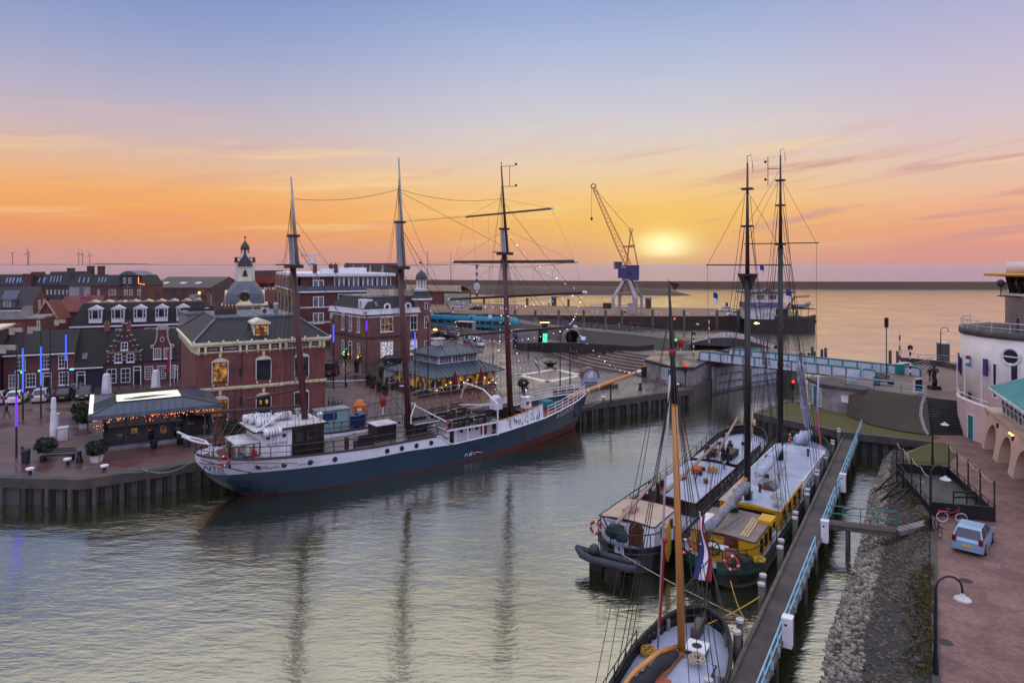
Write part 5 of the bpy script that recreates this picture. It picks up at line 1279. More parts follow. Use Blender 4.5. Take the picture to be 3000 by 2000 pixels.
# bridge
b0,b1=G(2049,1050,5),G(2566,1110,5);d=(b1-b0).xy.normalized();BRG=thing('lift_bridge','white girder road bridge with teal top rails lettered SAS BRUG','bridge',b0,math.atan2(d.y,d.x))
L=(b1-b0).xy.length;m_gird=mat('girder_white',A(208,210,220),A(190,192,204),.5,.5)
def girder(y0,x0,x1,nm):
    g=MB();n=14
    pr=[(x0,0),(x1,0),(x1,.85),(x1-.35,1.15),(x0+.35,1.15),(x0,.85)]
    g.extr([(x,y0,z-.18)for x,z in pr],(0,.12,0));o=g.build(nm,m_gird,BRG)
    g=MB();g.tube([(x0,y0+.06,-.18),(x0,y0+.06,.7),(x0+.15,y0+.06,.95),(x0+.5,y0+.06,1.05),(x1-.5,y0+.06,1.05),(x1-.15,y0+.06,.95),(x1,y0+.06,.7),(x1,y0+.06,-.18)],.13,8)
    for k in range(1,n):x=x0+(x1-x0)*k/n;g.box(x-.06,x+.06,y0-.1,y0+.22,-.18,1.0)
    g.build('girder_rail',m_teal,o);return o
ga=girder(0,0,L,'girder');girder(6.2,1.2,L+3,'girder')
g=MB();g.box(-.5,L+1.5,.14,6.2,-.35,-.05);g.build('deck',m_asph,BRG)
text('lettering','SAS',.72,m_black,ga,(L*.425,-.02,.42),(math.pi/2,0,0));text('lettering','BRUG',.72,m_black,ga,(L*.528,-.02,.42),(math.pi/2,0,0))
# east plaza, lock house, mound, steps
EP=[(37.4,83.2),(37.4,79.6),(39.6,76.6),(43.45,71.6),(45.35,69.7),(46,58),(120,58),(120,97),(60,97),(53,92.5),(49.2,88.6),(44.3,83.2),(40.4,86)]
g=MB();g.prism(EP,-1,5.0);g.m=[0 if i == 1 else 1 for i in range(len(g.m))];struct('plaza_pavement',g,[mat('plaza_paving',A(140,112,92),A(116,96,82),.4,.5,rough2=.7,rs=.3,fine=.12),m_concd])
EH=thing('lock_house','small concrete lock house with a teal door flanked by white grid windows','lock building',(0,0,0))
PH=[(36.4,83.9),(36.1,79.3),(38.9,75.7),(40.4,77.2),(39.5,83.9)]
g=MB();g.prism(PH,2.0,4.7);g.build('wall',m_conc,EH)
g=MB();g.prism([(38+(x-38)*1.1,80+(y-80)*1.06)for x,y in PH],4.7,5.03);g.build('roof',m_concd,EH)
fd=wall_frame(PH[0],(PH[1][0]-PH[0][0],PH[1][1]-PH[0][1]));door(EH,fd,2.5,2.15,1.5,2.4,fr=m_white,leaf=m_teal,light=False);window(EH,fd,1.2,2.25,.9,2.2,2,5,t=.05);window(EH,fd,3.8,2.25,.9,2.2,2,5,t=.05)
fn=wall_frame(PH[1],(PH[2][0]-PH[1][0],PH[2][1]-PH[1][1]));window(EH,fn,2.6,3.3,.8,.75,1,1,gl=m_white,name='notice')
top=[(38.4,77.4),(40.2,75.3),(41.8,73.5),(43.45,71.55)];bot=[(37.2,75.9),(37.4,71.6),(38.6,68.9),(41.0,66.9)]
g=MB();rg=[]
for j in range(7):
    t=j/6;zz=5.02-(2.8)*(t ** 1.25);rg.append([(a[0]+(b[0]-a[0])*t,a[1]+(b[1]-a[1])*t,zz)for a,b in zip(top,bot)])
g.smooth=True;g.loft(rg,False);struct('mound_terrain',g,mat('mound_asphalt',A(92,76,60),A(76,66,56),.3,.85,fine=.15,bump=.3,bs=8))
g=MB();g.poly([(x,y,2.13)for x,y in ((28.1,76.9),(33.6,68.9),(39.9,65.1),(41.6,66.3),(38.6,69),(37.4,71.6),(37.2,76),(36.1,79),(35.6,83.5),(34,83.6))]);g.build('x',m_grass)if False else struct('grass_strip_lawn',g,m_grass)
g=MB();g.poly([(x,y,2.125)for x,y in ((39.6,64.4),(35.4,61.0),(33.2,56.8),(35.6,56.2),(39.4,60.4),(40.8,64.4))]);struct('grass_corner_lawn',g,m_grass)
STR=thing('plaza_steps','dark broad stone steps rising to the plaza beside the rounded wall','steps',(0,0,0))
g=MB();n=16
b0_,b1_=Vector((41.15,67.4)),Vector((44.6,67.4));t0_,t1_=Vector((43.5,71.6)),Vector((45.35,69.8))
for k in range(n):
    a=b0_.lerp(t0_,k/n);b=b1_.lerp(t1_,k/n);z=2.1+2.9*(k+1)/n
    g.mat(0).prism([tuple(a),tuple(b),tuple(t1_+Vector((.1,.1))),tuple(t0_+Vector((0,.3)))],z-.19,z-.03)
    g.mat(1).prism([tuple(a-Vector((0,.02))),tuple(b-Vector((0,.02))),tuple(t1_+Vector((.1,.1))),tuple(t0_+Vector((0,.3)))],z-.03,z+.0)
g.build('tread',[m_iron,mat('step_edge',A(96,92,90),A(80,78,78),1,.5)],STR)
g=MB();pts=[(40.9,67.1,2.1),(41.0,67.9,2.7),(41.5,69.3,3.6),(42.4,70.6,4.4),(43.4,71.7,5.1)];g.tube(pts,.18,6);g.build('kerb',m_conc,STR)
# plaza railings
railing('plaza_railing','pale blue railing along the top of the grassy mound',[G(2478,1131,5),G(2560,1141,5),G(2640,1152,5),G(2710,1163,5)],1.15,3,2.2,m_tealp,.03)
railing('bridge_railing','pale blue railing round the bridge end above the lock house',[G(2478,1131,5),G(2535,1103,5),G(2580,1090,5),G(2616,1112,5)],1.15,3,1.6,m_tealp,.03)
railing('seaward_railing','grey railing along the seaward edge of the plaza',[G(2640,1045,5),G(2690,1062,5),G(2760,1064,5),G(2880,1070,5)],1.1,3,2.5)
railing('ramp_railing','white railing beside the ramp down to the outer pier',[G(2648,1098,5),G(2700,1083,5),G(2730,1068,5)],1.1,3,1.6)
w_=thing('sea_wall','low dark stone sea wall along the plaza edge','wall',(0,0,0));pts=[G(2630,1060,5),G(2740,1070,5),G(2800,1083,5),G(2880,1106,5)]
g=MB();g.loft([[p+Vector((0,-.3,-.2)),p+Vector((0,-.3,.7)),p+Vector((0,.3,.7)),p+Vector((0,.3,-.2))]for p in pts],True,True);g.build('masonry',m_concd,w_)
# outer timber pier and piles
q0,q1=G(2330,1052,2.6),G(2540,1082,2.6);t=thing('guide_pier','dark timber guide pier beyond the white bridge','pier',q0,math.atan2((q1-q0).y,(q1-q0).x));L=(q1-q0).length
g=MB();g.box(0,L,-.8,.8,-1,0);g.box(-7,0,-1.6,1.6,-3.6,-.2);g.build('pier_deck',m_wood,t)
dol2=None
for i,(u,vt,vb)in enumerate(((2356,1036,1047),(2370,1033,1047),(2380,1015,1047),(2386,1029,1047),(2408,1023,1049),(2419,1019,1050),(2290,1028,1040),(2608,1026,1050),(2630,1028,1056))):
    pb=G(u,vb+14,0);h=HT(u,vt,pb.y).z
    t=thing('guide_pile','timber pile of the group standing off the bridge','mooring pile',(pb.x,pb.y,-1),0,'timber piles off the bridge')
    g=MB();g.cyl((0,0),.3,.27,0,h+1,7);g.build('timber_post',m_post,t)

# ================================================================= rounded harbour office
TW=thing('harbour_office','white rounded harbour office tower with yellow rimmed lookout and arcaded pink base','building',(55.0,68.2,0))
R_=8.6
m_pink=mat('pink_render',A(222,190,182),A(204,172,168),.5,.75);m_tan=mat('tan_render',A(214,182,158),A(196,166,146),.5,.75,fine=.06);m_wht=mat('tower_white',A(226,216,208),A(212,202,196),.5,.6)
g=MB();g.smooth=True;g.cyl((0,0),R_,R_,4.5,12.3,40);g.smooth=False;tw=g.build('round_wall',m_wht,TW)
g=MB();g.smooth=True;g.lathe([(R_+.02,11.75),(R_+.12,11.8),(R_+.12,12.35),(R_-.1,12.36)],40);g.build('parapet_rim',m_concd,TW)
g=MB();g.cyl((0,0),R_-.2,R_-.2,12.2,12.3,40);g.build('terrace',m_conc,TW)
def pol(r,a,z):return Vector((r*math.cos(a),r*math.sin(a),z))
arc=[rad(120+k*6)for k in range(32)]
g=MB();g.tube([pol(R_-.1,a,13.3)for a in arc],.045,5);g.tube([pol(R_-.1,a,12.8)for a in arc],.03,5)
for a in arc[::2]:g.tube([pol(R_-.1,a,12.3),pol(R_-.1,a,13.3)],.03,5)
g.build('terrace_rail',m_whitew,TW)
g=MB();g.smooth=True;g.lathe([(4.8,12.3),(4.8,15.6),(5.1,15.62),(5.1,15.9),(4.6,15.9)],32,(1.6,2,0));up=g.build('upper_wall',m_wht,TW)
g=MB();g.smooth=True;g.cyl((1.6,2),4.15,4.5,15.9,17.7,32);g.build('lookout_glazing',m_glass,TW)
g=MB()
for k in range(20):a=k*math.pi/10;g.bar(pol(4.2,a,15.9)+Vector((1.6,2,0)),pol(4.6,a,17.7)+Vector((1.6,2,0)),.4,.12)
g.build('lookout_mullion',m_iron,TW)
g=MB();g.smooth=True;g.lathe([(4.5,17.62),(6.7,17.72),(6.7,17.95),(5.0,18.0)],36,(1.6,2,0));g.build('yellow_canopy',mat('yellow_rim',A(226,160,40),A(206,140,30),1,.5),TW)
g=MB();g.smooth=True;g.cyl((1.6,2),4.7,4.7,17.95,19.2,32);g.build('roof_drum',m_wht,TW)
g=MB();a0_=rad(186);c_=Vector((1.6,2,0))
for a in [rad(150+k*8)for k in range(14)]:g.tube([pol(5.1,a,15.9)+c_,pol(5.1,a,16.9)+c_],.03,4)
g.tube([pol(5.1,rad(150+k*8),16.9)+c_ for k in range(14)],.04,4)
e=pol(6.9,a0_,15.7)+c_;g.bar(pol(4.9,a0_,15.6)+c_,e,.9,.12);g.tube([e,e+Vector((0,0,1.3))],.05,4);g.ball(e+Vector((0,0,1.3)),.38);g.build('lookout_gallery',m_iron,TW)
def curved_window(par,a,z,w,h,gl,r=R_):
    g=MB();d=Vector((-math.sin(a),math.cos(a),0))*-1;n=Vector((math.cos(a),math.sin(a),0));o=n*r
    fr=(o-d*0,d,n);f=window(par,(Vector((o.x,o.y,0)),d,n),0,z,w,h,1 if w<1 else 2,1,gl=gl,b=.12);return f
def cw(par,a,z,w,h,gl,r=R_,off=Vector((0,0,0))):
    n=Vector((math.cos(a),math.sin(a),0));d=Vector((-n.y,n.x,0));return window(par,(n*(r-.02)+off,d,n),0,z,w,h,1,1,gl=gl,b=.12)
for a,z,w2,h in ((195,6.0,.55,3.4),(207,5.6,.8,4.0),(221,5.6,.8,4.0)):cw(tw,rad(a),z,w2,h,m_glass)
for a,z,w2,h in ((200,13.3,.5,1.6),(232,13.1,1.4,1.7)):cw(up,rad(a),z,w2,h,m_curtain,4.8,c_)
for a,gl in ((205,m_glass),(224,m_litdim)):
    a=rad(a);n=Vector((math.cos(a),math.sin(a),0));d=Vector((-n.y,n.x,0));o=n*(R_+.02)+Vector((0,0,10.2))
    g=MB();g.tube([o+d*(.78*math.cos(t))+Vector((0,0,.78*math.sin(t)))for t in [k*.3927 for k in range(17)]],.15,6);f=g.build('porthole',m_white,TW)
    g=MB();g.extr([o+d*(.76*math.cos(k*.524))+Vector((0,0,.76*math.sin(k*.524)))for k in range(12)],n*.06);g.build('pane',gl,f)
    g=MB();g.extr([o+d*s+n*.1+Vector((0,0,z))for s,z in ((-.75,-.06),(.75,-.06),(.75,.06),(-.75,.06))],n*.05);g.build('glazing_bar',m_white,f)
# base: curved pink wall with a terrace, then the arcade
O_=Vector((55.0,68.2,0));L_=lambda x,y,z=0:Vector((x,y,z))-O_
bw=[(50,71.5),(47.2,71.2),(45.7,70.2),(44.9,68.8),(44.5,67.2),(44.15,65.2),(44.0,63.2)]
g=MB();rg=[[L_(x,y,2.1),L_(x,y,5.55),L_(x+.28,y-.02,5.55),L_(x+.28,y-.02,2.1)]for x,y in bw];g.smooth=False;g.loft(rg,True,True);g.poly([L_(x+.1,y,5.02)for x,y in bw]+[L_(50,60,5.02)]);pk=g.build('pink_wall',m_pink,TW)
g=MB();g.tube([L_(x+.14,y,6.15)for x,y in bw],.04,5);g.tube([L_(x+.14,y,5.62)for x,y in bw],.16,6);g.build('terrace_coping',m_wht,pk)
fpk=wall_frame(tuple(L_(44.30,66.6).xy),(-.2,-2.0));door(TW,fpk,.9,2.12,1.15,2.4,fr=m_white,leaf=m_teal,light=False)
aw=[Vector((44.0,63.2)),Vector((39.8,53.2)),Vector((35.6,43.2))]
d=(aw[2]-aw[0]).normalized();n=Vector((d.y,-d.x));n=n if n.x<0 else -n
g=MB();Lw=(aw[2]-aw[0]).length
def AP(s,z,q=0):p=aw[0]+d*s+n*q;return Vector((p.x,p.y,z))-O_
pitch_=4.6;wa=3.1
for k in range(4):
    s0=.5+k*pitch_;
    pts=[(s0,2.1),(s0+.25,2.1)]
    archp=[(s0+pitch_/2-wa/2*math.cos(math.pi*j/12),3.1+1.55*math.sin(math.pi*j/12))for j in range(13)]
    # spandrel panel with the arched opening
    a_l=s0+pitch_/2-wa/2;a_r=s0+pitch_/2+wa/2
    slope=lambda z:.55*(5.5-z)/3.4
    def pan(poly):
        V=[AP(s,z,slope(z))for s,z in poly]+[AP(s,z,-.5)for s,z in poly];m_=len(poly)
        g.add(V,[tuple(range(m_-1,-1,-1)),tuple(range(m_,2*m_))]+[(i,(i+1)%m_,(i+1)%m_+m_,i+m_)for i in range(m_)])
    pan([(s0,2.1),(a_l,2.1),(a_l,3.1),(a_l,5.5),(s0,5.5)]);pan([(a_r,2.1),(s0+pitch_,2.1),(s0+pitch_,5.5),(a_r,5.5),(a_r,3.1)])
    for j in range(12):pan([archp[j],archp[j+1],(archp[j+1][0],5.5),(archp[j][0],5.5)])
ac=g.build('arcade_wall',m_tan,TW)
g=MB();g.add([AP(-.3,5.5,.2),AP(Lw,5.5,.2),AP(Lw,5.5,-4),AP(-.3,5.5,-4),AP(-.3,5.72,.2),AP(Lw,5.72,.2),AP(Lw,5.72,-4),AP(-.3,5.72,-4)],[(0,3,2,1),(4,5,6,7),(0,1,5,4),(1,2,6,5),(2,3,7,6),(3,0,4,7)]);g.build('terrace_slab',m_tan,TW)
dl=Vector((d.x,d.y,0));nl=Vector((n.x,n.y,0))
for k in range(4):
    s=.5+k*pitch_+pitch_/2;f=(AP(s,0,-.75),dl,nl);window(ac,f,0,2.15,3.0,2.5,4,3,b=.14,gl=m_glass,name='arch_window')
g=MB()
for k in range(5):g.add([AP(.5+k*pitch_,2.1,-.9),AP(.5+(k+1)*pitch_,2.1,-.9),AP(.5+(k+1)*pitch_,5.5,-.9),AP(.5+k*pitch_,5.5,-.9)],[(0,1,2,3)])
g.build('inner_wall',m_tan,ac)
for k in range(4):
    g=MB();c0=AP(2.6+k*pitch_+1.6,4.9,.12);g.rbox(c0,(.1,.28,.42));g.build('wall_vent',m_iron,ac)
for s in (8.8,9.5):g=MB();g.rbox(AP(s,5.3,.35),(.14,.14,.1));g.build('wall_lamp',g_warm,ac)
# verandah with the teal roof
g=MB();g.extr([AP(1.5,7.7,0.2),AP(Lw,7.5,0.2),AP(Lw,9.8,-4.5),AP(3.5,9.8,-4.5)],(0,0,.16));vr=g.build('verandah_roof',m_teal,TW)
g=MB();g.bar(AP(1.4,7.72,.25),AP(Lw,7.52,.25),.16,.22);g.bar(AP(1.4,7.75,.25),AP(3.4,9.85,-4.5),.16,.22);g.build('verandah_gutter',m_whitew,vr)
g=MB();g.add([AP(2.6,5.8,-.7),AP(Lw,5.8,-.7),AP(Lw,7.7,-.5),AP(2.6,7.7,-.5)],[(0,1,2,3)]);g.build('verandah_glazing',m_glassb,TW)
g=MB()
for k in range(14):s=2.6+k*1.2;g.bar(AP(s,5.72,-.66),AP(s,7.7,-.46),.1)
g.bar(AP(2.6,6.5,-.58),AP(Lw,6.5,-.58),.08);g.bar(AP(2.6,7.2,-.5),AP(Lw,7.2,-.5),.08);g.build('verandah_frame',m_whitew,TW)
# ================================================================= the three masted ship
SA=math.atan2(22.3,29.2)
SH=thing('sailing_ship','three masted sailing ship with blue and white hull moored along the town quay','ship',(-22.7,56.2,0),SA)
def lerpt(tab,s):
    if s <= tab[0][0]:return tab[0][1]
    for (a,x),(b,y)in zip(tab,tab[1:]):
        if s <= b:return x+(y-x)*(s-a)/(b-a)
    return tab[-1][1]
T_ZK=[(-3.1,3.2),(-2.5,2.3),(-2,1.7),(-1,.9),(0,.3),(1.5,-.8),(37,-.8),(37.3,-.2),(38.3,1.2),(39.4,2.9)]
T_BK=[(-3.1,.05),(-2,.2),(0,.3),(1.5,.6),(4,2.0),(8,3.1),(12,3.4),(22,3.4),(26,3.1),(30,2.1),(33,1.2),(35.5,.4),(37,.1),(39.4,.03)]
T_BD=[(-3.1,.3),(-2.9,1.0),(-2.5,1.6),(-2,2.0),(-1,2.6),(0,3.0),(1.5,3.2),(4,3.4),(8,3.5),(26,3.5),(30,3.35),(33,2.9),(35.5,2.2),(37,1.55),(38.3,.85),(39.4,.12)]
T_ZS=[(-3.1,3.9),(0,3.55),(3.4,3.25),(8,3.0),(10.8,2.88),(17.0,2.88),(17.5,2.75),(18.0,2.3),(18.4,1.98),(18.9,1.84),(24.1,2.03),(30.3,2.68),(34,3.25),(37,3.6),(39.4,3.85)]
T_ZB=[(-3.1,3.24),(-2.5,2.5),(-2,2.3),(-1,2.25),(.7,2.3),(9.2,1.95),(14.5,2.0),(18.4,1.83),(18.9,1.835)]
T_ZR=[(-3.1,3.2),(-2,1.72),(-1,.92),(0,.32),(2,.08),(20,.12),(27,.42),(32,.85),(36,1.1),(37.6,1.3),(38.3,1.6),(39.4,3.0)]
def hb(s,z):
    zk,zs=lerpt(T_ZK,s),lerpt(T_ZS,s);t=min(1,max(0,(z-zk)/(zs-zk)));bk,bd=lerpt(T_BK,s),lerpt(T_BD,s)
    return bk+(bd-bk)*t ** .6
ss=[-3.1,-2.9,-2.5,-2,-1.5,-1,-.5,0,.7,1.5,2.7,4,6,8,10.8,14,17,17.5,18,18.4,18.9,20,22,24.1,26,28,30.3,31.6,33,34.2,35.5,36.3,37,37.7,38.3,38.9,39.4]
m_sblue=mat('hull_blue',A(10,72,100),A(6,60,86),.25,.42,fine=.08);m_sred=mat('antifouling_red',A(126,52,46),A(104,44,40),.6,.7)
m_swhite=mat('hull_white',A(236,238,242),A(214,218,224),.35,.45,fine=.05)
g=MB();g.smooth=True
for sd in (-1,1):
    cols=[]
    for s in ss:
        zk,zs=lerpt(T_ZK,s),lerpt(T_ZS,s);zr=max(lerpt(T_ZR,s),zk+.02);zb=max(min(lerpt(T_ZB,s)if s<18.95 else zs-.003,zs-.003),zr+.02)
        zz=[zk,(zk+zr)/2,zr,zr+(zb-zr)*.33,zr+(zb-zr)*.66,zb,(zb+zs)/2,zs]
        cols.append([(s,sd*hb(s,z),z)for z in zz])
    for a,b in zip(cols,cols[1:]):
        for j in range(7):
            g.mat(1 if j<2 else 0 if j<5 else 2);g.add([a[j],b[j],b[j+1],a[j+1]],[(0,1,2,3)])
hull=g.build('hull',[m_sblue,m_sred,m_swhite],SH)
def hull_line(g,pts,r,sd=-1,off=.0):
    g.tube([(s,sd*(hb(s,z)+off),z)for s,z in pts],r,6)
g=MB()
for sd in (-1,1):hull_line(g,[(s,lerpt(T_ZS,s)+.02)for s in ss if s<17.3],.1,sd)
g.build('rail_cap',m_black,SH)
g=MB()
for sd in (-1,1):hull_line(g,[(s,lerpt(T_ZS,s)+.02)for s in ss if s>16.9],.075,sd)
g.build('sheer_rail',m_white,SH)
g=MB();hull_line(g,[(-2.9,3.6),(-2.4,3.45),(-1.6,3.1),(-.6,2.7),(.5,2.33)],.045,-1,.01)
sc=[(1.2,2.62),(1.35,2.74),(1.55,2.72),(1.62,2.6),(1.5,2.54)];hull_line(g,[(1.0,2.5)]+sc,.03,-1,.01);hull_line(g,[(1.62,2.6),(1.9,2.52),(2.2,2.62),(2.5,2.54)],.03,-1,.01);g.build('scrollwork',m_sblue,hull)
m_port=mat('port_glass',A(24,34,40),A(40,52,58),2,.1)
for s,z in ((.9,2.82),(2.9,2.66),(5.0,2.55),(7.1,2.45),(11.95,2.36),(13.4,2.35),(14.9,2.35),(16.45,2.36)):
    for sd in (-1,1):
        c_=Vector((s,sd*(hb(s,z)+.01),z));g=MB();g.torus(c_,.2,.035,'Y',14,5);p_=g.build('porthole',m_iron,SH)
        g=MB();g.extr([c_+Vector((.19*math.cos(k*.524),0,.19*math.sin(k*.524)))for k in range(12)],(0,sd*.015,0));g.build('pane',m_port,p_)
g=MB()
for s,z,w_,h_ in ((21.5,.95,.8,.42),(27.3,1.35,.5,.3),(19.0,.72,.7,.14)):g.rbox((s,-hb(s,z)-.012,z),(w_,.05,h_))
g.build('hull_opening',mat('dark_maroon',A(74,28,34),None,1,.6),hull)
def along(s0,z,sd=-1,dz=0.):
    "lettering wrapped on the hull side"
    def X(p):
        s=s0+p.x;zz=z+p.y+dz*p.x;return Vector((s,sd*(hb(s,zz)+.012+p.z),zz))
    return X
g=MB();glyphs(g,'ATLANTIS',.72,along(34.0,2.72,dz=.14),.004,shear=.25);g.build('lettering',m_white,hull)
g=MB();glyphs(g,'NTIS',.62,along(-2.05,2.75,dz=-.11),.004);g.build('lettering',m_sblue,hull)
g=MB();glyphs(g,'HARLINGEN',.18,along(-1.7,2.42,dz=-.11),.004);g.build('lettering',m_sblue,hull)
g=MB();hull_line(g,[(20.2,.42),(20.25,.62),(20.4,.7),(20.5,.6),(20.5,.42)],.03,-1,.02);hull_line(g,[(20.7,.55),(21.1,.55),(21.1,.7),(20.75,.7),(20.7,.5),(20.95,.4)],.03,-1,.02);hull_line(g,[(21.3,.42),(21.35,.66),(21.6,.66),(22.2,.5)],.03,-1,.02);g.build('painted_mark',m_white,hull)
# decks
m_deckw=mat('wet_teak',A(136,124,118),A(110,102,100),.4,.18,rough2=.5,rs=.5,fine=.12,lines=(('Y',.14,.12,.75),),spec=.6)
m_deckr=mat('red_deck',A(150,36,44),A(126,30,38),.5,.45,fine=.1)
def deck(nm,s0,s1,z,m,inset=.06,par=SH):
    sx=[s0]+[s for s in ss if s0<s<s1]+[s1];g=MB()
    zf=z if callable(z)else (lambda s:z)
    for a,b in zip(sx,sx[1:]):g.poly([(a,-lerpt(T_BD,a)+inset,zf(a)),(b,-lerpt(T_BD,b)+inset,zf(b)),(b,lerpt(T_BD,b)-inset,zf(b)),(a,lerpt(T_BD,a)-inset,zf(a))])
    return g.build(nm,m,par)
deck('stern_deck',-3.0,4.0,lambda s:3.3-max(0,s)*.16,m_deckr);deck('main_deck',4.0,18.6,2.52,m_deckw);deck('alley_deck',18.6,24.2,1.5,m_deckr)
deck('well_deck',24.2,31,2.0,m_deckw);deck('fore_deck',31,39.2,lambda s:2.5+(s-31)*.1,m_deckr)
# aft deckhouse
g=MB();g.box(1.4,3.95,-1.9,1.9,2.6,5.3);g.box(1.0,1.4,-1.2,1.2,2.6,4.6);dh=g.build('deckhouse',m_swhite,SH)
g=MB();g.box(3.953,6.75,-1.9,1.9,2.52,5.2);g.build('wheelhouse',mat('dark_varnish',A(66,36,34),A(50,30,30),.6,.35),SH)
for x in (4.6,5.5):window(SH,wall_frame((0,-1.9),(1,0)),x,4.0,.75,.85,1,1,fr=m_iron,gl=m_glass,b=.05)
g=MB();g.box(.7,6.95,-2.25,2.25,5.3,5.42);hr=g.build('deckhouse_roof',mat('roof_brown_edge',A(96,50,48),A(80,44,44),1,.5),SH)
g=MB();g.box(.8,6.85,-2.15,2.15,5.421,5.44);g.build('roof_paint',m_whitew,hr)
for s in (2.0,3.3):
    g=MB();g.extr([(s+.17*math.cos(k*.524),-1.93,4.75+.17*math.sin(k*.524))for k in range(12)],(0,.03,0));g.build('porthole',m_port,dh)
g=MB();glyphs(g,'IMO 8333635',.3,lambda p:Vector((2.75+p.x,-1.905-p.z,4.15+p.y)),.004);g.build('lettering',m_iron,dh)
raft0=None
g=None
def raft(x,y,z,rz):
    g=MB();g.smooth=True;g.lathe([(.1,-.72),(.3,-.7),(.34,-.6),(.34,-.04),(.36,-.03),(.36,.03),(.34,.04),(.34,.6),(.3,.7),(.1,.72)],14)
    g.mat(1)
    for q in (-.35,-.12,.12,.35):g.lathe([(.345,q-.02),(.348,q+.02)],14)
    R=Matrix.Rotation(rz,3,'Z')@ Matrix.Rotation(math.pi/2,3,'Y');g.v=[tuple(R @ Vector(p)+Vector((x,y,z)))for p in g.v]
    r=g.build('life_raft',[m_white,m_iron],SH)
for x,y in ((1.7,1.6),(2.5,1.2),(1.9,.6),(2.4,0),(2.1,-.7),(4.1,.7)):raft(x,y,5.82,rnd.uniform(-.12,.12))
raft(2.2,-2.35,5.25,0)
g=MB();g.tube([(2.0,-2.6,3.2),(2.0,-2.5,5.1)],.05);g.tube([(2.6,-2.6,3.2),(2.6,-2.5,5.1)],.05)
for z in (3.3,3.7,4.1,4.5):g.tube([(2.0,-2.6,z),(2.6,-2.6,z)],.03)
g.tube([(.9,-2.2,5.4),(3.2,-1.5,6.5)],.07);g.build('boarding_ladder',m_white,SH)
for x,y,z,h in ((5.6,1.2,5.44,.6),(6.5,-1.6,5.44,.5),(8.2,2.4,2.52,.8)):
    g=MB();g.smooth=True;g.lathe([(.14,z),(.14,z+h),(.26,z+h+.05),(.24,z+h+.2),(.05,z+h+.28)],12,(x,y,0));g.build('mushroom_vent',m_white,SH)
g=MB();g.box(.2,1.2,-2.1,-.4,3.6,4.4);g.box(-.6,1.3,-2.0,1.2,4.5,4.62);g.tube([(-.5,-1.9,3),(-.5,-1.9,4.6)],.05);g.tube([(-.5,1.1,3),(-.5,1.1,4.6)],.05);g.build('stern_shelter',m_whitew,SH)
# stern gear
g=MB()
for y in (-1.0,.7):g.tube([(-1.7,y,2.9),(-1.9,y,4.2),(-2.2,y,4.6),(-3.6,y+.05,5.2),(-4.3,y+.1,5.65)],.09,8);g.tube([(-1.2,y,2.9),(-2.2,y,4.5)],.05)
g.tube([(-2.3,-1,4.62),(-2.3,.7,4.62)],.05);g.tube([(-3.6,-.95,5.2),(-3.6,.75,5.2)],.05);g.build('boat_davit',m_white,SH)
g=MB();g.cyl((-1.1,-2.2),.1,.1,2.9,4.7,8);g.cyl((-1.1,-2.2),.22,.22,4.7,4.78,10);g.build('rail_bitt',m_black,SH)
def lifebuoy(par,c,ax='Y',R=.36):
    g=MB();g.smooth=True
    pts=[k*math.pi/10 for k in range(21)]
    for k in range(20):
        a,b=pts[k],pts[k+1];g.mat(1 if k%5 == 0 else 0)
        f=(lambda t:Vector(c)+(Vector((R*math.cos(t),0,R*math.sin(t)))if ax == 'Y' else Vector((0,R*math.cos(t),R*math.sin(t)))))
        g.tube([f(a),f((a+b)/2),f(b)],.085,7)
    return g.build('lifebuoy',[MATS['buoy_red'],m_white],par)
mat('buoy_red',A(220,54,34),A(200,44,30),2,.5)
lifebuoy(SH,(-1.6,-2.45,3.6));lifebuoy(SH,(18.5,-3.3,3.55))
m_rope=mat('hemp_rope',A(196,184,156),A(168,156,130),5,.9);m_ropet=mat('teal_rope',A(60,150,150),A(44,130,132),5,.9);m_ropey=mat('yellow_rope',A(206,160,60),A(180,136,46),5,.9)
def coil(par,c,R,m,n=4,name='rope_coil'):
    g=MB();pts=[]
    for k in range(n*12):a=k*math.pi/6;r_=R*(.55+.45*math.sin(k*.37)** 2)*rnd.uniform(.88,1.1);pts.append((c[0]+r_*math.cos(a),c[1]+r_*math.sin(a)*.8,c[2]+.04+.02*(k%5)+k*.002))
    g.tube(pts,.035,5);return g.build(name,m,par)
coil(SH,(-.6,-1.9,3.34),.6,m_ropet,7);coil(SH,(.9,-2.3,3.22),.55,m_rope,6);coil(SH,(34.2,-.6,2.9),.6,m_ropet,7);coil(SH,(35.4,.5,3.0),.5,m_ropet,5)
g=MB();g.box(.6,.9,-2.5,-2.2,2.9,4.0);g.rbox((.7,-2.35,4.25),(.1,.25,.6),0,.5);g.build('fire_post',mat('signal_red',A(190,26,30),None,1,.5),SH)
# side rails aft
g=MB()
for sd in (-1,1):
    P=[Vector((s,sd*(lerpt(T_BD,s)-.08),lerpt(T_ZS,s)))for s in (-2.9,-2.2,-1,.3,1.8,3.4,5.2,7.0,8.8,10.6,12.4,14.2,16,17.2)]
    for dz in (.45,.95):g.tube([p+Vector((0,0,dz))for p in P],.03 if dz<.9 else .045,5)
    for p in P:g.tube([p,p+Vector((0,0,.95))],.035,5)
g.build('guard_rail',m_iron,SH)
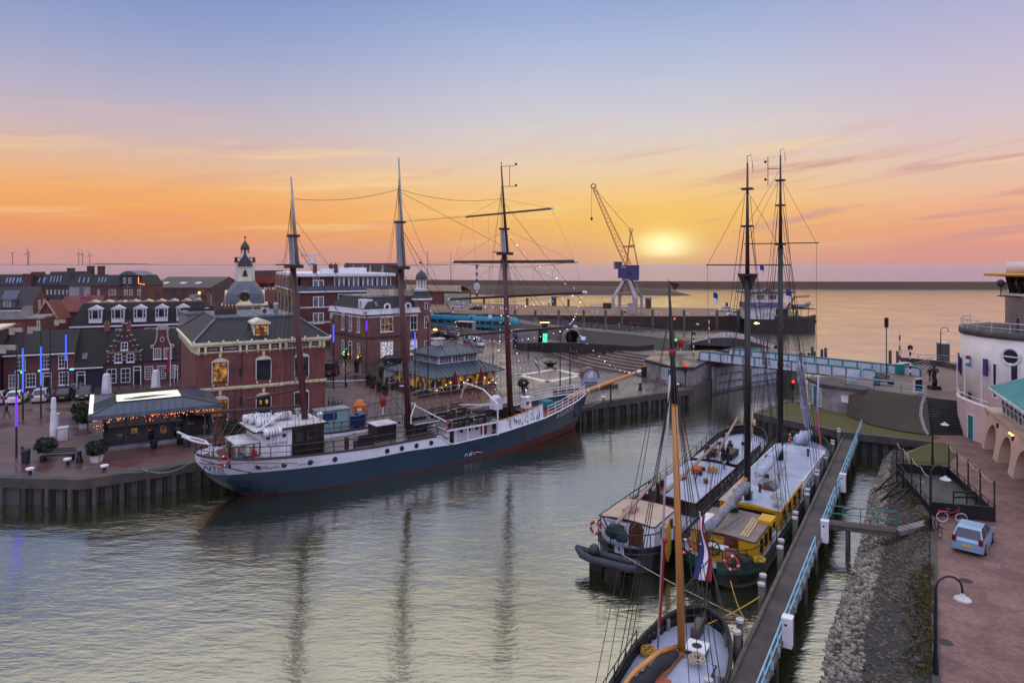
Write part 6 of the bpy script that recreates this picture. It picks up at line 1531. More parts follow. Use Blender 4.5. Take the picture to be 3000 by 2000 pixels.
# midship deckhouse with its side alley, upper deck, railings
g=MB();g.box(18.7,24.1,-2.55,2.55,1.5,3.12);g.box(18.3,18.7,-3.1,3.1,1.5,3.0);ms=g.build('midship_house',m_swhite,SH)
g=MB();g.box(18.2,24.4,-3.48,3.48,3.121,3.27);g.build('boat_deck',m_swhite,SH)
g=MB();g.box(18.3,24.3,-3.4,3.4,3.271,3.285);g.build('boat_deck_planking',m_deckw,SH)
for s in (20.4,21.3,22.2):g=MB();g.extr([(s+.17*math.cos(k*.524),-2.58,2.7+.17*math.sin(k*.524))for k in range(12)],(0,.03,0));g.build('porthole',m_port,ms)
g=MB();g.box(18.9,19.5,-2.6,-2.55,1.55,2.9);g.build('door',mat('maroon_door',A(84,36,40)),ms);g=MB();g.box(22.7,23.4,-2.62,-2.55,2.0,3.05);g.build('red_locker',MATS['signal_red'],ms)
g=MB()
for s in (19.2,20.6,22.4,24.1):g.box(s-.06,s+.06,-3.44,-3.32,lerpt(T_ZS,s),3.12);g.box(s-.06,s+.06,3.32,3.44,lerpt(T_ZS,s),3.12)
g.build('alley_post',m_white,SH)
g=MB()
for sd in (-1,1):
    sx=[24.1,26,28,30.3];top={24.1:3.15,26:3.35,28:3.65,30.3:4.1}
    g.loft([[(s,sd*(lerpt(T_BD,s)-.12),lerpt(T_ZS,s)),(s,sd*(lerpt(T_BD,s)-.22),top[s]),(s,sd*(lerpt(T_BD,s)-.3),top[s]),(s,sd*(lerpt(T_BD,s)-.22),lerpt(T_ZS,s))]for s in sx],True,True)
g.build('white_bulwark',m_swhite,SH)
g=MB()
for sd in (-1,1):g.tube([(s,sd*(lerpt(T_BD,s)-.25),z+.06)for s,z in ((24.1,3.15),(26,3.35),(28,3.65),(30.3,4.1))],.06,6)
g.build('bulwark_rail',m_varn,SH)
g=MB()
for i in range(26):
    s=24.8+rnd.random()*5.4;z=lerpt(T_ZS,s)+.15+rnd.random()*1.0;g.tube([(s,-lerpt(T_BD,s)+.1,z),(s+rnd.uniform(-.1,.1),-lerpt(T_BD,s)+.06,z-rnd.uniform(.15,.5))],.03,5)
g.build('hanging_gear',m_black,SH)
g=MB()
for sd in (-1,1):
    P=[Vector((18.4+k*1.15,sd*3.4,3.28))for k in range(6)]
    for dz in (.35,.7,1.05):g.tube([p+Vector((0,0,dz))for p in P],.025,5)
    for p in P:g.tube([p,p+Vector((0,0,1.05))],.03,5)
g.build('boat_deck_rail',m_iron,SH)
m_bench=mat('dark_bench',A(64,40,42),A(48,34,36),1.5,.4);m_wettop=mat('wet_table_top',A(150,122,122),A(128,106,108),1,.1,spec=1.0)
for i,(x,y,l)in enumerate(((19.9,-2.5,2.0),(22.4,-2.5,2.0),(20.0,.8,2.2),(22.8,1.6,1.6))):
    g=MB();z=3.29
    g.box(x-l/2,x+l/2,y-.3,y+.3,z+.5,z+.58);
    for s in (-1,1):g.box(x+s*l*.4-.05,x+s*l*.4+.05,y-.28,y+.28,z,z+.5)
    for k in range(4):g.box(x-l/2,x+l/2,y+.45,y+.5,z+.3+k*.22,z+.42+k*.22)
    g.box(x-l/2,x+l/2,y-.85,y-.45,z+.3,z+.36)
    for k in range(4):g.box(x-l/2,x+l/2,y-.95,y-.9,z+.15+k*.2,z+.27+k*.2)
    bo=g.build('deck_bench',m_bench,SH);g=MB();g.box(x-l/2,x+l/2,y-.32,y+.32,z+.583,z+.6);g.build('table_top',m_wettop,bo)
# boxes on the main deck
g=MB();g.box(12.2,14.2,-.9,.9,2.53,4.0);bx_=g.build('deck_locker',m_bench,SH);g=MB();g.box(12.1,14.3,-1,1,4.001,4.08);g.build('locker_lid',m_whitew,bx_)
g=MB();g.box(10.2,11.8,-1.2,-.7,2.53,3.0);g.box(10.2,11.8,-1.25,-1.2,3.0,3.5);g.box(10.2,11.8,-1.2,-.6,3.0,3.05);g.build('deck_bench',m_bench,SH)
g=MB();g.box(8.6,8.9,-2.2,-1.9,2.53,3.8);g.box(9.3,9.5,-2.4,-2.2,2.53,3.4);g.build('deck_bollard',m_maroon,SH)
g=MB()
for k in range(5):g.box(15.0,17.8,-1.6,-1.54,2.6+k*.3,2.72+k*.3)
g.box(15,17.8,-2.9,-1.5,4.0,4.1);g.box(16.8,18.1,.2,2.4,2.53,4.0);g.build('companionway',m_bench,SH)
g=MB();g.box(15,17.8,-2.9,-2.8,4.1,4.15);g.tube([(14.6,-3.0,4.3),(14.6,-3.0,5.0),(16.2,-1,5.6),(16.2,1,5.6),(18.3,-3.2,4.0)],.06);g.build('white_frame',m_white,SH)
# gantry over the boat deck
g=MB();g.tube([(24.1,-3.5,1.9),(24.1,-3.5,5.0),(24.1,-1.0,6.1),(24.1,2.4,6.3),(24.1,3.2,4.6)],.085,8);g.tube([(24.1,-3.2,4.9),(21.2,-1,4.9)],.05);g.build('gantry',m_white,SH)
g=MB();g.box(29.0,29.9,-1.7,-.9,3.6,4.7);g.box(28.9,30,-1.75,-.85,4.7,4.78);g.build('white_locker',m_white,SH);g=MB();g.box(29.2,29.55,-1.72,-1.7,3.95,4.35);g.build('red_sign',MATS['signal_red'],SH)
g=MB();g.box(26.6,27.6,.4,1.4,3.4,4.6);g.ball((27.1,.9,4.6),.55,.55,.3);g.build('winch_cover',m_white,SH)
g=MB();g.box(24.6,30,1.4,3.0,2.1,3.3);g.box(25,26,-1.6,-.4,2.05,3.0);g.build('deck_gear',m_iron,SH)
g=MB();g.tube([(31.0,1.0,2.4),(31.0,1.0,5.0),(31.15,1.0,5.25),(31.4,1.0,5.25),(31.5,1.0,5.0)],.1,8);g.build('swan_vent',mat('vent_brown',A(76,44,40)),SH)
# bow rails and anchor
g=MB()
for sd in (-1,1):
    P=[Vector((s,sd*(lerpt(T_BD,s)-.1),lerpt(T_ZS,s)))for s in (31,32.2,33.4,34.6,35.6,36.6,37.5,38.3,39)]
    for dz in (.35,.7,1.05):g.tube([p+Vector((0,0,dz))for p in P],.035,5)
    for p in P:g.tube([p,p+Vector((0,0,1.05))],.04,5)
g.build('bow_rail',m_white,SH)
g=MB();an=Vector((36.3,-hb(36.3,1.7)-.1,1.7));g.bar(an+Vector((0,0,.8)),an,.15);g.bar(an+Vector((-.5,0,.25)),an+Vector((0,-.05,-.1)),.16);g.bar(an+Vector((.5,0,.25)),an+Vector((0,-.05,-.1)),.16);g.build('anchor',mat('rusty_iron',A(110,70,54),A(86,56,46),3,.8),SH)
g=MB();g.cyl((34.8,.9),.3,.25,2.9,3.4,8);g.box(33.4,34.6,.2,1.4,2.8,3.5);g.build('windlass',m_ropet,SH)
# spars
m_mastr=mat('mast_maroon',A(120,46,42),A(96,38,38),.6,.4);m_mastw=mat('mast_grey',A(170,172,176),A(150,152,158),.5,.45);m_yard=mat('yard_brown',A(80,48,42),A(64,40,38),.8,.45)
masts={'miz':((6.0,2.5),(4.7,18.9),(4.5,21.4),(4.29,26.5),.3),'main':((16.1,2.4),(15.07,18.74),(14.81,22.96),(14.68,29.1),.33),'fore':((28.42,2.0),(27.5,20.2),(27.29,22.7),(26.87,29.3),.33)}
MT={}
for kname,(b,p,l,t,r)in masts.items():
    B,P,L_2,T_=[Vector((x,0,z))for x,z in (b,p,l,t)]
    g=MB();g.smooth=True;g.tube([B,P],r,10,r*.8);lm=g.build('lower_mast',m_mastr,SH)
    g=MB();g.tube([P,L_2],r*.8,8,r*.7);g.build('masthead',m_mastw,lm)
    g=MB();o=Vector((.42,0,0));g.smooth=True;g.tube([P+o+Vector((0,0,-.2)),T_+o*.6],.19,8,.07);tm=g.build('topmast',m_mastw if kname != 'fore' else m_yard,SH)
    g=MB();g.box(P.x-.5,P.x+.7,-.7,.7,P.z-.3,P.z);g.box(L_2.x-.25,L_2.x+.75,-.28,.28,L_2.z-.1,L_2.z+.1);g.bar(P+Vector((-1.5,0,.0)),P+Vector((.2,0,.0)),.1);g.build('crosstree',m_yard,lm)
    MT[kname]=(B,P,L_2,T_+o*.6)
# radar on the mizzen top
P=MT['miz'][1];g=MB();g.bar(P,P+Vector((1.9,0,.05)),.16);g.cyl((P.x+1.7,0),.35,.28,P.z+.1,P.z+.55,12);g.rbox((P.x+1.7,-.1,P.z+.8),(2.0,.22,.16),-.5);g.build('radar',m_white,SH)
# wind instruments on the fore top
T_=MT['fore'][3];g=MB();g.tube([T_+Vector((0,0,-.3)),T_+Vector((0,0,.5))],.04);g.tube([T_+Vector((0,0,0)),T_+Vector((1.1,-.9,.1))],.03);g.tube([T_+Vector((0,0,-2.1)),T_+Vector((1.1,-.9,-2.1))],.03);g.tube([T_+Vector((.7,-.55,.1)),T_+Vector((.7,-.55,-2.1))],.03)
for z in (.25,-2.0):g.ball(T_+Vector((1.2,-1,z)),.14)
g.build('wind_vane',m_iron,SH)
def yard(z,s,half,tilt,m,r=.17):
    a,b=Vector((s,-half,z+tilt)),Vector((s,half,z-tilt));c_=Vector((s,0,z));g=MB();g.smooth=True
    g.tube([a,a.lerp(c_,.4),c_,c_.lerp(b,.6),b],r*.8,8);y=g.build('yard',m,SH)
    g=MB();g.tube([a+(a-c_)*.035,a],r*.75,8);g.tube([b,b+(b-c_)*.035],r*.75,8);g.build('yard_tip',m_white,y);return a,b
s_=27.7
yu=yard(24.4,s_,7.5,0,MATS['yard_gold']if 'yard_gold' in MATS else mat('yard_gold',A(150,110,50),A(124,90,44),1,.45),.14)
ym=yard(19.2,s_+.3,10.6,0,m_yard,.2);y1_=yard(15.5,28.1,11.6,.8,m_yard,.19);y2_=yard(11.7,28.4,10.0,1.25,m_yard,.17)
g=MB();g.smooth=True;g.tube([(36.6,0,3.55),(38.6,0,3.9),(48.2,0,5.38)],.3,10,.2);bs=g.build('bowsprit',m_varn,SH);g=MB();g.tube([(48.2,0,5.38),(48.9,0,5.49)],.21,10,.19);g.tube([(39.6,0,3.95),(39.75,0,3.97)],.34,10);g.tube([(41.4,0,4.25),(41.5,0,4.26)],.31,10);g.build('bowsprit_band',m_white,bs)
g=MB();g.tube([(5.4,0,6.6),(-3.2,0,7.1)],.16,8,.12);g.tube([(5.6,.5,8.0),(1.0,.6,7.6)],.12,8);g.build('mizzen_boom',m_yard,SH)
g=MB();g.bar((43.6,0,4.5),(43.6,0,2.2),.14);g.build('dolphin_striker',m_iron,SH)
# standing rigging
m_wire=mat('rigging_wire',A(74,62,56),A(60,52,50),3,.6);m_wirel=mat('running_rope',A(150,134,116),A(126,112,98),3,.8)
def line(g,a,b,r=.02,drop=0):g.tube(sag(a,b,drop,8)if drop else [a,b],r,4)
for kname in ('miz','main','fore'):
    B,P,L_2,T_=MT[kname];g=MB();s0=B.x
    for sd in (-1,1):
        ft=[Vector((s0-1.9+k*.75,sd*3.35,3.1 if kname != 'fore' else 3.5))for k in range(5)]
        hd=P+Vector((0,sd*.35,-.2))
        for f in ft:line(g,f,hd,.02)
        for q in range(2,30 if kname != 'miz' else 26):
            t=q/32
            g.tube([ft[1].lerp(hd,t),ft[3].lerp(hd,t)],.012,4)
        for dx in (-3.0,-2.2):line(g,Vector((s0+dx,sd*3.35,3.1)),T_+Vector((0,0,-2.6)),.016)
        line(g,P+Vector((0,sd*.7,0)),T_+Vector((0,0,-2.0)),.016);line(g,P+Vector((.4,sd*.6,0)),T_+Vector((0,0,-3.4)),.014)
    g.build('shroud',m_wire,SH)
g=MB();Bm,Pm,Lm,Tm=MT['main'];Bf,Pf,Lf,Tf=MT['fore'];Bz,Pz,Lz,Tz=MT['miz']
up_=Vector((0,0,-2.4))
line(g,Tz+Vector((0,0,-1.9)),Tm+Vector((0,0,-3.0)),.02,.5);line(g,Tm+Vector((0,0,-3.0)),Tf+Vector((0,0,-3.4)),.02,.6)
line(g,Tm+Vector((0,0,-3.2)),Pf+Vector((0,0,.6)),.02);line(g,Tm+Vector((0,0,-3.4)),Bf+Vector((-2,.4,1.5)),.016);line(g,Lm,Bf+Vector((-1.0,0,2.5)),.026);line(g,Lm+Vector((.3,.2,-.5)),Bf+Vector((-3.0,.5,1.5)),.022);line(g,Pm,Bf+Vector((-4.5,0,1.4)),.02)
line(g,Lz,Bm+Vector((-.8,0,2.4)),.024);line(g,Tz+Vector((0,0,-4.2)),Bm+Vector((-1.5,.2,1.6)),.018);line(g,Lz+Vector((.2,0,1.6)),Pm+Vector((0,0,-9)),.016)
bt=Vector((48.4,0,5.4))
for a,b in ((Tf+Vector((0,0,-3.5)),bt),(Lf,Vector((45.6,0,5.0))),(Pf,Vector((41.6,0,4.3))),(Pf+Vector((0,0,-.6)),Vector((40.6,0,4.2))),(bt,Vector((43.6,0,2.3))),(Vector((43.6,0,2.3)),Vector((38.7,0,1.6))),(bt,Vector((38.2,-.9,2.9))),(bt,Vector((38.2,.9,2.9)))):line(g,a,b,.022)
g.build('stay',m_wire,SH)
g=MB()
for (a,b),nx in ((yu,Tf+Vector((0,0,-3.4))),(ym,Pf+Vector((.2,0,2.4))),(y1_,Pf+Vector((.1,0,-.4))),(y2_,Pf+Vector((0,0,-2.4)))):
    for q in (a,b):line(g,q,nx,.014);
for (a,b),tgt in ((yu,Lm),(ym,Pm),(y1_,Pm+Vector((0,0,-1))),(y2_,Bm+Vector((0,0,8)))):
    for q in (a,b):line(g,q,tgt,.013)
for (a,b),(c_,d_)in ((yu,ym),(ym,y1_),(y1_,y2_)):line(g,a,c_,.012);line(g,b,d_,.012)
for (a,b)in (ym,y1_,y2_):line(g,a,b,.02,.6)
for k in range(12):line(g,Vector((27+(k%4)*.6,(-1)** k*(1+.2*k),3.2)),Vector((28.1,(-1)** k*(.5+.8*k),(24.3,19.2,15.4,11.7)[k%4])),.012)
for k in range(7):line(g,Vector((-2.6+.3*k,-.4+.2*k,3.4)),Vector((-2.4+k*1.1,0,7.0)),.016)
line(g,Vector((-3.1,0,7.1)),Pz+Vector((0,0,-.4)),.016);line(g,Vector((-3,0,7.1)),Lz+Vector((0,0,-1)),.014)
for k in range(5):line(g,Vector((15+k*.8,-2.6,2.8)),Pm+Vector((0,-.2,-.4-k)),.012)
g.build('running_rigging',m_wirel,SH)
# fairy lights strung from the fore rigging
g=MB();n_=0
def beads(a,b,drop,n):
    for i,p in enumerate(sag(a,b,drop,n)):g.mat((0,0,1,0,2)[(i+n)%5]).ball(p,.045,n=5,m=3)
ftop=Pf
a,b=y1_;beads(a,b,1.2,16);a,b=y2_;beads(a,b,1.0,20);beads(y1_[0],y2_[0]+Vector((0,.6,.2)),.5,10);beads(y1_[1],y2_[1],.6,8);beads(y2_[0],bt,1.4,12);beads(Lf,y1_[0],.8,10);pass
for sd in (-1,1):beads(Vector((28.6,sd*3.3,3.6)),Pf+Vector((0,sd*.4,-6)),.1,14)
g.build('fairy_lights',[g_pink,g_white,g_cyan],SH)
# flag at the fore shrouds
def flag3(name,par,p,w,h,cols,dirv,droop=.0,label=None):
    g=MB();dirv=Vector(dirv).normalized();nrm=dirv.cross(Vector((0,0,1)))
    n=8;rows=len(cols)
    def pt(i,j):
        t=i/n;return Vector(p)+dirv*(w*t*(1-droop*.5))+nrm*(.12*w*math.sin(t*7+.4))+Vector((0,0,-h*j/rows-droop*w*t*t-.04*math.sin(t*9)))
    for j in range(rows):
        g.mat(j)
        for i in range(n):g.add([pt(i,j),pt(i+1,j),pt(i+1,j+1),pt(i,j+1)],[(0,1,2,3)])
    return g.build(name,cols,par)
m_fr=mat('flag_red',A(190,40,60),None,1,.8);m_fw=mat('flag_white',A(226,226,230),None,1,.8);m_fb=mat('flag_blue',A(44,78,160),None,1,.8)
flag3('courtesy_flag',SH,(29.4,-2.9,9.3),1.3,.9,[m_fr,m_fw,m_fb],(.15,-.1,0),1.2)
# mooring lines
def rope_thing(label,a,b,drop,m,r=.035):
    o=thing('mooring_rope',label,'rope',a);g=MB();g.tube([p-Vector(a)for p in sag(a,b,drop,14)],r,6);g.build('rope_strand',m,o)
def ship_w(s,y,z):return SH.matrix_basis @ Vector((s,y,z))
SM=Matrix.Translation((-22.7,56.2,0))@ Matrix.Rotation(SA,4,'Z')
ship_w=lambda s,y,z:SM @ Vector((s,y,z))
rope_thing('teal mooring rope from the ship stern to a quay bollard',ship_w(-3.0,.4,3.4),G(306,1380,2.5),.5,m_ropet)
rope_thing('thin pale mooring line from the ship stern rail to the quay',ship_w(-2.9,.9,3.3),G(415,1372,2.4),.7,m_rope,.025)
rope_thing('teal mooring rope lying between the bow and the quay edge',ship_w(38.0,1.2,3.4),G(1765,1172,2.4),.35,m_ropet,.04)
rope_thing('pale mooring line from the bow fairlead along the quay',ship_w(37.6,-1.2,2.6),G(1772,1168,2.4),.25,m_rope,.025)
# ================================================================= jetty, gangway, bank
JA=math.atan2(42.25,25.5);JO=(9.11,28.34)
JT=thing('jetty','long weathered plank jetty between the moored barges and the stone bank','jetty',(JO[0],JO[1],0),JA)
m_plank=mat('jetty_planks',A(104,94,88),A(74,66,62),.35,.6,rough2=.8,rs=.5,fine=.18,lines=(('X',.16,.14,.55),))
JL=51.5
g=MB();g.box(-12,JL,-1.2,0,1.48,1.6);g.build('decking',m_plank,JT)
g=MB();g.box(-12,JL,-.02,.16,1.46,1.74);g.box(-12,JL,-1.3,-1.18,1.46,1.66);g.box(-12,JL,-.3,-.1,1.2,1.47);g.box(-12,JL,-1.1,-.9,1.2,1.47);g.build('edge_beam',m_wood,JT)
g=MB()
for k in range(14):g.cyl((-9+k*4.6,-.9),.13,.13,-1.5,1.47,8);g.cyl((-9+k*4.6,-.2),.13,.13,-1.5,1.47,8)
g.build('support_pile',m_wood,JT)
R1=MB()
def jr(x0,x1):
    for z in (2.1,2.6):R1.tube([(x0,-1.24,z),(x1,-1.24,z)],.035,6)
    n=round((x1-x0)/1.55)
    for i in range(n+1):x=x0+(x1-x0)*i/n;R2=MB();R2.tube([(x,-1.24,1.5),(x,-1.24,2.6)],.04,6);R2.bar((x,-1.3,1.4),(x,-1.3,2.0),.06);R2.build('rail_post',m_tealp,JT)
jr(-12,15.6);jr(18.6,26.3);jr(27.8,JL)
R1.build('hand_rail',m_tealp,JT)
for x in (4.6,18.4,29.6):
    g=MB();g.rbox((x,-1.45,2.0),(.42,.42,1.3));g.rbox((x,-1.45,2.69),(.48,.48,.08));g.mat(1).rbox((x-.215,-1.4,2.4),(.01,.12,.1));g.build('power_box',[m_white,m_iron],JT)
mp0=None
for k in range(22):
    x=-8+(k // 2)*5.4+(k%2)*1.1;y=.42+(k%2)*.12;p=Matrix.Translation((JO[0],JO[1],0))@ Matrix.Rotation(JA,4,'Z')@ Vector((x,y,-1.5))
    if mp0 is None:
        mp0=thing('mooring_pile','round timber mooring pile with a pale cap beside the plank jetty','mooring pile',p,0,'capped mooring piles along the jetty')
        g=MB();g.smooth=True;g.cyl((0,0),.17,.16,0,3.75,10);g.build('timber_post',m_post,mp0);g=MB();g.cyl((0,0),.19,.19,3.75,3.88,10);g.build('pile_cap',m_whitew,mp0)
    else:dup(mp0,p,k)
GW=thing('gangway','short plank gangway with teal rail from the jetty to the stone bank','gangway',G(2412,1528,1.62),0)
g0=G(2412,1528,1.62);g1=G(2626,1553,1.95);d=g1-g0;GW.rotation_euler=(0,0,math.atan2(d.y,d.x));L=d.xy.length
g=MB();g.extr([(0,-.55,-.06),(L,-.55,.27),(L,.55,.27),(0,.55,-.06)],(0,0,.1));g.build('decking',m_plank,GW)
g=MB();g.bar((0,-.5,-.15),(L,-.5,.18),.12,.2);g.bar((0,.5,-.15),(L,.5,.18),.12,.2);g.bar((L*.35,-.4,-1.6),(L*.35,-.4,0),.2);g.bar((L*.35,.4,-1.6),(L*.35,.4,0),.2);g.build('beam',m_wood,GW)
g=MB()
for z in (.5,1.0):g.tube([(.1,.52,z),(L*.5,.52,z+.16),(L,.52,z+.33)],.035,6)
for k in range(5):x=.1+(L-.1)*k/4;g.tube([(x,.52,.33*x/L),(x,.52,1.0+.33*x/L)],.03,6)
g.build('hand_rail',m_teal,GW)
toe=[G(2600,1320,0),G(2580,1385,0),G(2556,1441,0),G(2532,1585,0),G(2437,1872,0),G(2418,1996,0),G(2300,2500,0)]
tt=[Vector((x,y,2.1))for x,y in EDGE]
g=MB();rg=[]
for a,b in zip(toe,tt):rg.append([a+Vector((-1.0,0,-.9)),a,a.lerp(b,.35)+Vector((0,0,.12)),a.lerp(b,.7)+Vector((0,0,.16)),b+Vector((0,0,.02))])
g.loft(rg,False);struct('bank_terrain',g,mat('bank_soil',A(86,82,74),A(66,64,58),1,.9,bump=.5,bs=7))
rs_=random.Random(5)
m_rock=mat('bank_stone',A(176,164,146),A(100,96,90),1.6,.75,det=2,fine=.25,bump=.3,bs=12);m_rockd=mat('bank_stone_dark',A(118,108,94),A(82,76,68),1.2,.85,det=2,fine=.22)
g=MB()
def rock(p,r):
    q=[]
    for sx,sy,sz in ((-1,-1,-1),(1,-1,-1),(1,1,-1),(-1,1,-1),(-.7,-.7,1),(.7,-.7,1),(.7,.7,1),(-.7,.7,1)):
        q.append((p.x+sx*r*rs_.uniform(.6,1.1),p.y+sy*r*rs_.uniform(.6,1.1),p.z+sz*r*rs_.uniform(.35,.65)))
    g.add(q,[(4,5,6,7),(0,1,5,4),(1,2,6,5),(2,3,7,6),(3,0,4,7)])
for i in range(len(toe)-1):
    a0,a1,b0,b1=toe[i],toe[i+1],tt[i],tt[i+1];n=int((a1-a0).length*120)
    for k in range(n):
        u,v=rs_.random(),rs_.random()** 1.25*.98-.04;a=a0.lerp(a1,u);b=b0.lerp(b1,u);p=a.lerp(b,v);p.z += .14*min(1,max(0,v*3))
        g.mat(0 if v<.3+.08*rs_.random()else 1);rock(p,rs_.uniform(.1,.19)if v<.35 else rs_.uniform(.07,.13))
struct('bank_rubble',g,[m_rock,m_rockd],'stuff')
g=MB()
for k in range(2600):
    i=rs_.randrange(len(tt)-1);u=rs_.random();a=toe[i].lerp(toe[i+1],u);b=tt[i].lerp(tt[i+1],u);v=1-abs(rs_.gauss(0,.13));p=a.lerp(b,max(v,.4))+Vector((0,0,.2))
    if math.sin(p.y*.9)+math.sin(p.y*.37+2)<-.1:continue
    for q in range(3):
        t=rs_.random()*6.28;h=rs_.uniform(.06,.17);g.add([p+Vector((.06*math.cos(t),.06*math.sin(t),0)),p-Vector((.06*math.cos(t),.06*math.sin(t),0)),p+Vector((rs_.uniform(-.1,.1),rs_.uniform(-.1,.1),h))],[(0,1,2)])
struct('bank_grass',g,m_grass,'stuff')
KB=thing('quay_kerb','dark stone kerb along the top of the stone bank','kerb',(0,0,0));g=MB();pts=tt
g.loft([[p+Vector((-.15,.05,-.35)),p+Vector((-.15,.05,.1)),p+Vector((.14,-.05,.1)),p+Vector((.14,-.05,-.35))]for p in pts],True,True);g.build('kerb_stone',m_concd,KB)
g=MB()
for k in range(7):p=G(2636+k*14,1551-k*3.6,2.1-.25+.05*k);g.rbox((p.x,p.y,p.z-.1),(.5,.6,.3),.3)
t_=tag(g.build('bank_steps',m_conc),'pale stone steps at the shore end of the gangway','steps')

# ================================================================= moored barges
m_bblack=mat('barge_black',A(34,34,38),A(26,27,30),.6,.35);m_byel=mat('barge_yellow',A(222,170,20),A(204,150,14),.5,.4,fine=.06);m_bgrn=mat('barge_green',A(20,112,78),A(14,94,66),.6,.4);m_bdeck=mat('deck_blue_grey',A(176,184,200),A(150,160,180),.5,.3,fine=.06,rough2=.55);m_bmar=mat('barge_maroon',A(92,36,44),A(76,30,38),.5,.35);m_broof=mat('roof_buff',A(196,172,146),A(176,152,130),.6,.3,rough2=.5,fine=.06);m_sail=mat('furled_sail',A(190,196,206),A(150,158,172),2.5,.85);m_sailg=mat('furled_sail_grey',A(150,152,156),A(116,120,126),2.5,.85);m_pole=mat('pale_spar',A(186,150,130),A(160,126,110),.8,.4,aniso=(.2,1,1))
def barge_hull(par,L,B,sheer,mats,zdeck,deckm,bow=4.5,stern=2.4,keel=-.7,band=None):
    ss=[0,.15,.5,1.0,1.7,stern,4,8,12,16,20,L-bow,L-bow*.7,L-bow*.45,L-bow*.25,L-bow*.1,L-.02]
    ss=sorted(set(round(s,2)for s in ss if s <= L))
    def bd(s):
        if s<stern:return B*math.sqrt(max(0,1-((stern-s)/(stern+.02))** 2))*.97+.05
        if s>L-bow:t=(s-L+bow)/bow;return B*math.sqrt(max(0,1-t ** 2.1))+.03
        return B
    def z0(s):return keel+(1.5*((stern*.6-s)/stern)if s<stern*.6 else 0)+(.7*max(0,(s-L+bow*.4)/bow))
    g=MB();g.smooth=True
    for sd in (-1,1):
        cols=[]
        for s in ss:
            zs=sheer(s);b=bd(s);cols.append([(s,sd*b*.78,z0(s)),(s,sd*b*.93,.25),(s,sd*b*.98,zs-.62),(s,sd*b,zs-.3),(s,sd*b,zs)])
        for a,c in zip(cols,cols[1:]):
            for j in range(4):g.mat((0,0,1,2)[j]);g.add([a[j],c[j],c[j+1],a[j+1]],[(0,1,2,3)])
    g.mat(1).poly([(0,-.05,z0(0)),(0,.05,z0(0)),(0,.05,sheer(0)),(0,-.05,sheer(0))]);h=g.build('hull',mats,par)
    g=MB()
    for sd in (-1,1):g.tube([(s,sd*bd(s),sheer(s)-.34)for s in ss],.06,6);g.tube([(s,sd*(bd(s)-.02),sheer(s)+.02)for s in ss],.055,6)
    g.build('rubbing_strake',band or mats[0],par)
    g=MB()
    for a,c in zip(ss,ss[1:]):g.poly([(a,-bd(a)+.04,zdeck(a)),(c,-bd(c)+.04,zdeck(c)),(c,bd(c)-.04,zdeck(c)),(a,bd(a)-.04,zdeck(a))])
    g.build('deck',deckm,par);return bd
def brail(par,bd,sheer,s0,s1,sd,m,h=.8,step=1.5,nm='guard_rail'):
    g=MB();n=max(2,round((s1-s0)/step));P=[Vector((s0+(s1-s0)*i/n,sd*(bd(s0+(s1-s0)*i/n)-.05),sheer(s0+(s1-s0)*i/n)))for i in range(n+1)]
    for dz in (h*.5,h):g.tube([p+Vector((0,0,dz))for p in P],.025,5)
    for p in P:g.tube([p,p+Vector((0,0,h))],.03,5)
    g.build(nm,m,par)
def trunk(par,nm,s0,s1,y0,y1,z0,z1,sidem,roofm,crown=.16,edge=None):
    g=MB();g.box(s0,s1,y0,y1,z0,z1);w=g.build(nm,sidem,par)
    g=MB();n=6;r0=[(y0-.06+(y1-y0+.12)*i/n,z1+crown*math.sin(math.pi*i/n))for i in range(n+1)]
    g.smooth=False;g.loft([[(s0-.06,y,z+.003)for y,z in r0],[(s1+.06,y,z+.003)for y,z in r0]],False)
    g.mat(1).tube([(s0-.06,y0-.06,z1+.01),(s1+.06,y0-.06,z1+.01),(s1+.06,y1+.06,z1+.01),(s0-.06,y1+.06,z1+.01),(s0-.06,y0-.06,z1+.01)],.045,5)
    g.extr([(s0-.06,y,z)for y,z in r0],(.02,0,0));g.build(nm+'_roof',[roofm,edge or sidem],par);return w
def arch_door(par,s,y,z,w,h,m):
    g=MB();P=[(y-w/2,z),(y+w/2,z),(y+w/2,z+h-w*.35)]+[(y+w/2*math.cos(a),z+h-w*.35+w*.35*math.sin(a))for a in (.5,1.05,1.57,2.1,2.64)]+[(y-w/2,z+h-w*.35)]
    g.extr([(s-.06,a,b)for a,b in P],(.05,0,0));g.build('cabin_door',m,par)
def crumple(g,pts,r,seed=1,n=9):
    rr=random.Random(seed);g.smooth=True;P=[Vector(p)for p in pts];rings=[]
    fine=[]
    for a,b in zip(P,P[1:]):
        k=max(2,int((b-a).length/.35));fine +=[a.lerp(b,i/k)for i in range(k)]
    fine.append(P[-1]);up=Vector((0,0,1))if abs((P[-1]-P[0]).normalized().z)<.8 else Vector((1,0,0))
    for i,p in enumerate(fine):
        d=(fine[min(i+1,len(fine)-1)]-fine[max(i-1,0)]).normalized();x=d.cross(up).normalized();y=x.cross(d)
        k=r*(.35 if i in (0,len(fine)-1)else rr.uniform(.75,1.25));rings.append([p+(x*math.cos(t)+y*math.sin(t))*k*rr.uniform(.6,1.3)for t in [2*math.pi*j/n for j in range(n)]])
    g.loft(rings,True,True)
BA=rad(56.5)
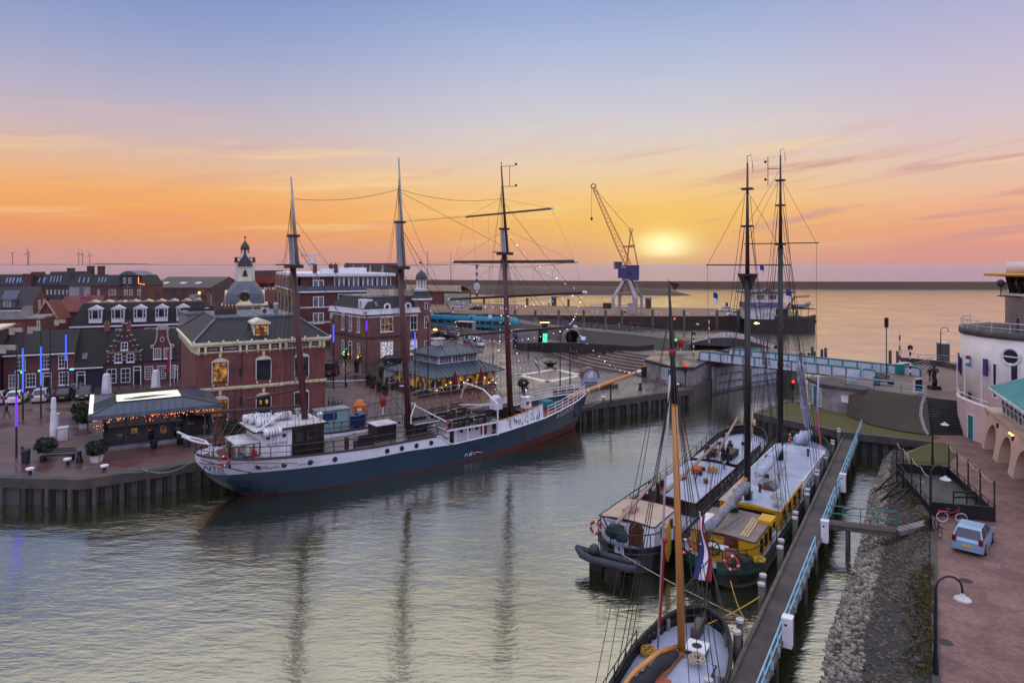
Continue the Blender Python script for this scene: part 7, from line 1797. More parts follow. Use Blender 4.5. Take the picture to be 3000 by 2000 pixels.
# --- yellow and green two master
YB=thing('sailing_barge','yellow and green sailing barge with two tall black masts beside the jetty','boat',(11.7,40.3,0),BA)
shY=lambda s:1.45+1.35*max(0,(s-18)/12.6)** 1.6
dk=lambda s:1.1+.8*max(0,(s-20)/10)
bd=barge_hull(YB,30.6,2.6,shY,[m_bblack,m_bgrn,m_bgrn],dk,m_bdeck,5.5,2.6)
brail(YB,bd,shY,4,26,-1,m_iron);brail(YB,bd,shY,4,24,1,m_iron)
g=MB();g.tube([(s,sd_*(bd(s)-.1),shY(s)+.75)for sd_,s in [(1,2.5),(1,1.2),(1,.4),(1,.05),(-1,.05),(-1,.4),(-1,1.2),(-1,2.5)]],.035,6)
for sd_ in (-1,1):
    for s in (.1,.9,2.2):g.tube([(s,sd_*(bd(s)-.1),shY(s)),(s,sd_*(bd(s)-.1),shY(s)+.75)],.03,5)
g.build('stern_rail',m_black,YB)
cb=trunk(YB,'cabin',1.7,6.2,-2.15,1.75,1.1,2.45,m_byel,mat('roof_taupe',A(150,134,122),A(128,116,108),.6,.5,fine=.08),.14,m_bmar)
fy=wall_frame((1.7,-2.15),(1,0))
for u in (1.4,2.5,3.6):window(cb,fy,u,1.45,.42,.75,1,1,fr=m_black,gl=m_glassb,b=.05)
arch_door(cb,1.7,-.75,1.11,.85,1.45,m_wooddoor);arch_door(cb,1.7,.95,1.11,.8,1.4,m_wooddoor)
g=MB();X=lambda p:Vector((1.69-p.z,.15-p.x,2.25+p.y));glyphs(g,'03170401',.2,X,.004);g.build('lettering',m_black,cb)
g=MB();g.box(4.9,6.2,-2.35,-1.5,2.46,2.7);g.build('side_locker',m_byel,YB)
hw=trunk(YB,'hold',8.0,15.6,-2.2,1.8,1.1,2.4,m_byel,m_bdeck,.16)
for u in (1.2,2.9,4.6,6.3):window(hw,wall_frame((8,-2.2),(1,0)),u,1.55,.4,.6,1,1,fr=m_black,gl=m_glassb,b=.05)
g=MB();g.box(7.85,7.99,-1.9,1.0,1.3,2.2);g.build('hold_recess',m_bblack,hw);arch_door(hw,8.0,1.3,1.11,.8,1.3,m_wooddoor)
trunk(YB,'fore_trunk',16.2,26.0,-2.1,2.0,1.2,2.3,m_swhite,m_bdeck,.18)
g=MB();g.box(11.6,12.8,-1.0,-.1,2.55,2.67);g.extr([(11.5,-1.1,2.57),(11.5,.0,2.57),(11.5,-.55,2.9)],(1.4,0,0));sk=g.build('skylight',m_wooddoor,YB);g=MB();g.extr([(11.55,-1.05,2.63),(12.8,-1.05,2.63),(12.8,-.6,2.9),(11.55,-.6,2.9)],(0,-.03,.03));g.build('pane',m_glassb,sk)
g=MB();g.box(.9,1.5,-.6,.9,1.1,1.85);g.build('binnacle',m_byel,YB);g=MB();g.box(.85,1.55,-.65,.95,1.85,1.95);g.build('binnacle_lid',m_white,YB)
g=MB();g.torus((.8,.1,1.95),.42,.05,'X',16,6)
for k in range(4):a=k*math.pi/4;g.tube([(.8,.1-.55*math.cos(a),1.95-.55*math.sin(a)),(.8,.1+.55*math.cos(a),1.95+.55*math.sin(a))],.025,5)
g.build('steering_wheel',m_iron,YB)
lifebuoy(YB,(.12,-1.2,1.6),'X',.4);lifebuoy(YB,(.55,1.75,1.75),'X',.4);lifebuoy(YB,(28.2,1.2,2.5),'Y',.36)
g=MB();g.lathe([(.42,1.1),(.46,1.65),(.4,1.8),(.1,1.85)],14,(1.0,-1.7,0));g.build('rope_drum',m_iron,YB);g=MB();g.extr([(.6,-.9,1.12),(1.3,-1.2,1.12),(1.1,-1.3,2.05),(.7,-.7,2.15)],(.05,.1,0));g.build('cardboard_sheet',mat('cardboard',A(176,136,96),A(150,112,78),1.5,.9),YB)
g=MB();g.extr([(-.2,2.62,2.9),(.4,2.66,3.2),(.9,2.72,2.4),(.9,2.72,1.0),(.2,2.66,.7),(-.1,2.62,1.4)],(0,.12,0));g.build('leeboard',mat('leeboard_ochre',A(206,160,70),A(186,140,56),.8,.5),YB)
coil(YB,(1.3,-2.5,1.55),.4,m_ropey,5);coil(YB,(13.4,-.6,2.6),.5,m_rope,3);coil(YB,(10.4,-1.5,2.54),.55,m_rope,3);coil(YB,(8.7,-1.9,2.5),.35,m_rope,6)
for i,y in enumerate((-1.5,-1.32,-1.15)):g=MB();g.bar((2.0,y-.1,2.56),(5.2+i*.1,y-.1+.12,2.58),.13,.05);g.build('loose_plank',mat('fresh_plank',A(196,170,130),A(176,150,112),1,.7)if 'fresh_plank' not in MATS else MATS['fresh_plank'],YB)
g=MB();g.bar((2.3,.0,2.62),(5.0,-.3,2.65),.05);g.bar((2.3,-.4,2.62),(5.0,-.7,2.65),.05)
for k in range(8):g.bar((2.5+k*.33,-.02-k*.035,2.63),(2.5+k*.33,-.42-k*.035,2.63),.035)
g.build('ladder',m_conc,YB)
g=MB();g.rbox((3.4,1.1,2.66),(1.8,.8,.12),.1);g.build('white_hatch',m_white,YB);g=MB();g.box(6.5,6.9,.8,1.2,1.1,2.0);g.rbox((5.9,.3,2.75),(.7,.6,.3),.4);g.build('deck_box',m_iron,YB)
m_blackmast=mat('mast_black',A(36,30,34),A(28,25,28),1,.4);m_topm=mat('topmast_brown',A(84,62,46),A(68,50,40),.8,.4)
def tallmast(s,y,zb,zt,zc,plats,yd):
    g=MB();g.smooth=True;g.tube([(s,y,zb),(s,y,zc)],.23,10,.2);lm=g.build('mast',m_blackmast,YB)
    g=MB();g.smooth=True;g.tube([(s,y,zc),(s,y,zt)],.16,8,.06);g.build('topmast',m_topm,lm)
    g=MB()
    for z in plats:g.rbox((s,y,z),(.6,.75,.12))
    for z,h in yd:g.tube([(s,y-h,z),(s,y+h,z)],.05,6)
    g.build('crosstree',m_blackmast,lm)
    g=MB();g.tube([(s,y,zt),(s-.1,y,zt+.45),(s-.3,y-.35,zt+.5)],.03,5);g.add([(s-.3,y-.35,zt+.5),(s-.45,y-.5,zt-.3),(s-.3,y-.45,zt-.9)],[(0,1,2)]);g.build('wind_pennant',m_mastw,lm)
    return lm
tallmast(8.7,.1,2.4,26.0,18.0,(18.2,21.6,24.2),((18.9,2.9),))
g=MB();g.extr([(8.7,-.6,18.3),(8.7,.8,18.3),(8.7,.25,17.0),(8.7,-.05,17.0)],(.2,0,0));g.build('mast_bracket',m_blackmast,YB)
tallmast(20.4,.4,2.4,28.1,20.5,(20.6,23.9,26.0),((20.7,3.0),))
g=MB();g.tube([(20.4,.4,27),(19.9,1.3,27)],.03);g.tube([(19.9,1.3,25.6),(19.9,1.3,28)],.03);g.ball((19.9,1.5,27.6),.12);g.ball((19.9,1.5,26.1),.12);g.build('wind_vane',m_iron,YB)
g=MB();g.smooth=True;g.tube([(8.3,.1,4.1),(.2,.5,3.0)],.14,8,.12);g.build('main_boom',m_varn,YB)
g=MB();crumple(g,[(8.1,-.2,3.9),(6.4,.0,3.75),(4.6,.1,3.5),(3,.2,3.3),(1.4,.3,3.15),(.3,.4,3.1)],.3,3);g.build('furled_mainsail',m_sailg,YB)
g=MB();g.smooth=True;g.tube([(20.0,.3,3.9),(12.0,.3,3.3)],.12,8);crumple(g,[(19.6,.25,3.85),(17.5,.2,3.7),(15.5,.2,3.55),(13.4,.25,3.4),(12.2,.3,3.3)],.33,5);g.build('furled_foresail',m_sail,YB)
g=MB();jb0,jb1=Vector((30.4,0,3.0)),Vector((20.6,.4,24));P=[jb0.lerp(jb1,t)for t in (.0,.05,.1,.16,.22,.28,.33)];crumple(g,P,.34,8);crumple(g,[(30.2,-.1,2.8),(29,.1,2.6),(27.5,.2,2.8),(26.4,.2,2.7)],.5,11);g.build('furled_jib',m_sail,YB)
g=MB();g.smooth=True;g.tube([(29.8,-.8,2.7),(29.9,-1.0,8.4)],.09,6);g.build('lilac_strut',mat('lilac_cover',A(176,166,196)),YB);g=MB();g.tube([(29.6,-.9,5.0),(27.4,-1.6,2.6)],.06);g.build('red_strap',MATS['buoy_red'],YB)
g=MB()
for s,y,zt,off in ((8.7,.1,21.6,0),(20.4,.4,23.8,0)):
    for sd_ in (-1,1):
        for dx,z in ((-1.4,zt),(-.5,zt-3.4),(.3,zt-3.4),(1.0,zt),(2.2,zt+2)):line(g,Vector((s-dx,sd_*2.5,2.0)),Vector((s,y+sd_*.2,z)),.018)
        line(g,Vector((s-.6,sd_*2.5,2.0)),Vector((s,y+sd_*2.8,18.9 if s<10 else 20.7)),.014);line(g,Vector((s,y+sd_*2.8,18.9 if s<10 else 20.7)),Vector((s,y,zt+2.5)),.014)
line(g,Vector((20.4,.4,27)),Vector((8.7,.1,21.7)),.018);line(g,jb0,Vector((20.4,.4,24)),.02);line(g,jb0,Vector((20.4,.4,20.6)),.02);line(g,Vector((.3,.5,3.4)),Vector((8.7,.1,18.2)),.014);line(g,Vector((12,.3,3.4)),Vector((20.4,.4,20.4)),.014)
for k in range(5):line(g,Vector((8.4,.1+.1*k,3)),Vector((8.6,.1,18-k)),.012);line(g,Vector((20.2,.4+.1*k,3)),Vector((20.3,.4,20-k)),.012)
g.build('rigging',m_wire,YB)
for s,y,z in ((8.5,2.4,17),(8.5,-2.5,17.3),(20.2,2.0,18.9)):flag3('house_flag',YB,(s,y,z),.75,.8,[m_fb,m_fw],(-.55,-.83,0),.6)
g=MB();g.tube([(-.1,.3,1.6),(-1.0,.3,4.6)],.05);g.build('ensign_staff',m_whitew,YB)
def ensign(par,top,w,h):
    g=MB();n=14
    def pt(i,j):
        t=i/n;f=j/3;return Vector(top)+Vector((-.1-.5*t-.16*math.sin(t*8)*(1-f*.5),-.2-(.55-f*.75)*(.25+t)+.12*math.sin(t*6+f*2),-h*t-.18*f))
    for j in range(3):
        g.mat(j)
        for i in range(n):g.add([pt(i,j),pt(i+1,j),pt(i+1,j+1),pt(i,j+1)],[(0,1,2,3)])
    g.smooth=True;g.build('ensign',[m_fr,m_fw,m_fb],par)
ensign(YB,(-1.0,.3,4.5),1.2,3.4)
# --- black hulled barge with the white deckhouse
KBG=thing('cargo_barge','long black hulled barge with white deckhouse, maroon hold and lowered spars','boat',(6.6,42.1,0),BA)
shK=lambda s:1.55+1.3*max(0,(s-19)/12)** 1.5
dkK=lambda s:1.15+.85*max(0,(s-20)/11)
bd=barge_hull(KBG,31.2,2.55,shK,[m_bblack,m_bblack,m_bblack],dkK,m_bdeck,5.5,3.2,band=m_iron)
brail(KBG,bd,shK,3,28,1,m_iron,.75);brail(KBG,bd,shK,5,26,-1,m_iron,.75)
g=MB();g.tube([(s,sd_*(bd(s)-.1),shK(s)+.8)for sd_,s in [(1,3),(1,1.2),(1,.4),(1,.05),(-1,.05),(-1,.4),(-1,1.2),(-1,3)]],.04,6)
for sd_ in (-1,1):
    for s in (.1,.9,2.0,3):g.tube([(s,sd_*(bd(s)-.1),shK(s)),(s,sd_*(bd(s)-.1),shK(s)+.8)],.035,5)
g.build('stern_rail',m_black,KBG)
cb=trunk(KBG,'cabin',1.5,5.2,-1.7,2.0,1.15,2.62,m_swhite,m_broof,.16,m_black)
arch_door(cb,1.5,-.5,1.17,.95,1.5,m_wooddoor);window(cb,wall_frame((1.5,2),(0,-1)),1.5,1.9,.4,.4,1,1,fr=m_iron,b=.05)
for u in (1.2,2.0,2.8):window(cb,wall_frame((1.5,-1.7),(1,0)),u,1.65,.36,.62,1,1,fr=m_wooddoor,gl=m_glass,b=.05)
g=MB();X=lambda p:Vector((1.49-p.z,1.1-p.x,2.4+p.y));glyphs(g,'03050848',.22,X,.004);g.build('lettering',m_black,cb)
g=MB();g.box(2.5,3.4,.1,.9,2.78,2.95);g.build('roof_hatch',m_pole,cb)
hw=trunk(KBG,'hold',8.4,18.4,-2.0,1.9,1.15,2.15,m_bmar,m_bdeck,.14,m_bmar);trunk(KBG,'fore_trunk',19.2,27.4,-1.9,1.8,1.25,2.2,m_bmar,m_bdeck,.14,m_bmar)
g=MB();g.smooth=True;n=8
g.loft([[(s,.2+1.3*i/n,2.2+.3*math.sin(math.pi*i/n))for i in range(n+1)]for s in (8.3,9.4)],False);g.smooth=False;g.box(8.3,9.4,.2,1.5,1.7,2.21);g.build('hatch_hood',m_wooddoor,KBG)
for i,u in enumerate((6.2,7.2,8.2,9.2)):c_=Vector((8.4+u,-2.02,1.75));g=MB();g.extr([c_+Vector((.14*math.cos(k*.785),0,.14*math.sin(k*.785)))for k in range(8)],(0,.03,0));g.build('porthole',m_white,hw)
g=MB();g.smooth=True;g.tube([(.3,.35,2.8),(7.2,.3,3.9)],.13,8,.11);g.tube([(7.6,-.2,2.9),(18.8,-.3,3.8)],.14,8,.12);g.tube([(18.2,-.6,3.2),(27.2,.2,4.4)],.13,8,.1);g.build('lowered_spar',m_pole,KBG)
g=MB()
for s,y in ((7.0,.8),(7.0,.2),(18.8,-.9),(18.8,.4),(19.1,-1.2)):g=MB();g.bar((s,y,1.3),(s,y,3.6),.22);g.build('mast_stub',m_bblack,KBG)
g=MB()
g.bar((18.8,-1.2,3.3),(18.8,.8,3.3),.15);g.build('cross_beam',m_bblack,KBG);g=MB();g.box(5.9,7.4,-1.1,.2,1.2,2.0);g.build('deck_chest',m_bblack,KBG)
g=MB();g.rbox((15.0,.1,2.5),(1.2,.7,.4),.2);g.build('orange_cover',mat('orange_sheet',A(214,96,34),A(190,80,30),2,.7),KBG);coil(KBG,(15.9,-.9,2.35),.5,m_ropey,6);coil(KBG,(29.0,-.4,2.2),.5,m_ropey,5)
g=MB();g.rbox((20.8,-.9,2.6),(2.2,.9,.5));g.rbox((20.4,.6,2.6),(1.3,.9,.45));g.build('deck_box',m_iron,KBG)
g=MB()
for k in range(4):g.box(6.0+.05*k,7.2,1.7,1.78,1.7+k*.22,1.82+k*.22)
g.build('wooden_bench',m_wooddoor,KBG)
g=MB();crumple(g,[(.6,-.2,1.8),(1.0,.5,2.1),(.8,1.3,1.9)],.5,4);g.build('green_tarpaulin',mat('green_sheet',A(44,82,74),A(34,66,60),2,.8),KBG)
lifebuoy(KBG,(.9,2.05,2.0),'X',.36)
g=MB();g.smooth=True
g.tube([(-1.0,-1.6,.95),(-1.25,-1.2,.95),(-1.3,1.2,.95),(-1.1,2.0,1.0),(-.75,2.45,1.15),(-.5,2.0,1.0),(-.3,1.2,.95),(-.3,-1.2,.95),(-.5,-1.6,.95)],.24,8);g.mat(1).box(-1.1,-.4,-1.5,1.9,.85,.95);g.mat(0).ball((-.8,1.3,1.35),.35);g.build('rubber_dinghy',[mat('dinghy_grey',A(70,76,86),A(60,66,76),1,.6),m_black],KBG)
g=MB();g.box(-.9,-.6,-.5,.4,-.6,.75);g.box(-.5,-.2,.9,1.8,-.6,.75);g.build('rudder',m_hullbr,KBG)
g=MB()
for y in (-1.2,1.0):g.tube([(.6,y,2.2),(-.2,y,3.3),(-.9,y,3.2)],.05);g.tube([(-.9,y,3.2),(-.8,y,1.1)],.02)
for k in range(6):line(g,Vector((1+k*1.2,1.9,2.8)),Vector((7.1,.3,4.0)),.014);line(g,Vector((20+k*1.2,1.8,2.6)),Vector((18.9,-.3,3.9)),.014)
g.build('stern_davit',m_iron,KBG)
g=MB();g.box(12.5,13.3,.3,1.0,2.3,2.42);g.tube([(12.2,-.7,2.5),(12.4,-.8,3.1),(13.2,-.8,3.1)],.05);g.tube([(9.6,.9,2.5),(9.6,.9,3.0)],.22,8);g.build('deck_gear',m_bmar,KBG)
rc=random.Random(17)
for root,zt,s0,s1 in ((YB,2.52,16.8,25.5),(YB,2.62,8.6,15),(KBG,2.34,9.5,18),(KBG,2.4,20,27)):
    for k in range(7):
        x,y=rc.uniform(s0,s1),rc.uniform(-1.5,1.4);g=MB();q=rc.random()
        if q<.35:g.rbox((x,y,zt+.1),(rc.uniform(.2,.7),rc.uniform(.2,.5),.25),rc.random());nm,mm='deck_locker',rc.choice((m_iron,m_wooddoor,m_bmar))
        elif q<.6:g.tube([(x,y,zt-.1),(x,y,zt+.45)],.09,8);g.cyl((x,y),.16,.14,zt+.42,zt+.52,8);nm,mm='deck_vent',rc.choice((m_steel,m_bmar))
        elif q<.8:g.tube([(x,y,zt+.05),(x+rc.uniform(1,2.2),y+rc.uniform(-.4,.4),zt+.07)],.04,5);nm,mm='boat_hook',m_pole
        else:g.tube([(x+.35*math.cos(a*.7)*(1+a*.03),y+.3*math.sin(a*.7),zt+.05+.004*a)for a in range(22)],.03,4);nm,mm='rope_coil',m_rope
        g.build(nm,mm,root)
# --- wooden masted boat cut by the picture's lower edge
WB=thing('sailing_boat','grey decked sailing boat with amber wooden mast at the jetty','boat',(-.7,15.7,0),rad(60))
shW=lambda s:1.55+.8*max(0,(s-10)/10)** 1.6
bd=barge_hull(WB,20,2.05,shW,[m_bblack,m_bblack,m_bblack],lambda s:1.2+.45*max(0,(s-12)/8),m_bdeck,5.2,3,band=m_iron)
g=MB()
for sd_ in (-1,1):g.tube([(s,sd_*bd(s),shW(s)+.03)for s in [2+k*1 for k in range(18)]+[19.4,19.8,19.98]],.1,7)
g.build('gunwale',m_black,WB)
trunk(WB,'hold',9.0,16.4,-1.35,1.1,1.2,1.75,mat('slate_paint',A(56,74,90)),m_bdeck,.14);g=MB();g.box(17.0,17.9,-.75,.1,1.4,1.8);g.build('fore_hatch',mat('locker_slate',A(60,78,94)),WB);g=MB();g.box(16.95,17.95,-.8,.15,1.8,1.86);g.build('hatch_lid',m_white,WB);g=MB();g.cyl((17.45,-.32),.22,.22,1.86,1.88,16);g.build('round_light',m_iron,WB)
g=MB();g.box(12.2,14.0,-.2,.85,1.9,2.1);g.build('hatch_cover',mat('cover_orange',A(196,104,60),A(176,90,52),1,.6),WB)
g=MB();g.smooth=True;g.tube([(16.6,.1,1.3),(16.6,.45,12.8)],.18,12,.135);mm=g.build('mast',m_varn,WB)
g=MB();g.smooth=True;g.tube([(16.6,.445,12.7),(16.6,.6,16.2),(16.6,.7,18.1)],.14,8,.04);g.mat(1).cyl((16.6,.55),.15,.145,14.9,15.2,8);g.build('topmast',[m_black,MATS['signal_red']],mm)
g=MB();g.add([(16.6,.7,18.2),(16.3,.1,18.1),(16.5,.4,17.8)],[(0,1,2)]);g.tube([(16.6,.7,18.05),(16.6,.7,18.3)],.02);g.build('mast_pennant',m_bmar,mm)
g=MB();g.smooth=True;g.tube([(16.5,.3,2.1),(15.0,.65,2.5),(13,1.0,2.6),(9,1.3,2.4),(6,1.4,2.3)],.11,8);g.build('gaff',m_varn,WB)
g=MB();g.smooth=True;g.tube([(16.3,.05,1.95),(12.5,.45,2.0),(6,.9,1.95)],.13,8);g.build('boom',mat('boom_tan',A(176,116,70),A(156,100,60),.8,.4),WB)
g=MB();crumple(g,[(16.2,.2,2.0),(14.5,.5,2.2),(12.5,.75,2.3),(9,1.1,2.2),(6,1.2,2.1)],.3,21);g.build('furled_sail',mat('dark_sail',A(62,58,64),A(44,42,48),3,.8),WB)
g=MB();g.smooth=True;g.tube([(16.9,1.3,1.6),(16.9,.95,9.5),(16.75,.7,14.0)],.05,6);g.build('white_halyard_bundle',m_whitew,WB);g=MB();g.tube([(16.9,1.22,2.5),(16.9,1.0,6.4)],.055);g.ball((16.9,.98,6.5),.13);g.build('red_halyard',MATS['signal_red'],WB)
coil(WB,(16.0,-.7,1.96),.42,m_rope,7);coil(WB,(16.4,1.6,1.5),.4,m_ropey,6)
g=MB();g.bar((19.9,0,1.6),(20.3,0,2.7),.18);g.box(18.2,19.4,-.18,.18,1.65,2.2);g.build('stem_post',m_wood,WB);g=MB();g.cyl((16.3,-.05),.25,.2,1.3,1.9,8);g.cyl((18.6,-1.35),.1,.1,1.5,2.1,8);g.cyl((18.6,1.35),.1,.1,1.5,2.1,8);g.cyl((15.6,-1.8),.12,.12,1.3,1.95,8);g.build('bitts',m_conc,WB)
g=MB();ap=Vector((21.6,.1,4.2));line(g,ap,Vector((16.6,.53,14.4)),.025);line(g,Vector((20.2,0,2.7)),ap,.03)
for sd_ in (-1,1):
    for dx in (1.6,2.4,3.2):line(g,Vector((16.6-dx,sd_*2.0,1.7)),Vector((16.6,.48+sd_*.1,13.6)),.02)
    for dx in (4.5,6):line(g,Vector((16.6-dx,sd_*2.0,1.6)),Vector((16.6,.63,17)),.015)
    for k in range(9):line(g,Vector((20.1-k*.42,sd_*(bd(20.0-k*.42)),shW(20.1-k*.42)+.05)),ap,.011)
    for k in range(4):line(g,Vector((19.9,0,2.3)).lerp(ap,.2+.2*k),Vector((16.9,sd_*bd(17),shW(17))).lerp(ap,.2+.2*k),.009)
g.build('rigging',m_wire,WB)
brail(WB,bd,shW,8,16,1,m_iron,.7,1.3);brail(WB,bd,shW,9,14,-1,m_iron,.7,1.3)
g=MB();g.smooth=True
for s in (18.2,17.7,17.3):g.ball((s,bd(s)+.05,1.6),.2,.2,.3)
g.build('fender',m_bblack,WB)
def jw(x,y,z):return Matrix.Translation((JO[0],JO[1],0))@ Matrix.Rotation(JA,4,'Z')@ Vector((x,y,z))
rope_thing('yellow mooring rope crossing from the small boat bow to the jetty',G(2075,1826,2.3),G(2240,1737,1.7),.1,m_ropey,.03)
rope_thing('pale yellow rope hanging from the green stern to the jetty pile',G(2140,1700,1.7),G(2192,1826,1.7),.35,m_ropey,.025)
rope_thing('long taut line from the black barge stern across to the jetty',G(1805,1612,2.2),G(2190,1815,1.6),.15,m_rope,.022)
# ================================================================= street furniture, cars, people
def put(name,label,cat,uv,parts,z=2.1,rz=0,group=None):
    "a thing at a sighted point: parts = [(name, material, builder), ...]"
    o=thing(name,label,cat,G(uv[0],uv[1],z)if len(uv)== 2 else uv,rz,group)
    for nm,m,f in parts:g=MB();f(g);g.build(nm,m,o)
    return o
# pennant poles with light tubes
PG='banner poles with light tubes'
for i,(u,v,vt,t0,t1,mm,lb)in enumerate(((48,1341,1010,.28,.55,g_violet,'tall pole with violet light tube standing by the quay bin'),(67,1230,960,.3,.78,g_blue,'pole with a long blue tube before the wide red house'),(120,1222,957,.35,.78,g_blue,'pole with blue tube standing before the black front door'),(147,1180,941,0,0,None,'plain dark pole without light before the red house'),(193,1155,936,.45,.8,g_blue,'blue tubed pole at the violet house corner'),(977,1137,919,.62,.86,g_blue,'blue tubed pole beside the black van'),(1012,1135,916,0,0,None,'unlit banner pole by the slatted street bench'),(1074,1100,912,.7,.86,g_violet,'violet tubed pole before the brown brick corner building'),(1216,1162,946,.66,.88,g_blue,'blue tubed pole at the tiered roof restaurant corner'),(1254,1164,943,0,0,None,'unlit pole at the restaurant terrace railing'),(1641,1132,923,0,0,None,'plain pole on the open square near the barrel kiosk'),(1670,1128,923,0,0,None,'plain pole close beside the barrel kiosk'),(1444,1062,978,0,0,None,'plain pole on the square past the restaurant roof'),(1548,1052,995,0,0,None,'short plain pole near the fire bowl'))):
    b=G(u,v);h=HT(u,vt,b.y).z-2.1;o=thing('banner_pole',lb,'pole',b,0,PG)
    g=MB();g.cyl((0,0),.09,.05,0,h,8);g.build('pole',m_iron,o)
    if t1:g=MB();g.cyl((0,0),.085,.08,h*t0,h*t1,8);g.build('light_tube',mm,o)
    if u<1100 and u != 147:g=MB();g.box(-1.5 if u<200 else -.5,.05,-.02,.02,h-.45,h);g.box(-1.5 if u<200 else -.5,-.9 if u<200 else -.3,-.02,.02,h-.75,h-.45);g.build('banner',m_sill,o)
# bushes in planters
rb=random.Random(3)
m_leaf=mat('boxwood_leaf',A(58,74,36),A(34,46,24),3,.8,fine=.3)
def bush(label,uv,r,potw,poth,potm=None,gr=None,z=2.1,flat=.75):
    o=thing('potted_bush',label,'potted shrub',G(*uv,z),rb.random()*6,gr)
    g=MB();g.loft([[(a*k,b*k,zz)for a,b in ((-1,-1),(1,-1),(1,1),(-1,1))]for zz,k in ((0,potw*.42),(poth,potw*.5),(poth,potw*.42),(poth-.06,potw*.42))],True,True);g.build('planter',potm or m_whitew,o)
    g=MB();n=int(500*r*r)+60
    for k in range(n):
        a=rb.random()*6.283;t=math.acos(rb.uniform(-1,1));q=r*rb.uniform(.72,1.06);c=Vector((q*math.sin(t)*math.cos(a),q*math.sin(t)*math.sin(a),poth+r*flat*.9+q*flat*math.cos(t)))
        d=Vector((rb.uniform(-1,1),rb.uniform(-1,1),rb.uniform(-1,1)))*.12;e=Vector((rb.uniform(-1,1),rb.uniform(-1,1),rb.uniform(-1,1)))*.12
        g.add([c+d,c+e,c-d,c-e],[(0,1,2,3)])
    g.ball((0,0,poth+r*flat*.9),r*.8,r*.8,r*flat*.8);g.build('foliage',m_leaf,o)
for a in (('round clipped bush in white planter behind the quayside bench',(134,1340),.88,.6,.5),('round bush in white box at the pavilion front corner',(283,1352),.86,.75,.6),('lower of two bushes at the pavilion end, in a white box',(245,1254),.95,.75,.55),('upper of two bushes at the pavilion end, half hidden',(234,1226),.9,.75,.5),('wide bush in white planter behind the ship stern shelter',(683,1290),1.0,.9,.5)):bush(*a,None,'clipped bushes in white planters')
bush('small yellowish plant in black tub at the pavilion plinth',(451,1314),.3,.45,.4,m_black,'tub plants by the pavilion');bush('small dark leaved plant in black tub at the pavilion door',(528,1302),.3,.45,.4,m_black,'tub plants by the pavilion')
m_terr=mat('terracotta_dark',A(110,62,52),A(90,52,46),1,.6)
for i,(u,v,h)in enumerate(((1079,1128,.9),(1092,1137,1.1),(1111,1147,.8),(1129,1156,.7),(1045,1090,1.3),(1117,1105,1.0))):bush(('red brown pot plant out on the terrace edge','tallest red brown terrace pot with a bushy plant','red brown terrace pot between two others','smallest red brown pot at the terrace corner','tall dark planter tub by the lit display window','planter tub near the restaurant flag')[i],(u,v),.42,.6,h,m_terr if i<4 else m_iron,'tubs round the restaurant terrace')
bush('dark spiky potted bush on the quay beside the foremast',(1533,1142),.75,.5,.4,m_black)
# benches, bins, bollards, parasol
def bench(g,l=2.6):
    for k in range(5):g.box(-l/2,l/2,-.35+k*.14,-.25+k*.14,.45,.5)
    for k in range(3):g.box(-l/2,l/2,.36,.41,.6+k*.15,.7+k*.15)
    for s in (-1,1):g.box(s*l*.42-.15,s*l*.42+.15,-.3,.35,0,.45)
put('quay_bench','dark slatted bench by the quay between two round bushes','bench',(168,1349),[('slatted_seat',m_iron,bench)],rz=.2)
put('street_bench','long low slatted bench beside the unlit banner pole','bench',(983,1131),[('slatted_seat',m_wood,lambda g:(g.box(-1.9,1.9,-.25,.25,.42,.5),g.box(-1.6,-1.4,-.2,.2,0,.42),g.box(1.4,1.6,-.2,.2,0,.42)))],rz=.1)
put('litter_bin','dark green litter bin near the quay edge','bin',(75,1356),[('bin_body',mat('bin_green',A(44,58,56),None,1,.5),lambda g:g.cyl((0,0),.3,.34,0,1.05,10)),('bin_lid',m_iron,lambda g:(g.cyl((0,0),.37,.3,1.05,1.2,10),g.box(-.34,-.24,-.1,.1,1.2,1.4)))])
bb=[(.3,0),(.28,.1),(.15,.7),(.2,.78),(.2,.95),(.05,1.0)]
for uv,lb in (((232,1354),'black bell shaped post beside the quay bench'),((548,1308),'black bell shaped post at the pavilion end near the ship'),((1876,1143),'black bell shaped post on the quay near the lock')):put('bell_post',lb,'bollard',uv,[('post_body',m_black,lambda g:g.lathe(bb,10))],group='bell shaped street posts')
cl=[(.14,0),(.12,.35),(.3,.42),(.3,.52),(.1,.56)]
for uv,lb in (((88,1390),'white topped mooring bollard at the plain quay edge'),((306,1381),'white topped mooring bollard holding the teal rope'),((198,1361),'low white mooring cap beside the bench foot'),((1768,1174),'white topped mooring bollard by the ship bow'),((1984,1135),'white mooring bollard next to the lock building')):put('mooring_bollard',lb,'bollard',uv,[('bollard_body',m_iron,lambda g:g.lathe(cl[:3],10)),('bollard_cap',m_white,lambda g:g.lathe([(.31,.421),(.31,.55),(.1,.6)],10))],group='quay mooring bollards')
put('parasol','tall closed white parasol on the open quay','parasol',(157,1288),[('canopy',m_white,lambda g:(g.lathe([(.3,.4),(.33,.9),(.27,2.4),(.2,3.0),(.05,3.3)],9),g.lathe([(.26,3.0),(.2,4.0),(.05,4.1)],7))),('pole',m_steel,lambda g:g.cyl((0,0),.05,.05,0,.4,6))])
put('white_bin_box','square white planter box behind the closed white parasol','planter',(185,1287),[('box_body',m_whitew,lambda g:(g.box(-.42,.42,-.42,.42,0,1.15),g.box(-.46,.46,-.46,.46,1.15,1.22)))],rz=.5)
put('white_bin_box','slim white box near the upper bush pair','planter',(167,1244),[('box_body',m_whitew,lambda g:(g.cyl((0,0),.2,.25,0,1.1,8),g.cyl((0,0),.3,.3,1.1,1.2,8)))])
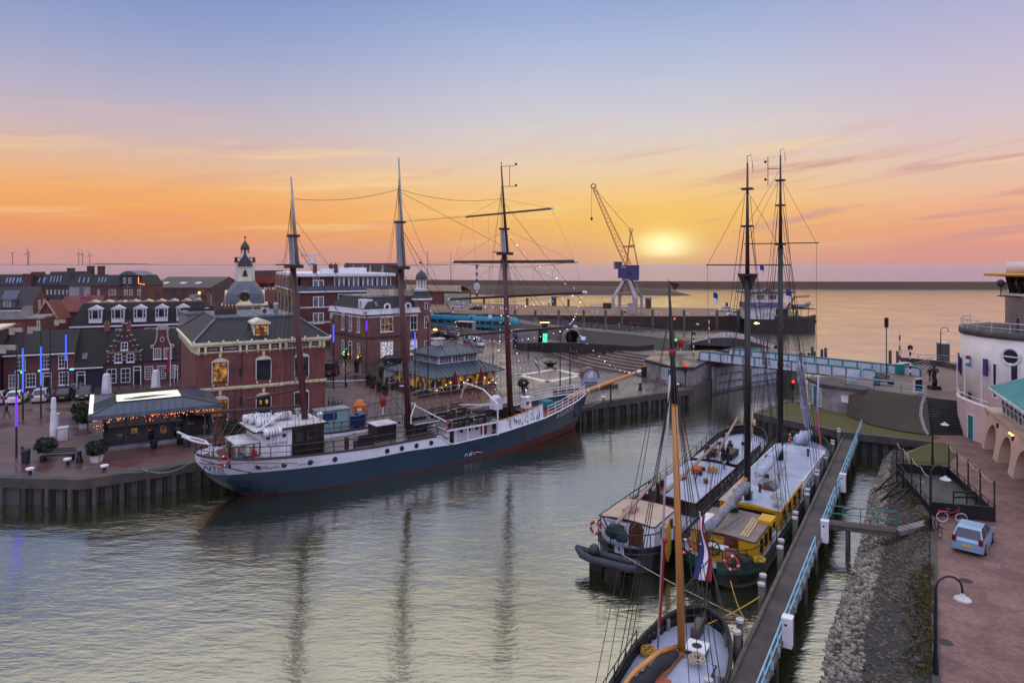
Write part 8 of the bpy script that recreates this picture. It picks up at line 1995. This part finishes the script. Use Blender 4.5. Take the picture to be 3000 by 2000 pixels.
for uv,vt,lb in (((312,1152),1126,'white tapered column beside the pavilion roof end'),((456,1140),1114,'white tapered column before the scrolled gable house')):b=G(*uv);put('white_column',lb,'bollard',uv,[('column_body',m_white,lambda g:g.loft([[(x*k,y*k,z)for x,y in ((-1,-1),(1,-1),(1,1),(-1,1))]for z,k in ((0,.45),(2.4,.3),(2.6,.2))],True,True))])
o=put('flag_banner','red and teal feather flag on a white pole before the scrolled gable house','flag',(499,1140),[('pole',m_white,lambda g:g.cyl((0,0),.06,.05,0,6.2,6)),('banner',m_fr,lambda g:g.extr([(0,0,6),(-.35,0,5.2),(-.4,0,3.2),(-1.0,0,2.3),(0,0,2.4)],(0,.04,0)))])
put('orange_bottle_bank','orange bottle bank with a sloped hood on the quay','container',(1053,1218),[('container_body',mat('bank_orange',A(220,116,24),A(200,100,20),1.5,.45),lambda g:g.loft([[(x*k,y*k,z)for x,y in ((-.7,-.7),(.7,-.7),(.7,.7),(-.7,.7))]for z,k in ((.12,.95),(1.25,1.0),(1.75,.5),(1.8,.3))],True,True)),('label_panel',m_white,lambda g:g.box(-.25,.25,-.72,-.69,.7,1.0)),('skid',m_iron,lambda g:g.box(-.6,.6,-.6,.6,0,.12))],rz=.25)
m_binb=mat('bin_blue',A(26,72,150),A(20,60,130),1.5,.4)
for uv,w_,lb in (((1030,1252),.75,'large wheeled blue waste container behind the ship rail'),((1053,1247),.5,'smaller blue waste bin next to the large container')):put('waste_container',lb,'container',uv,[('bin_body',m_binb,lambda g,w_=w_:g.loft([[(x*k*w_,y*k*.55,z)for x,y in ((-1,-1),(1,-1),(1,1),(-1,1))]for z,k in ((.15,.85),(1.15,1.0))],True,True)),('bin_lid',m_binb,lambda g,w_=w_:g.box(-w_*1.05,w_*1.05,-.6,.6,1.15,1.28)),('wheel',m_black,lambda g,w_=w_:[g.cyl((sx*w_*.7,sy*.4),.09,.09,0,.16,8)for sx in (-1,1)for sy in (-1,1)])],rz=.5,group='blue waste bins')
put('glass_kiosk','pale green glass box kiosk on the quay beside the mizzen mast','kiosk',(970,1262),[('glass_wall',mat('green_glass',A(150,186,176),A(120,160,154),1,.15),lambda g:g.box(-1.6,1.6,-.8,.8,.1,2.2)),('kiosk_frame',m_steel,lambda g:(g.box(-1.7,1.7,-.9,.9,2.2,2.3),[g.box(x-.05,x+.05,-.86,-.8,0,2.2)for x in (-1.6,0,1.6)])),('blue_panel',m_binb,lambda g:g.box(-1.1,.3,-.84,-.81,1.3,2.0))],rz=.6)
put('lifebuoy_post','red lifebuoy housing on a white quay post','life saving post',(1122,1214),[('post',m_white,lambda g:g.box(-.06,.06,0,.1,0,1.3)),('housing',MATS['signal_red'],lambda g:g.lathe([(.1,.9),(.32,1.0),(.34,1.7),(.2,2.0),(.05,2.05)],10))])
put('lifebuoy_post','red lifebuoy housing on a white post near the bridge','life saving post',G(1994,1039,4.6),[('post',m_white,lambda g:(g.box(-.06,.06,0,.1,0,1.5),g.box(-1,1,-.7,.7,0,.06))),('housing',MATS['signal_red'],lambda g:g.lathe([(.1,1.1),(.4,1.2),(.42,2.1),(.25,2.5),(.05,2.55)],10))],4.6)
put('barrel_kiosk','half barrel kiosk with copper rim and pale front on the square','kiosk',(1726,1125),[('front_panel',mat('kiosk_pale',A(176,184,198),A(160,168,184),1,.5),lambda g:g.extr([(1.05*math.cos(a),-.9,1.15+1.05*math.sin(a))for a in [k*math.pi/12 for k in range(13)]]+[(-1.05,-.9,.05),(1.05,-.9,.05)],(0,1.8,0))),('copper_roof',mat('copper_shell',A(136,92,72),A(112,76,62),1,.4),lambda g:g.loft([[(1.12*math.cos(a)*k,y,1.15+1.12*math.sin(a)*k)for a in [-.2+j*(math.pi+.4)/14 for j in range(15)]]for y,k in ((-1.0,1.0),(-1.0,1.08),(1.0,1.08),(1.0,1.0))],False)),('counter_shelf',m_steel,lambda g:g.box(-.9,.9,-1.15,-.9,.45,.52)),('notice',m_white,lambda g:g.box(-.3,.3,-.93,-.9,1.1,1.85))],rz=.12)
put('fire_bowl','wide dark metal fire bowl with dry grass on the square','planter',(1612,1072),[('bowl_body',m_iron,lambda g:g.lathe([(.5,0),(.55,.15),(1.3,.6),(1.35,.7),(1.2,.68)],16)),('dry_grass',m_broof,lambda g:[g.add([(.06*math.cos(k),.06*math.sin(k),.6),(-.06*math.cos(k),-.06*math.sin(k),.6),(.5*math.sin(k*2.1),.5*math.cos(k*1.7),1.3+.2*math.sin(k*3))],[(0,1,2)])for k in range(40)])])
put('orange_lid_container','black rubbish container with orange lid by the lock building','container',(1904,1104),[('container_body',m_black,lambda g:g.box(-1.1,1.1,-.6,.6,.1,1.5)),('orange_lid',mat('lid_orange',A(206,84,30),None,1,.5),lambda g:g.box(-1.15,1.15,-.65,.65,1.5,1.6))],rz=-.5)
for i,(u,v)in enumerate(((1150,1126),(1149,1137),(1185,1146),(1230,1160))):
    put('terrace_table',('terrace table set with four chairs up by the planter tubs','terrace table set with four chairs at the restaurant corner','white topped terrace table set before the main mast','dark terrace table set near the unlit pole')[i],'table',(u,v),[('table_top',m_wettop if i != 2 else m_white,lambda g:g.box(-.6,.6,-.45,.45,.72,.77)),('table_leg',m_iron,lambda g:g.box(-.06,.06,-.06,.06,0,.72)),('terrace_chair',m_iron,lambda g:[(g.box(x-.22,x+.22,y-.2,y+.2,.42,.47),g.box(x-.22,x+.22,y+(.2 if y>0 else -.24),y+(.24 if y>0 else -.2),.47,.9),g.box(x-.2,x+.2,y-.18,y+.18,0,.08))for x in (-.35,.35)for y in (-.8,.8)])],rz=.6,group='terrace tables')
railing('terrace_glass_rail','long glass and steel windbreak along the restaurant quay terrace',[G(1075,1212),G(1240,1170),G(1400,1146),G(1530,1140)],1.2,2,2.4,m_steel)
w_=thing('quay_block','low grey stone seat wall behind the ship bow','wall',G(1700,1146),rad(30));g=MB();g.box(-4,6,-.5,.5,0,.5);g.build('masonry',m_concd,w_)
# lamps
def crook(label,uv,h,z=2.1,side=1,gr='curved quay lamp posts',rz=0):
    o=put('street_lamp',label,'street lamp',uv,[('post',m_black,lambda g:(g.cyl((0,0),.08,.055,0,h-.5,8),g.cyl((0,0),.12,.1,0,.8,8),g.tube([(0,0,h-.6)]+[(side*(.55-.55*math.cos(a)),0,h-.55+.55*math.sin(a))for a in [k*math.pi/8 for k in range(9)]]+[(side*1.1,0,h-.7)],.045,7))),('lamp_shade',m_whitew,lambda g:g.lathe([(.33,h-.95),(.3,h-.9),(.12,h-.8),(.06,h-.7)],12,(side*1.1,0,0)))],z,rz,gr)
crook('curved lamp post on the stone kerb past the parked hatchback',(2741,1980),4.1);crook('curved lamp post beside the dark viewing platform',(2726,1553),4.1,rz=.2);crook('curved lamp post below the broad dark steps',(2732,1362),4.3,rz=.1)
crook('slim curved lamp post at the seaward plaza edge',(2756,1062),5.0,5);crook('slim curved lamp by the tower bicycle',(2868,1108),4.2,5,1);crook('thin curved lamp on the promenade end',(2026,1010),4.6,4.4)
for uv,h,z,lb in (((2217,1012),3.8,4.4,'lit lamp head on the sluice platform'),((1275,1010),3.0,2.1,'round lit lamp beside the queue of cars')):put('street_lamp',lb,'street lamp',uv,[('post',m_iron,lambda g,h=h:g.cyl((0,0),.07,.06,0,h,6)),('lamp_shade',g_warm,lambda g,h=h:g.lathe([(.2,h),(.5,h+.12),(.4,h+.25),(.1,h+.4)],10))],z)
def signal(label,uv,h,z,mm,k=1):
    put('traffic_signal',label,'traffic light',uv,[('post',m_iron,lambda g:g.cyl((0,0),.07,.06,0,h,6)),('signal_head',m_black,lambda g:g.box(-.18,.18,-.15,.15,h-1.0,h+.2)),('signal_light',mm,lambda g:g.ball((0,-.18,h),.16))],z,0,'shipping signals')
signal('signal with red light at the lock gate',(2008,1134),3.0,2.1,g_red);signal('signal with red light on the grass strip side of the lock',(2322,1180),2.6,2.1,g_red);signal('signal with red light on a pole by the promenade',(1976,1008),4.6,4.4,g_red);signal('unlit dark signal above the bridge rails',(2294,1042),4.4,4.3,m_black);signal('unlit dark signal post at the bridge plaza',(2597,1108),7.2,5,m_black);signal('signal with green light by the lifebuoy post',(1979,1040),2.4,4.6,g_green)
for u,v,h,z,lb in ((2077,1014,4.6,4.4,'raised red and white barrier pole at the far bridge end'),(2636,1084,5.2,5,'raised red and white barrier pole on the plaza'),(2667,1101,3.4,5,'black and white banded sign post on the plaza'),(2032,1040,3.2,4.6,'black and white banded post by the bridge end')):
    o=thing('barrier_pole',lb,'pole',G(u,v,z),0);g=MB()
    for k in range(8):g.mat(k%2).cyl((0,0),.1,.1,h*k/8,h*(k+1)/8,7)
    g.build('pole',[MATS['signal_red']if h>4 else m_black,m_white],o)
    if h<4:g=MB();g.extr([(.35*math.cos(a),0,h+.1+.35*math.sin(a))for a in [q*math.pi/6 for q in range(12)]],(0,.05,0));g.build('sign_disc',m_iron,o)
for u,v,lb in ((2636,1096,'teal control cabinet beside the barrier pole'),(2652,1093,'black control cabinet next to the teal one')):put('control_cabinet',lb,'cabinet',(u,v),[('cabinet_body',m_teal if u<2640 else m_iron,lambda g:g.box(-.4,.4,-.35,.35,0,1.3)),('cabinet_cap',m_whitew,lambda g:g.box(-.45,.45,-.4,.4,1.3,1.38))],5)
put('info_cabinet','white framed notice cabinet behind the blue plaza railing','notice board',(2690,1152),[('cabinet_frame',m_whitew,lambda g:(g.box(-.55,.55,-.2,.2,0,.3),g.box(-.55,-.45,-.1,.1,.3,1.6),g.box(.45,.55,-.1,.1,.3,1.6),g.box(-.55,.55,-.1,.1,1.5,1.62))),('panel',m_iron,lambda g:g.box(-.45,.45,-.08,.08,.3,1.5))],5,.2)
put('plaza_bench','teal bench behind the pale blue railing','bench',(2590,1128),[('slatted_seat',MATS['frame_blue'],lambda g:bench(g,2.4))],5,.3)
for u0,u1,lb in ((2763,1050,'broad concrete mooring pillar on the plaza edge beside the curved lamp'),(2846,1048,'broad concrete pillar with pale top near the tower')):put('mooring_pillar',lb,'pillar',(u0,u1),[('pillar_body',m_concd,lambda g:g.box(-.6,.6,-.6,.6,-.6,2.2)),('pillar_cap',m_whitew,lambda g:g.box(-.65,.65,-.65,.65,2.2,2.4))],5)
put('bronze_statue','dark bronze statue of a stooping figure on a square plinth','statue',(2737,1140),[('plinth',m_iron,lambda g:(g.box(-.5,.5,-.5,.5,0,.35),g.box(-.42,.42,-.42,.42,.35,.42))),('figure',mat('bronze',A(70,64,58),A(50,48,46),3,.5,metal=.4),lambda g:(setattr(g,'smooth',True),g.tube([(0,0,.42),(.1,0,.9),(-.06,0,1.4),(.05,0,1.9),(.0,0,2.3)],.26,9,.2),g.tube([(0,0,2.2),(-.3,-.1,2.3),(-.55,-.1,2.0)],.1,7),g.tube([(0,0,2.2),(.35,0,2.25),(.4,-.1,1.9)],.1,7),g.ball((-.05,-.05,2.55),.2)))],5)
for i,(u,v,vt)in enumerate(((2804,1195,1029),(2826,1209,1037),(2875,1224,1046))):
    b=G(u,v,3.9);h=HT(u,vt,b.y).z-3.9;o=thing('flagpole',('white flagpole flying a violet flag beside the steps','white flagpole flying a red white and teal flag','white flagpole with violet lettered flag at the tower')[i],'flagpole',b,0,'flagpoles by the tower');g=MB();g.cyl((0,0),.06,.045,0,h,8);g.build('pole',m_white,o)
    vio=mat('flag_violet',A(92,84,150),A(80,72,138),2,.8)if 'flag_violet' not in MATS else MATS['flag_violet']
    flag3('flag',o,(.05,0,h-.1),(1.0,1.6,2.2)[i],(1.9,1.1,1.7)[i],[vio]if i != 1 else [m_fr,m_fw,m_turq],(1,.15,0),(.9,.3,.35)[i])
    if i != 1:g=MB();[glyphs(g,t,.3,lambda p,q=q:Vector((.25+p.x,-.32,h-.75-q*.36-.3*p.x+p.y)),.004,'LEFT')for q,t in enumerate(('PORT OF','HARLINGEN'))]if i == 2 else glyphs(g,'PORT',.3,lambda p:Vector((.2+p.x,-.3,h-.8-.8*p.x+p.y)),.004,'LEFT');g.build('lettering',m_white,o)
# viewing platform
VP=thing('viewing_platform','dark fenced viewing platform box on the bank beside the brick quay','platform',(28.06,45.77,2.1),rad(-17))
W,D=3.75,9.4
g=MB();g.box(0,W,0,.12,0,.95);g.box(0,W,D-.12,D,0,.95);g.box(0,.1,.12,D-.12,.25,.6);g.box(W-.1,W,.12,D-.12,.25,.8);g.build('side_panel',m_black,VP)
g=MB();g.box(.1,W-.1,.12,D-.12,.1,.25);g.build('deck_floor',mat('dark_planks',A(84,82,80),A(66,66,66),.5,.45,lines=(('Y',.2,.1,.6),),rough2=.7),VP)
for y in (.05,2.6,5,7.4,D-.05):
    for x in (.05,W-.05):g=MB();g.cyl((x,y),.055,.05,-.3 if x>1 else -1.4,2.7,7);g.build('rope_post',m_iron,VP)
g=MB()
for x in (.05,W-.05):
    ys=(.05,2.6,5,7.4,D-.05)
    for a,b in zip(ys,ys[1:]):g.tube(sag((x,a,2.6),(x,b,2.6),.22),.025,5)
g.build('rope',m_rope,VP)
g=MB()
for x in (0.02,W-.02):
    for z in (.6,1.05):g.tube([(x,0,z),(x,D,z)],.035,5)
    for k in range(9):g.tube([(x,k*D/8,.2),(x,k*D/8,1.05)],.03,5)
g.tube([(0,D,1.15),(W,D,1.15)],.03)
for k in range(4):g.bar((.0,1.5+2.1*k,0),(-1.6,2.6+2.1*k,-1.3),.1);g.bar((0,3.4+2.1*k,.1),(-1.7,2.4+2.1*k,-1.4),.1)
g.build('brace',m_iron,VP)
g=MB()
for z in (.75,1.1):g.bar((2.0,2.2,z),(W-.3,2.6,z),.1)
for x in (2.0,2.8,W-.4):g.bar((x,2.3,.25),(x,2.3,1.15),.07)
g.build('inner_bench',m_black,VP);g=MB();g.cyl((1.2,7),.22,.22,.25,.27,12);g.build('drain_cover',m_conc,VP)
# ---------------------------------------------------------------- cars
m_tyre=mat('tyre',A(30,30,32));m_plate=mat('plate_yellow',A(226,170,20));m_tail=mat('tail_red',A(150,24,26),None,1,.25);m_head=mat('headlamp',A(200,205,212),None,1,.15)
def car(label,loc,rz,paint,L=3.9,W=1.65,H=1.46,van=False,lit=False,gr='parked cars'):
    o=thing('parked_car',label,'car',loc,rz,gr);h=W/2
    low=[(-L/2,.45,.86),(-L/2+.02,.75,.93),(-L/2+.12,.95,.95),(L*.22,.92,.97),(L/2-.5,.84,.95),(L/2-.05,.62,.86),(L/2,.42,.8)]
    g=MB();g.smooth=False
    sec=[[(x,-h*k,.22),(x,-h*k,z*.62),(x,-h*k*.95,z),(x,h*k*.95,z),(x,h*k,z*.62),(x,h*k,.22)]for x,z,k in low];g.loft(sec,True,True)
    top=H;r0,r1,r2,r3=(-L/2+.08,-L/2+(.2 if van else .5),L*(.2 if van else .02),L*(.36 if van else .27))
    P=[(r0,.9,.92),(r1,top-.06,.74),(r1+.25,top,.72),(r2-.2,top,.72),(r2,top-.05,.73),(r3,.9,.9)]
    rg=[[(x,-h*k,z),(x,h*k,z)]for x,z,k in P]
    g2=[[(P[0][0],-h*P[0][2],P[0][1]),(P[1][0],-h*P[1][2],P[1][1]),(P[2][0],-h*P[2][2],P[2][1]),(P[3][0],-h*P[3][2],P[3][1]),(P[4][0],-h*P[4][2],P[4][1]),(P[5][0],-h*P[5][2],P[5][1])]]
    g2.append([(x,-y,z)for x,y,z in g2[0]]);g.loft(g2,False);g.poly(g2[0]);g.poly(g2[1][::-1]);b=g.build('body',paint,o)
    def inset(q,f=.12,lift=.012):
        c=sum((Vector(p)for p in q),Vector())/len(q);n=(Vector(q[1])-Vector(q[0])).cross(Vector(q[2])-Vector(q[0])).normalized();n=n if n.dot(c-Vector((0,0,.8)))>0 else -n
        return [Vector(p).lerp(c,f)+n*lift for p in q]
    a,c=g2;g=MB();g.poly(inset([a[0],a[1],c[1],c[0]],.1));g.build('rear_window',m_glass,b)
    g=MB();g.poly(inset([a[4],a[5],c[5],c[4]],.08));g.build('windscreen',m_glass,b)
    for s in (a,c):
        m1,m0=Vector(s[2]).lerp(Vector(s[3]),.5),Vector(s[0]).lerp(Vector(s[5]),.52);g=MB()
        if not van:g.poly(inset([s[0],s[1],s[2],m1,m0],.12))
        g.poly(inset([m0,m1,s[3],s[4],s[5]],.12));g.build('side_window',m_glass,b)
    for sx in (-L*.31,L*.31):
        for sy in (-1,1):
            y=sy*(h-.09);g=MB();g.smooth=True;ring=lambda r,yy:[(sx+r*math.cos(t),yy,.31+r*math.sin(t))for t in [k*math.pi/8 for k in range(16)]]
            g.loft([ring(.29,y-.1),ring(.31,y-.06),ring(.31,y+.06),ring(.29,y+.1)],True,True);w=g.build('wheel',m_tyre,o)
            g=MB();g.extr([(sx+.19*math.cos(t),y+sy*.1,.31+.19*math.sin(t))for t in [k*math.pi/6 for k in range(12)]],(0,sy*.012,0));g.build('rim',m_steel,w)
    for sy in (-1,1):
        g=MB();g.box(-L/2-.02,-L/2+.14,sy*h*.8-.11,sy*h*.8+.11,.68,1.0 if not van else 1.3);g.build('tail_light',g_red if lit else m_tail,b)
        g=MB();g.box(L/2-.16,L/2+.01,sy*h*.62-.16,sy*h*.62+.16,.52,.68);g.build('headlight',m_head,b)
        g=MB();g.rbox((r3-.25,sy*(h+.08),.98),(.12,.2,.14));g.build('mirror',paint,b)
    g=MB();g.box(-L/2-.03,-L/2+.05,-.26,.26,.46,.57);g.box(L/2-.03,L/2+.02,-.26,.26,.32,.42);g.build('number_plate',m_plate,b)
    g=MB();g.box(-L/2-.035,-L/2+.3,-h*.9,h*.9,.24,.44);g.box(L/2-.3,L/2+.02,-h*.84,h*.84,.22,.34);g.build('bumper',paint if not van else m_iron,b)
    return o
m_cblu=mat('car_silver_blue',A(150,184,208),A(140,174,200),1,.25,metal=.3);m_csil=mat('car_silver',A(190,190,198),None,1,.3,metal=.4);m_cwht=mat('car_white',A(214,216,222),None,1,.3);m_cblk=mat('car_black',A(26,28,32),None,1,.2);m_cnav=mat('car_navy',A(34,44,66),None,1,.22)
car('pale blue small hatchback parked on the brick quay',(27.75,41.05,2.1),rad(47),m_cblu,gr=None)
for u,v,rz,p,a,lb in ((0,1178,112,m_csil,{},'grey car cut by the picture edge in the house row'),(51,1176,112,m_cwht,{},'white car with open boot end in the house row'),(126,1172,112,m_csil,dict(H=1.6),'silver estate car parked before the black front door'),(192,1168,112,m_cblk,{},'black hatchback parked before the violet house'),(249,1165,292,m_cnav,{},'dark navy car parked nose out beside the pale bicycle'),
(1287,988,160,m_cblk,dict(lit=True),'black car with red brake lights lit near the platform wall'),(1318,993,150,m_cblk,dict(H=1.7),'dark people carrier behind the car with lit brake lights'),(1377,1003,-60,m_csil,{},'silver car parked below the platform wall'),(1398,1014,-62,m_csil,dict(H=1.85,van=True,L=4.4),'grey boxy van car parked last under the platform wall'),(1266,1013,10,m_cwht,{},'white car half hidden behind the restaurant roof vent')):
    car(lb,G(u,v),rad(rz),p,**a)
car('black delivery van with yellow plate beside the big brick house',G(972,1097),rad(95),m_cblk,4.6,1.9,2.1,True)
car('dark car half hidden behind the restaurant flag',G(1155,1064),rad(20),m_cnav)
for u,v,z,lb in ((1340,903,4.4,'silver car on the raised road behind the train'),(1394,909,4.4,'small dark car on the raised road near two walkers'),(1841,915,3.2,'white car parked under the crane legs'),(2122,912,3.2,'silver car parked on the pier beyond another'),(2149,925,3.2,'white car parked on the pier beside the work ship')):car(lb,G(u,v,z),rad(170+u%30),m_cwht if 'white' in lb else m_csil if 'silver' in lb else m_cblk,4.2,1.7,1.5)
# ---------------------------------------------------------------- bicycles
def bike(label,loc,rz,fm,tm,gr=None,lean=.12,name='bicycle'):
    o=thing(name,label,'bicycle',loc,rz,gr);o.rotation_euler=(lean,0,rz)
    for x in (-.54,.54):
        g=MB();g.torus((x,0,.35),.33,.024,'Y',20,5);w=g.build('wheel',tm,o);g=MB();[g.tube([(x,0,.35),(x+.32*math.cos(k*.785),0,.35+.32*math.sin(k*.785))],.006,3)for k in range(8)];g.build('spoke',m_steel,w)
    g=MB();[g.tube(p,.022,5)for p in ([(-.54,0,.35),(-.08,0,.3),(-.2,0,.85)],[(-.54,0,.35),(-.18,0,.75)],[(-.08,0,.3),(.36,0,.72)],[(-.16,0,.62),(.38,0,.86)],[(.54,0,.35),(.36,0,.95),(.34,0,1.05)])];g.box(-.8,-.25,-.06,.06,.7,.74);g.build('frame',fm,o)
    g=MB();g.tube([(.16,-.3,1.02),(.34,-.24,1.07),(.36,0,1.05),(.34,.24,1.07),(.16,.3,1.02)],.02,5);g.build('handlebar',m_black,o)
    g=MB();g.smooth=True;g.ball((-.22,0,.9),.15,.09,.05);g.build('saddle',m_black,o);return o
m_pinkb=mat('bike_pink',A(206,24,84),A(190,20,76),1,.4)
b_=G(2788,1530);bike('bright pink bicycle with white tyres leaning on the dark platform',(b_.x,b_.y,2.1),rad(-17),m_pinkb,m_white)
b_=G(2741,1566);bk=bike('black city bicycle standing end on at the lamp post',(b_.x,b_.y,2.1),rad(78),m_black,m_tyre,'black bicycles')
b_=G(229,1139);bike('pale mint bicycle against the violet house wall',(b_.x,b_.y,2.1),rad(20),mat('bike_mint',A(150,196,196)),m_whitew)
for i,lb in enumerate(('black bicycle outermost against the brick house corner','black bicycle second in the tight group at the brick house corner','black bicycle among others at the brick house, middle of the group','black bicycle with green crate at the end of the quay group')):dup(bk,G(963+i*11,1190+i*3),rad(100-i*14),lb,'black bicycles at the brick house corner')
for i in range(14):dup(bk,G(1530+i*6.6,1028+(i%3)*1.2),rad(60+(i*37)%50),'dark bicycle parked in the long rack under the dike','bicycles racked under the dike')
dup(bk,G(2864,1126,5),rad(110),'dark bicycle leaning by the round white tower','black bicycles')
# ---------------------------------------------------------------- people
def person(label,loc,rz,coat,legs,walk=.25,hair=None,h=1.75,coatlen=.84):
    o_=bpy.data.meshes.new('person');k=h/1.75;V=[];E=[];Rr=[]
    def v(p,r):V.append(Vector(p)*k);Rr.append(r*k);return len(V)-1
    def e(a,b):E.append((a,b))
    pel=v((0,0,.95),.13);sp=v((0,.0,1.2),.14);ch=v((0,0,1.4),.15);nk=v((0,-.01,1.52),.055);hd=v((0,-.02,1.6),.085);ht=v((0,-.01,1.74),.07)
    for a,b in ((pel,sp),(sp,ch),(ch,nk),(nk,hd),(hd,ht)):e(a,b)
    for s in (-1,1):
        w=walk*s;hp=v((.09*s,0,.88),.09);kn=v((.1*s,-w*.5-.02,.5),.062);an=v((.1*s,-w+.06,.1),.045);to=v((.11*s,-w-.1,.04),.04)
        for a,b in ((pel,hp),(hp,kn),(kn,an),(an,to)):e(a,b)
        sh=v((.19*s,0,1.42),.06);el=v((.24*s,w*.35+.03,1.16),.045);wr=v((.22*s,w*.6-.05,.93),.032);pm=v((.22*s,w*.6-.07,.86),.028)
        for a,b in ((ch,sh),(sh,el),(el,wr),(wr,pm)):e(a,b)
        for q in range(5):f=v((.22*s+(q-2)*.014-(.02*s if q == 0 else 0),w*.6-.08-.008*q,.79+(.04 if q == 0 else abs(q-2)*.008)),.009);e(pm,f)
    me=bpy.data.meshes.new('skeleton');me.from_pydata(V,E,[]);ob=bpy.data.objects.new('skeleton',me);COL.objects.link(ob)
    md=ob.modifiers.new('s','SKIN');md.use_smooth_shade=True
    for i,r in enumerate(Rr):me.skin_vertices[0].data[i].radius=(r,r*(.8 if i in (1,2)else 1))
    me.skin_vertices[0].data[0].use_root=True
    ob.modifiers.new('d','SUBSURF').levels=1
    m2=bpy.data.meshes.new_from_object(ob.evaluated_get(bpy.context.evaluated_depsgraph_get()));bpy.data.objects.remove(ob)
    for m in (legs,coat,MATS['skin'],m_black):m2.materials.append(m)
    for p in m2.polygons:
        z=p.center.z/k;ax=abs(p.center.x)/k;p.material_index=3 if z<.09 else 2 if z>1.5 or (z<.9 and ax>.185)else 1 if z>coatlen or (ax>.17)else 0;p.use_smooth=True
    o=bpy.data.objects.new('person',m2);COL.objects.link(o);o.location=loc;o.rotation_euler=(0,0,rz);tag(o,label,'person')
    g=MB();g.smooth=True;g.ball((0,.015*k,1.67*k),.098*k,.105*k,.1*k);g.build('hair',hair or m_iron,o);return o
mat('skin',A(200,150,126),None,1,.6)
J={n:mat('cloth_'+n,A(*c),None,1,.85)for n,c in (('dark',(36,36,42)),('jeans',(60,84,120)),('grey',(140,136,132)),('brown',(90,70,56)),('red',(150,40,44)),('navy',(40,48,74)))}
for uv,z,rz,c,l,w,lb in (((19.5,1226),2.1,-1.3,'dark','jeans',.32,'person in dark coat and jeans striding across the wet quay'),((446,1134),2.1,0,'grey','dark',.1,'person in pale grey coat before the scrolled gable house'),((459,1134),2.1,.3,'dark','dark',.1,'person in black beside one in a pale grey coat'),((1680,1056),2.1,.4,'navy','jeans',.1,'person in navy jacket and jeans by the curved steps'),((1689,1055),2.1,-.3,'brown','brown',.1,'person in long brown coat by the curved steps'),((1672,1046),2.1,1,'grey','dark',.05,'seated looking person in light top on the lowest step'),
((1814,967),4.15,.2,'grey','dark',.1,'person in grey jacket at the promenade rail, one of a pair'),((1822,967),4.15,-.2,'dark','dark',.1,'person in black at the promenade rail beside a grey jacket'),((1850,967),4.15,.5,'brown','dark',.2,'person in brown coat starting the group on the promenade'),((1861,967),4.15,0,'dark','navy',.1,'tall person in dark coat among the promenade group'),((1870,968),4.15,.3,'red','dark',.1,'person in dull red coat among the promenade group'),((1880,969),4.15,-.4,'dark','jeans',.2,'person in black jacket closing the promenade group'),((1910,970),4.15,1,'dark','dark',.25,'lone person in dark clothes walking the promenade'),((1581,946),4.15,1.2,'dark','dark',.25,'dark dressed walker near the yard end, one of two'),((1588,947),4.15,1.2,'navy','dark',.25,'navy dressed walker beside another near the yard end'),((1326,914),4.4,1.5,'dark','dark',.2,'dark figure walking above the standing train'),((1409,911),4.4,1.2,'dark','dark',.2,'dark figure beside the small dark car above the train'),
((2724,1118),5,-1.2,'dark','jeans',.3,'person walking past the bronze statue')):person(lb,G(*uv,z),rz,J[c],J[l],w)
person('person in dark jacket standing on the round tower terrace',(48.9,66.0,12.3),.8,J['dark'],J['jeans'],.08);person('person in dark clothes sitting low at the pink terrace wall',(46.0,68.6,5.03),2,J['dark'],J['navy'],.05,h=1.2)
# ---------------------------------------------------------------- wind turbines beyond the sea
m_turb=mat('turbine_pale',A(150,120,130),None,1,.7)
for i,(u,vt,a,D_)in enumerate(((37,742,.6,7000),(81,743,1.5,7000),(84,738,1.62,7600),(231,742,1.6,7000),(242,744,1.5,7300),(263,746,1.9,7400))):
    p=HT(u,vt,D_);o=thing('wind_turbine','far pale wind turbine standing beyond the sea on the low coast','wind turbine',(p.x,D_,-1),0,'wind turbines on the far coast');k=D_/7000
    g=MB();g.tube([(0,0,0),(0,0,p.z+1)],4.5*k,6,3*k);g.build('tower',m_turb,o);g=MB();g.rbox((0,0,p.z+2),(7*k,12*k,7*k));g.build('nacelle',m_turb,o)
    for q in range(3):t=a+q*2.0944;g=MB();g.tube([(0,-9*k,p.z+1),(55*k*math.cos(t),-9*k,p.z+1+55*k*math.sin(t))],3.2*k,5,1.0*k);g.build('blade',m_turb,o)
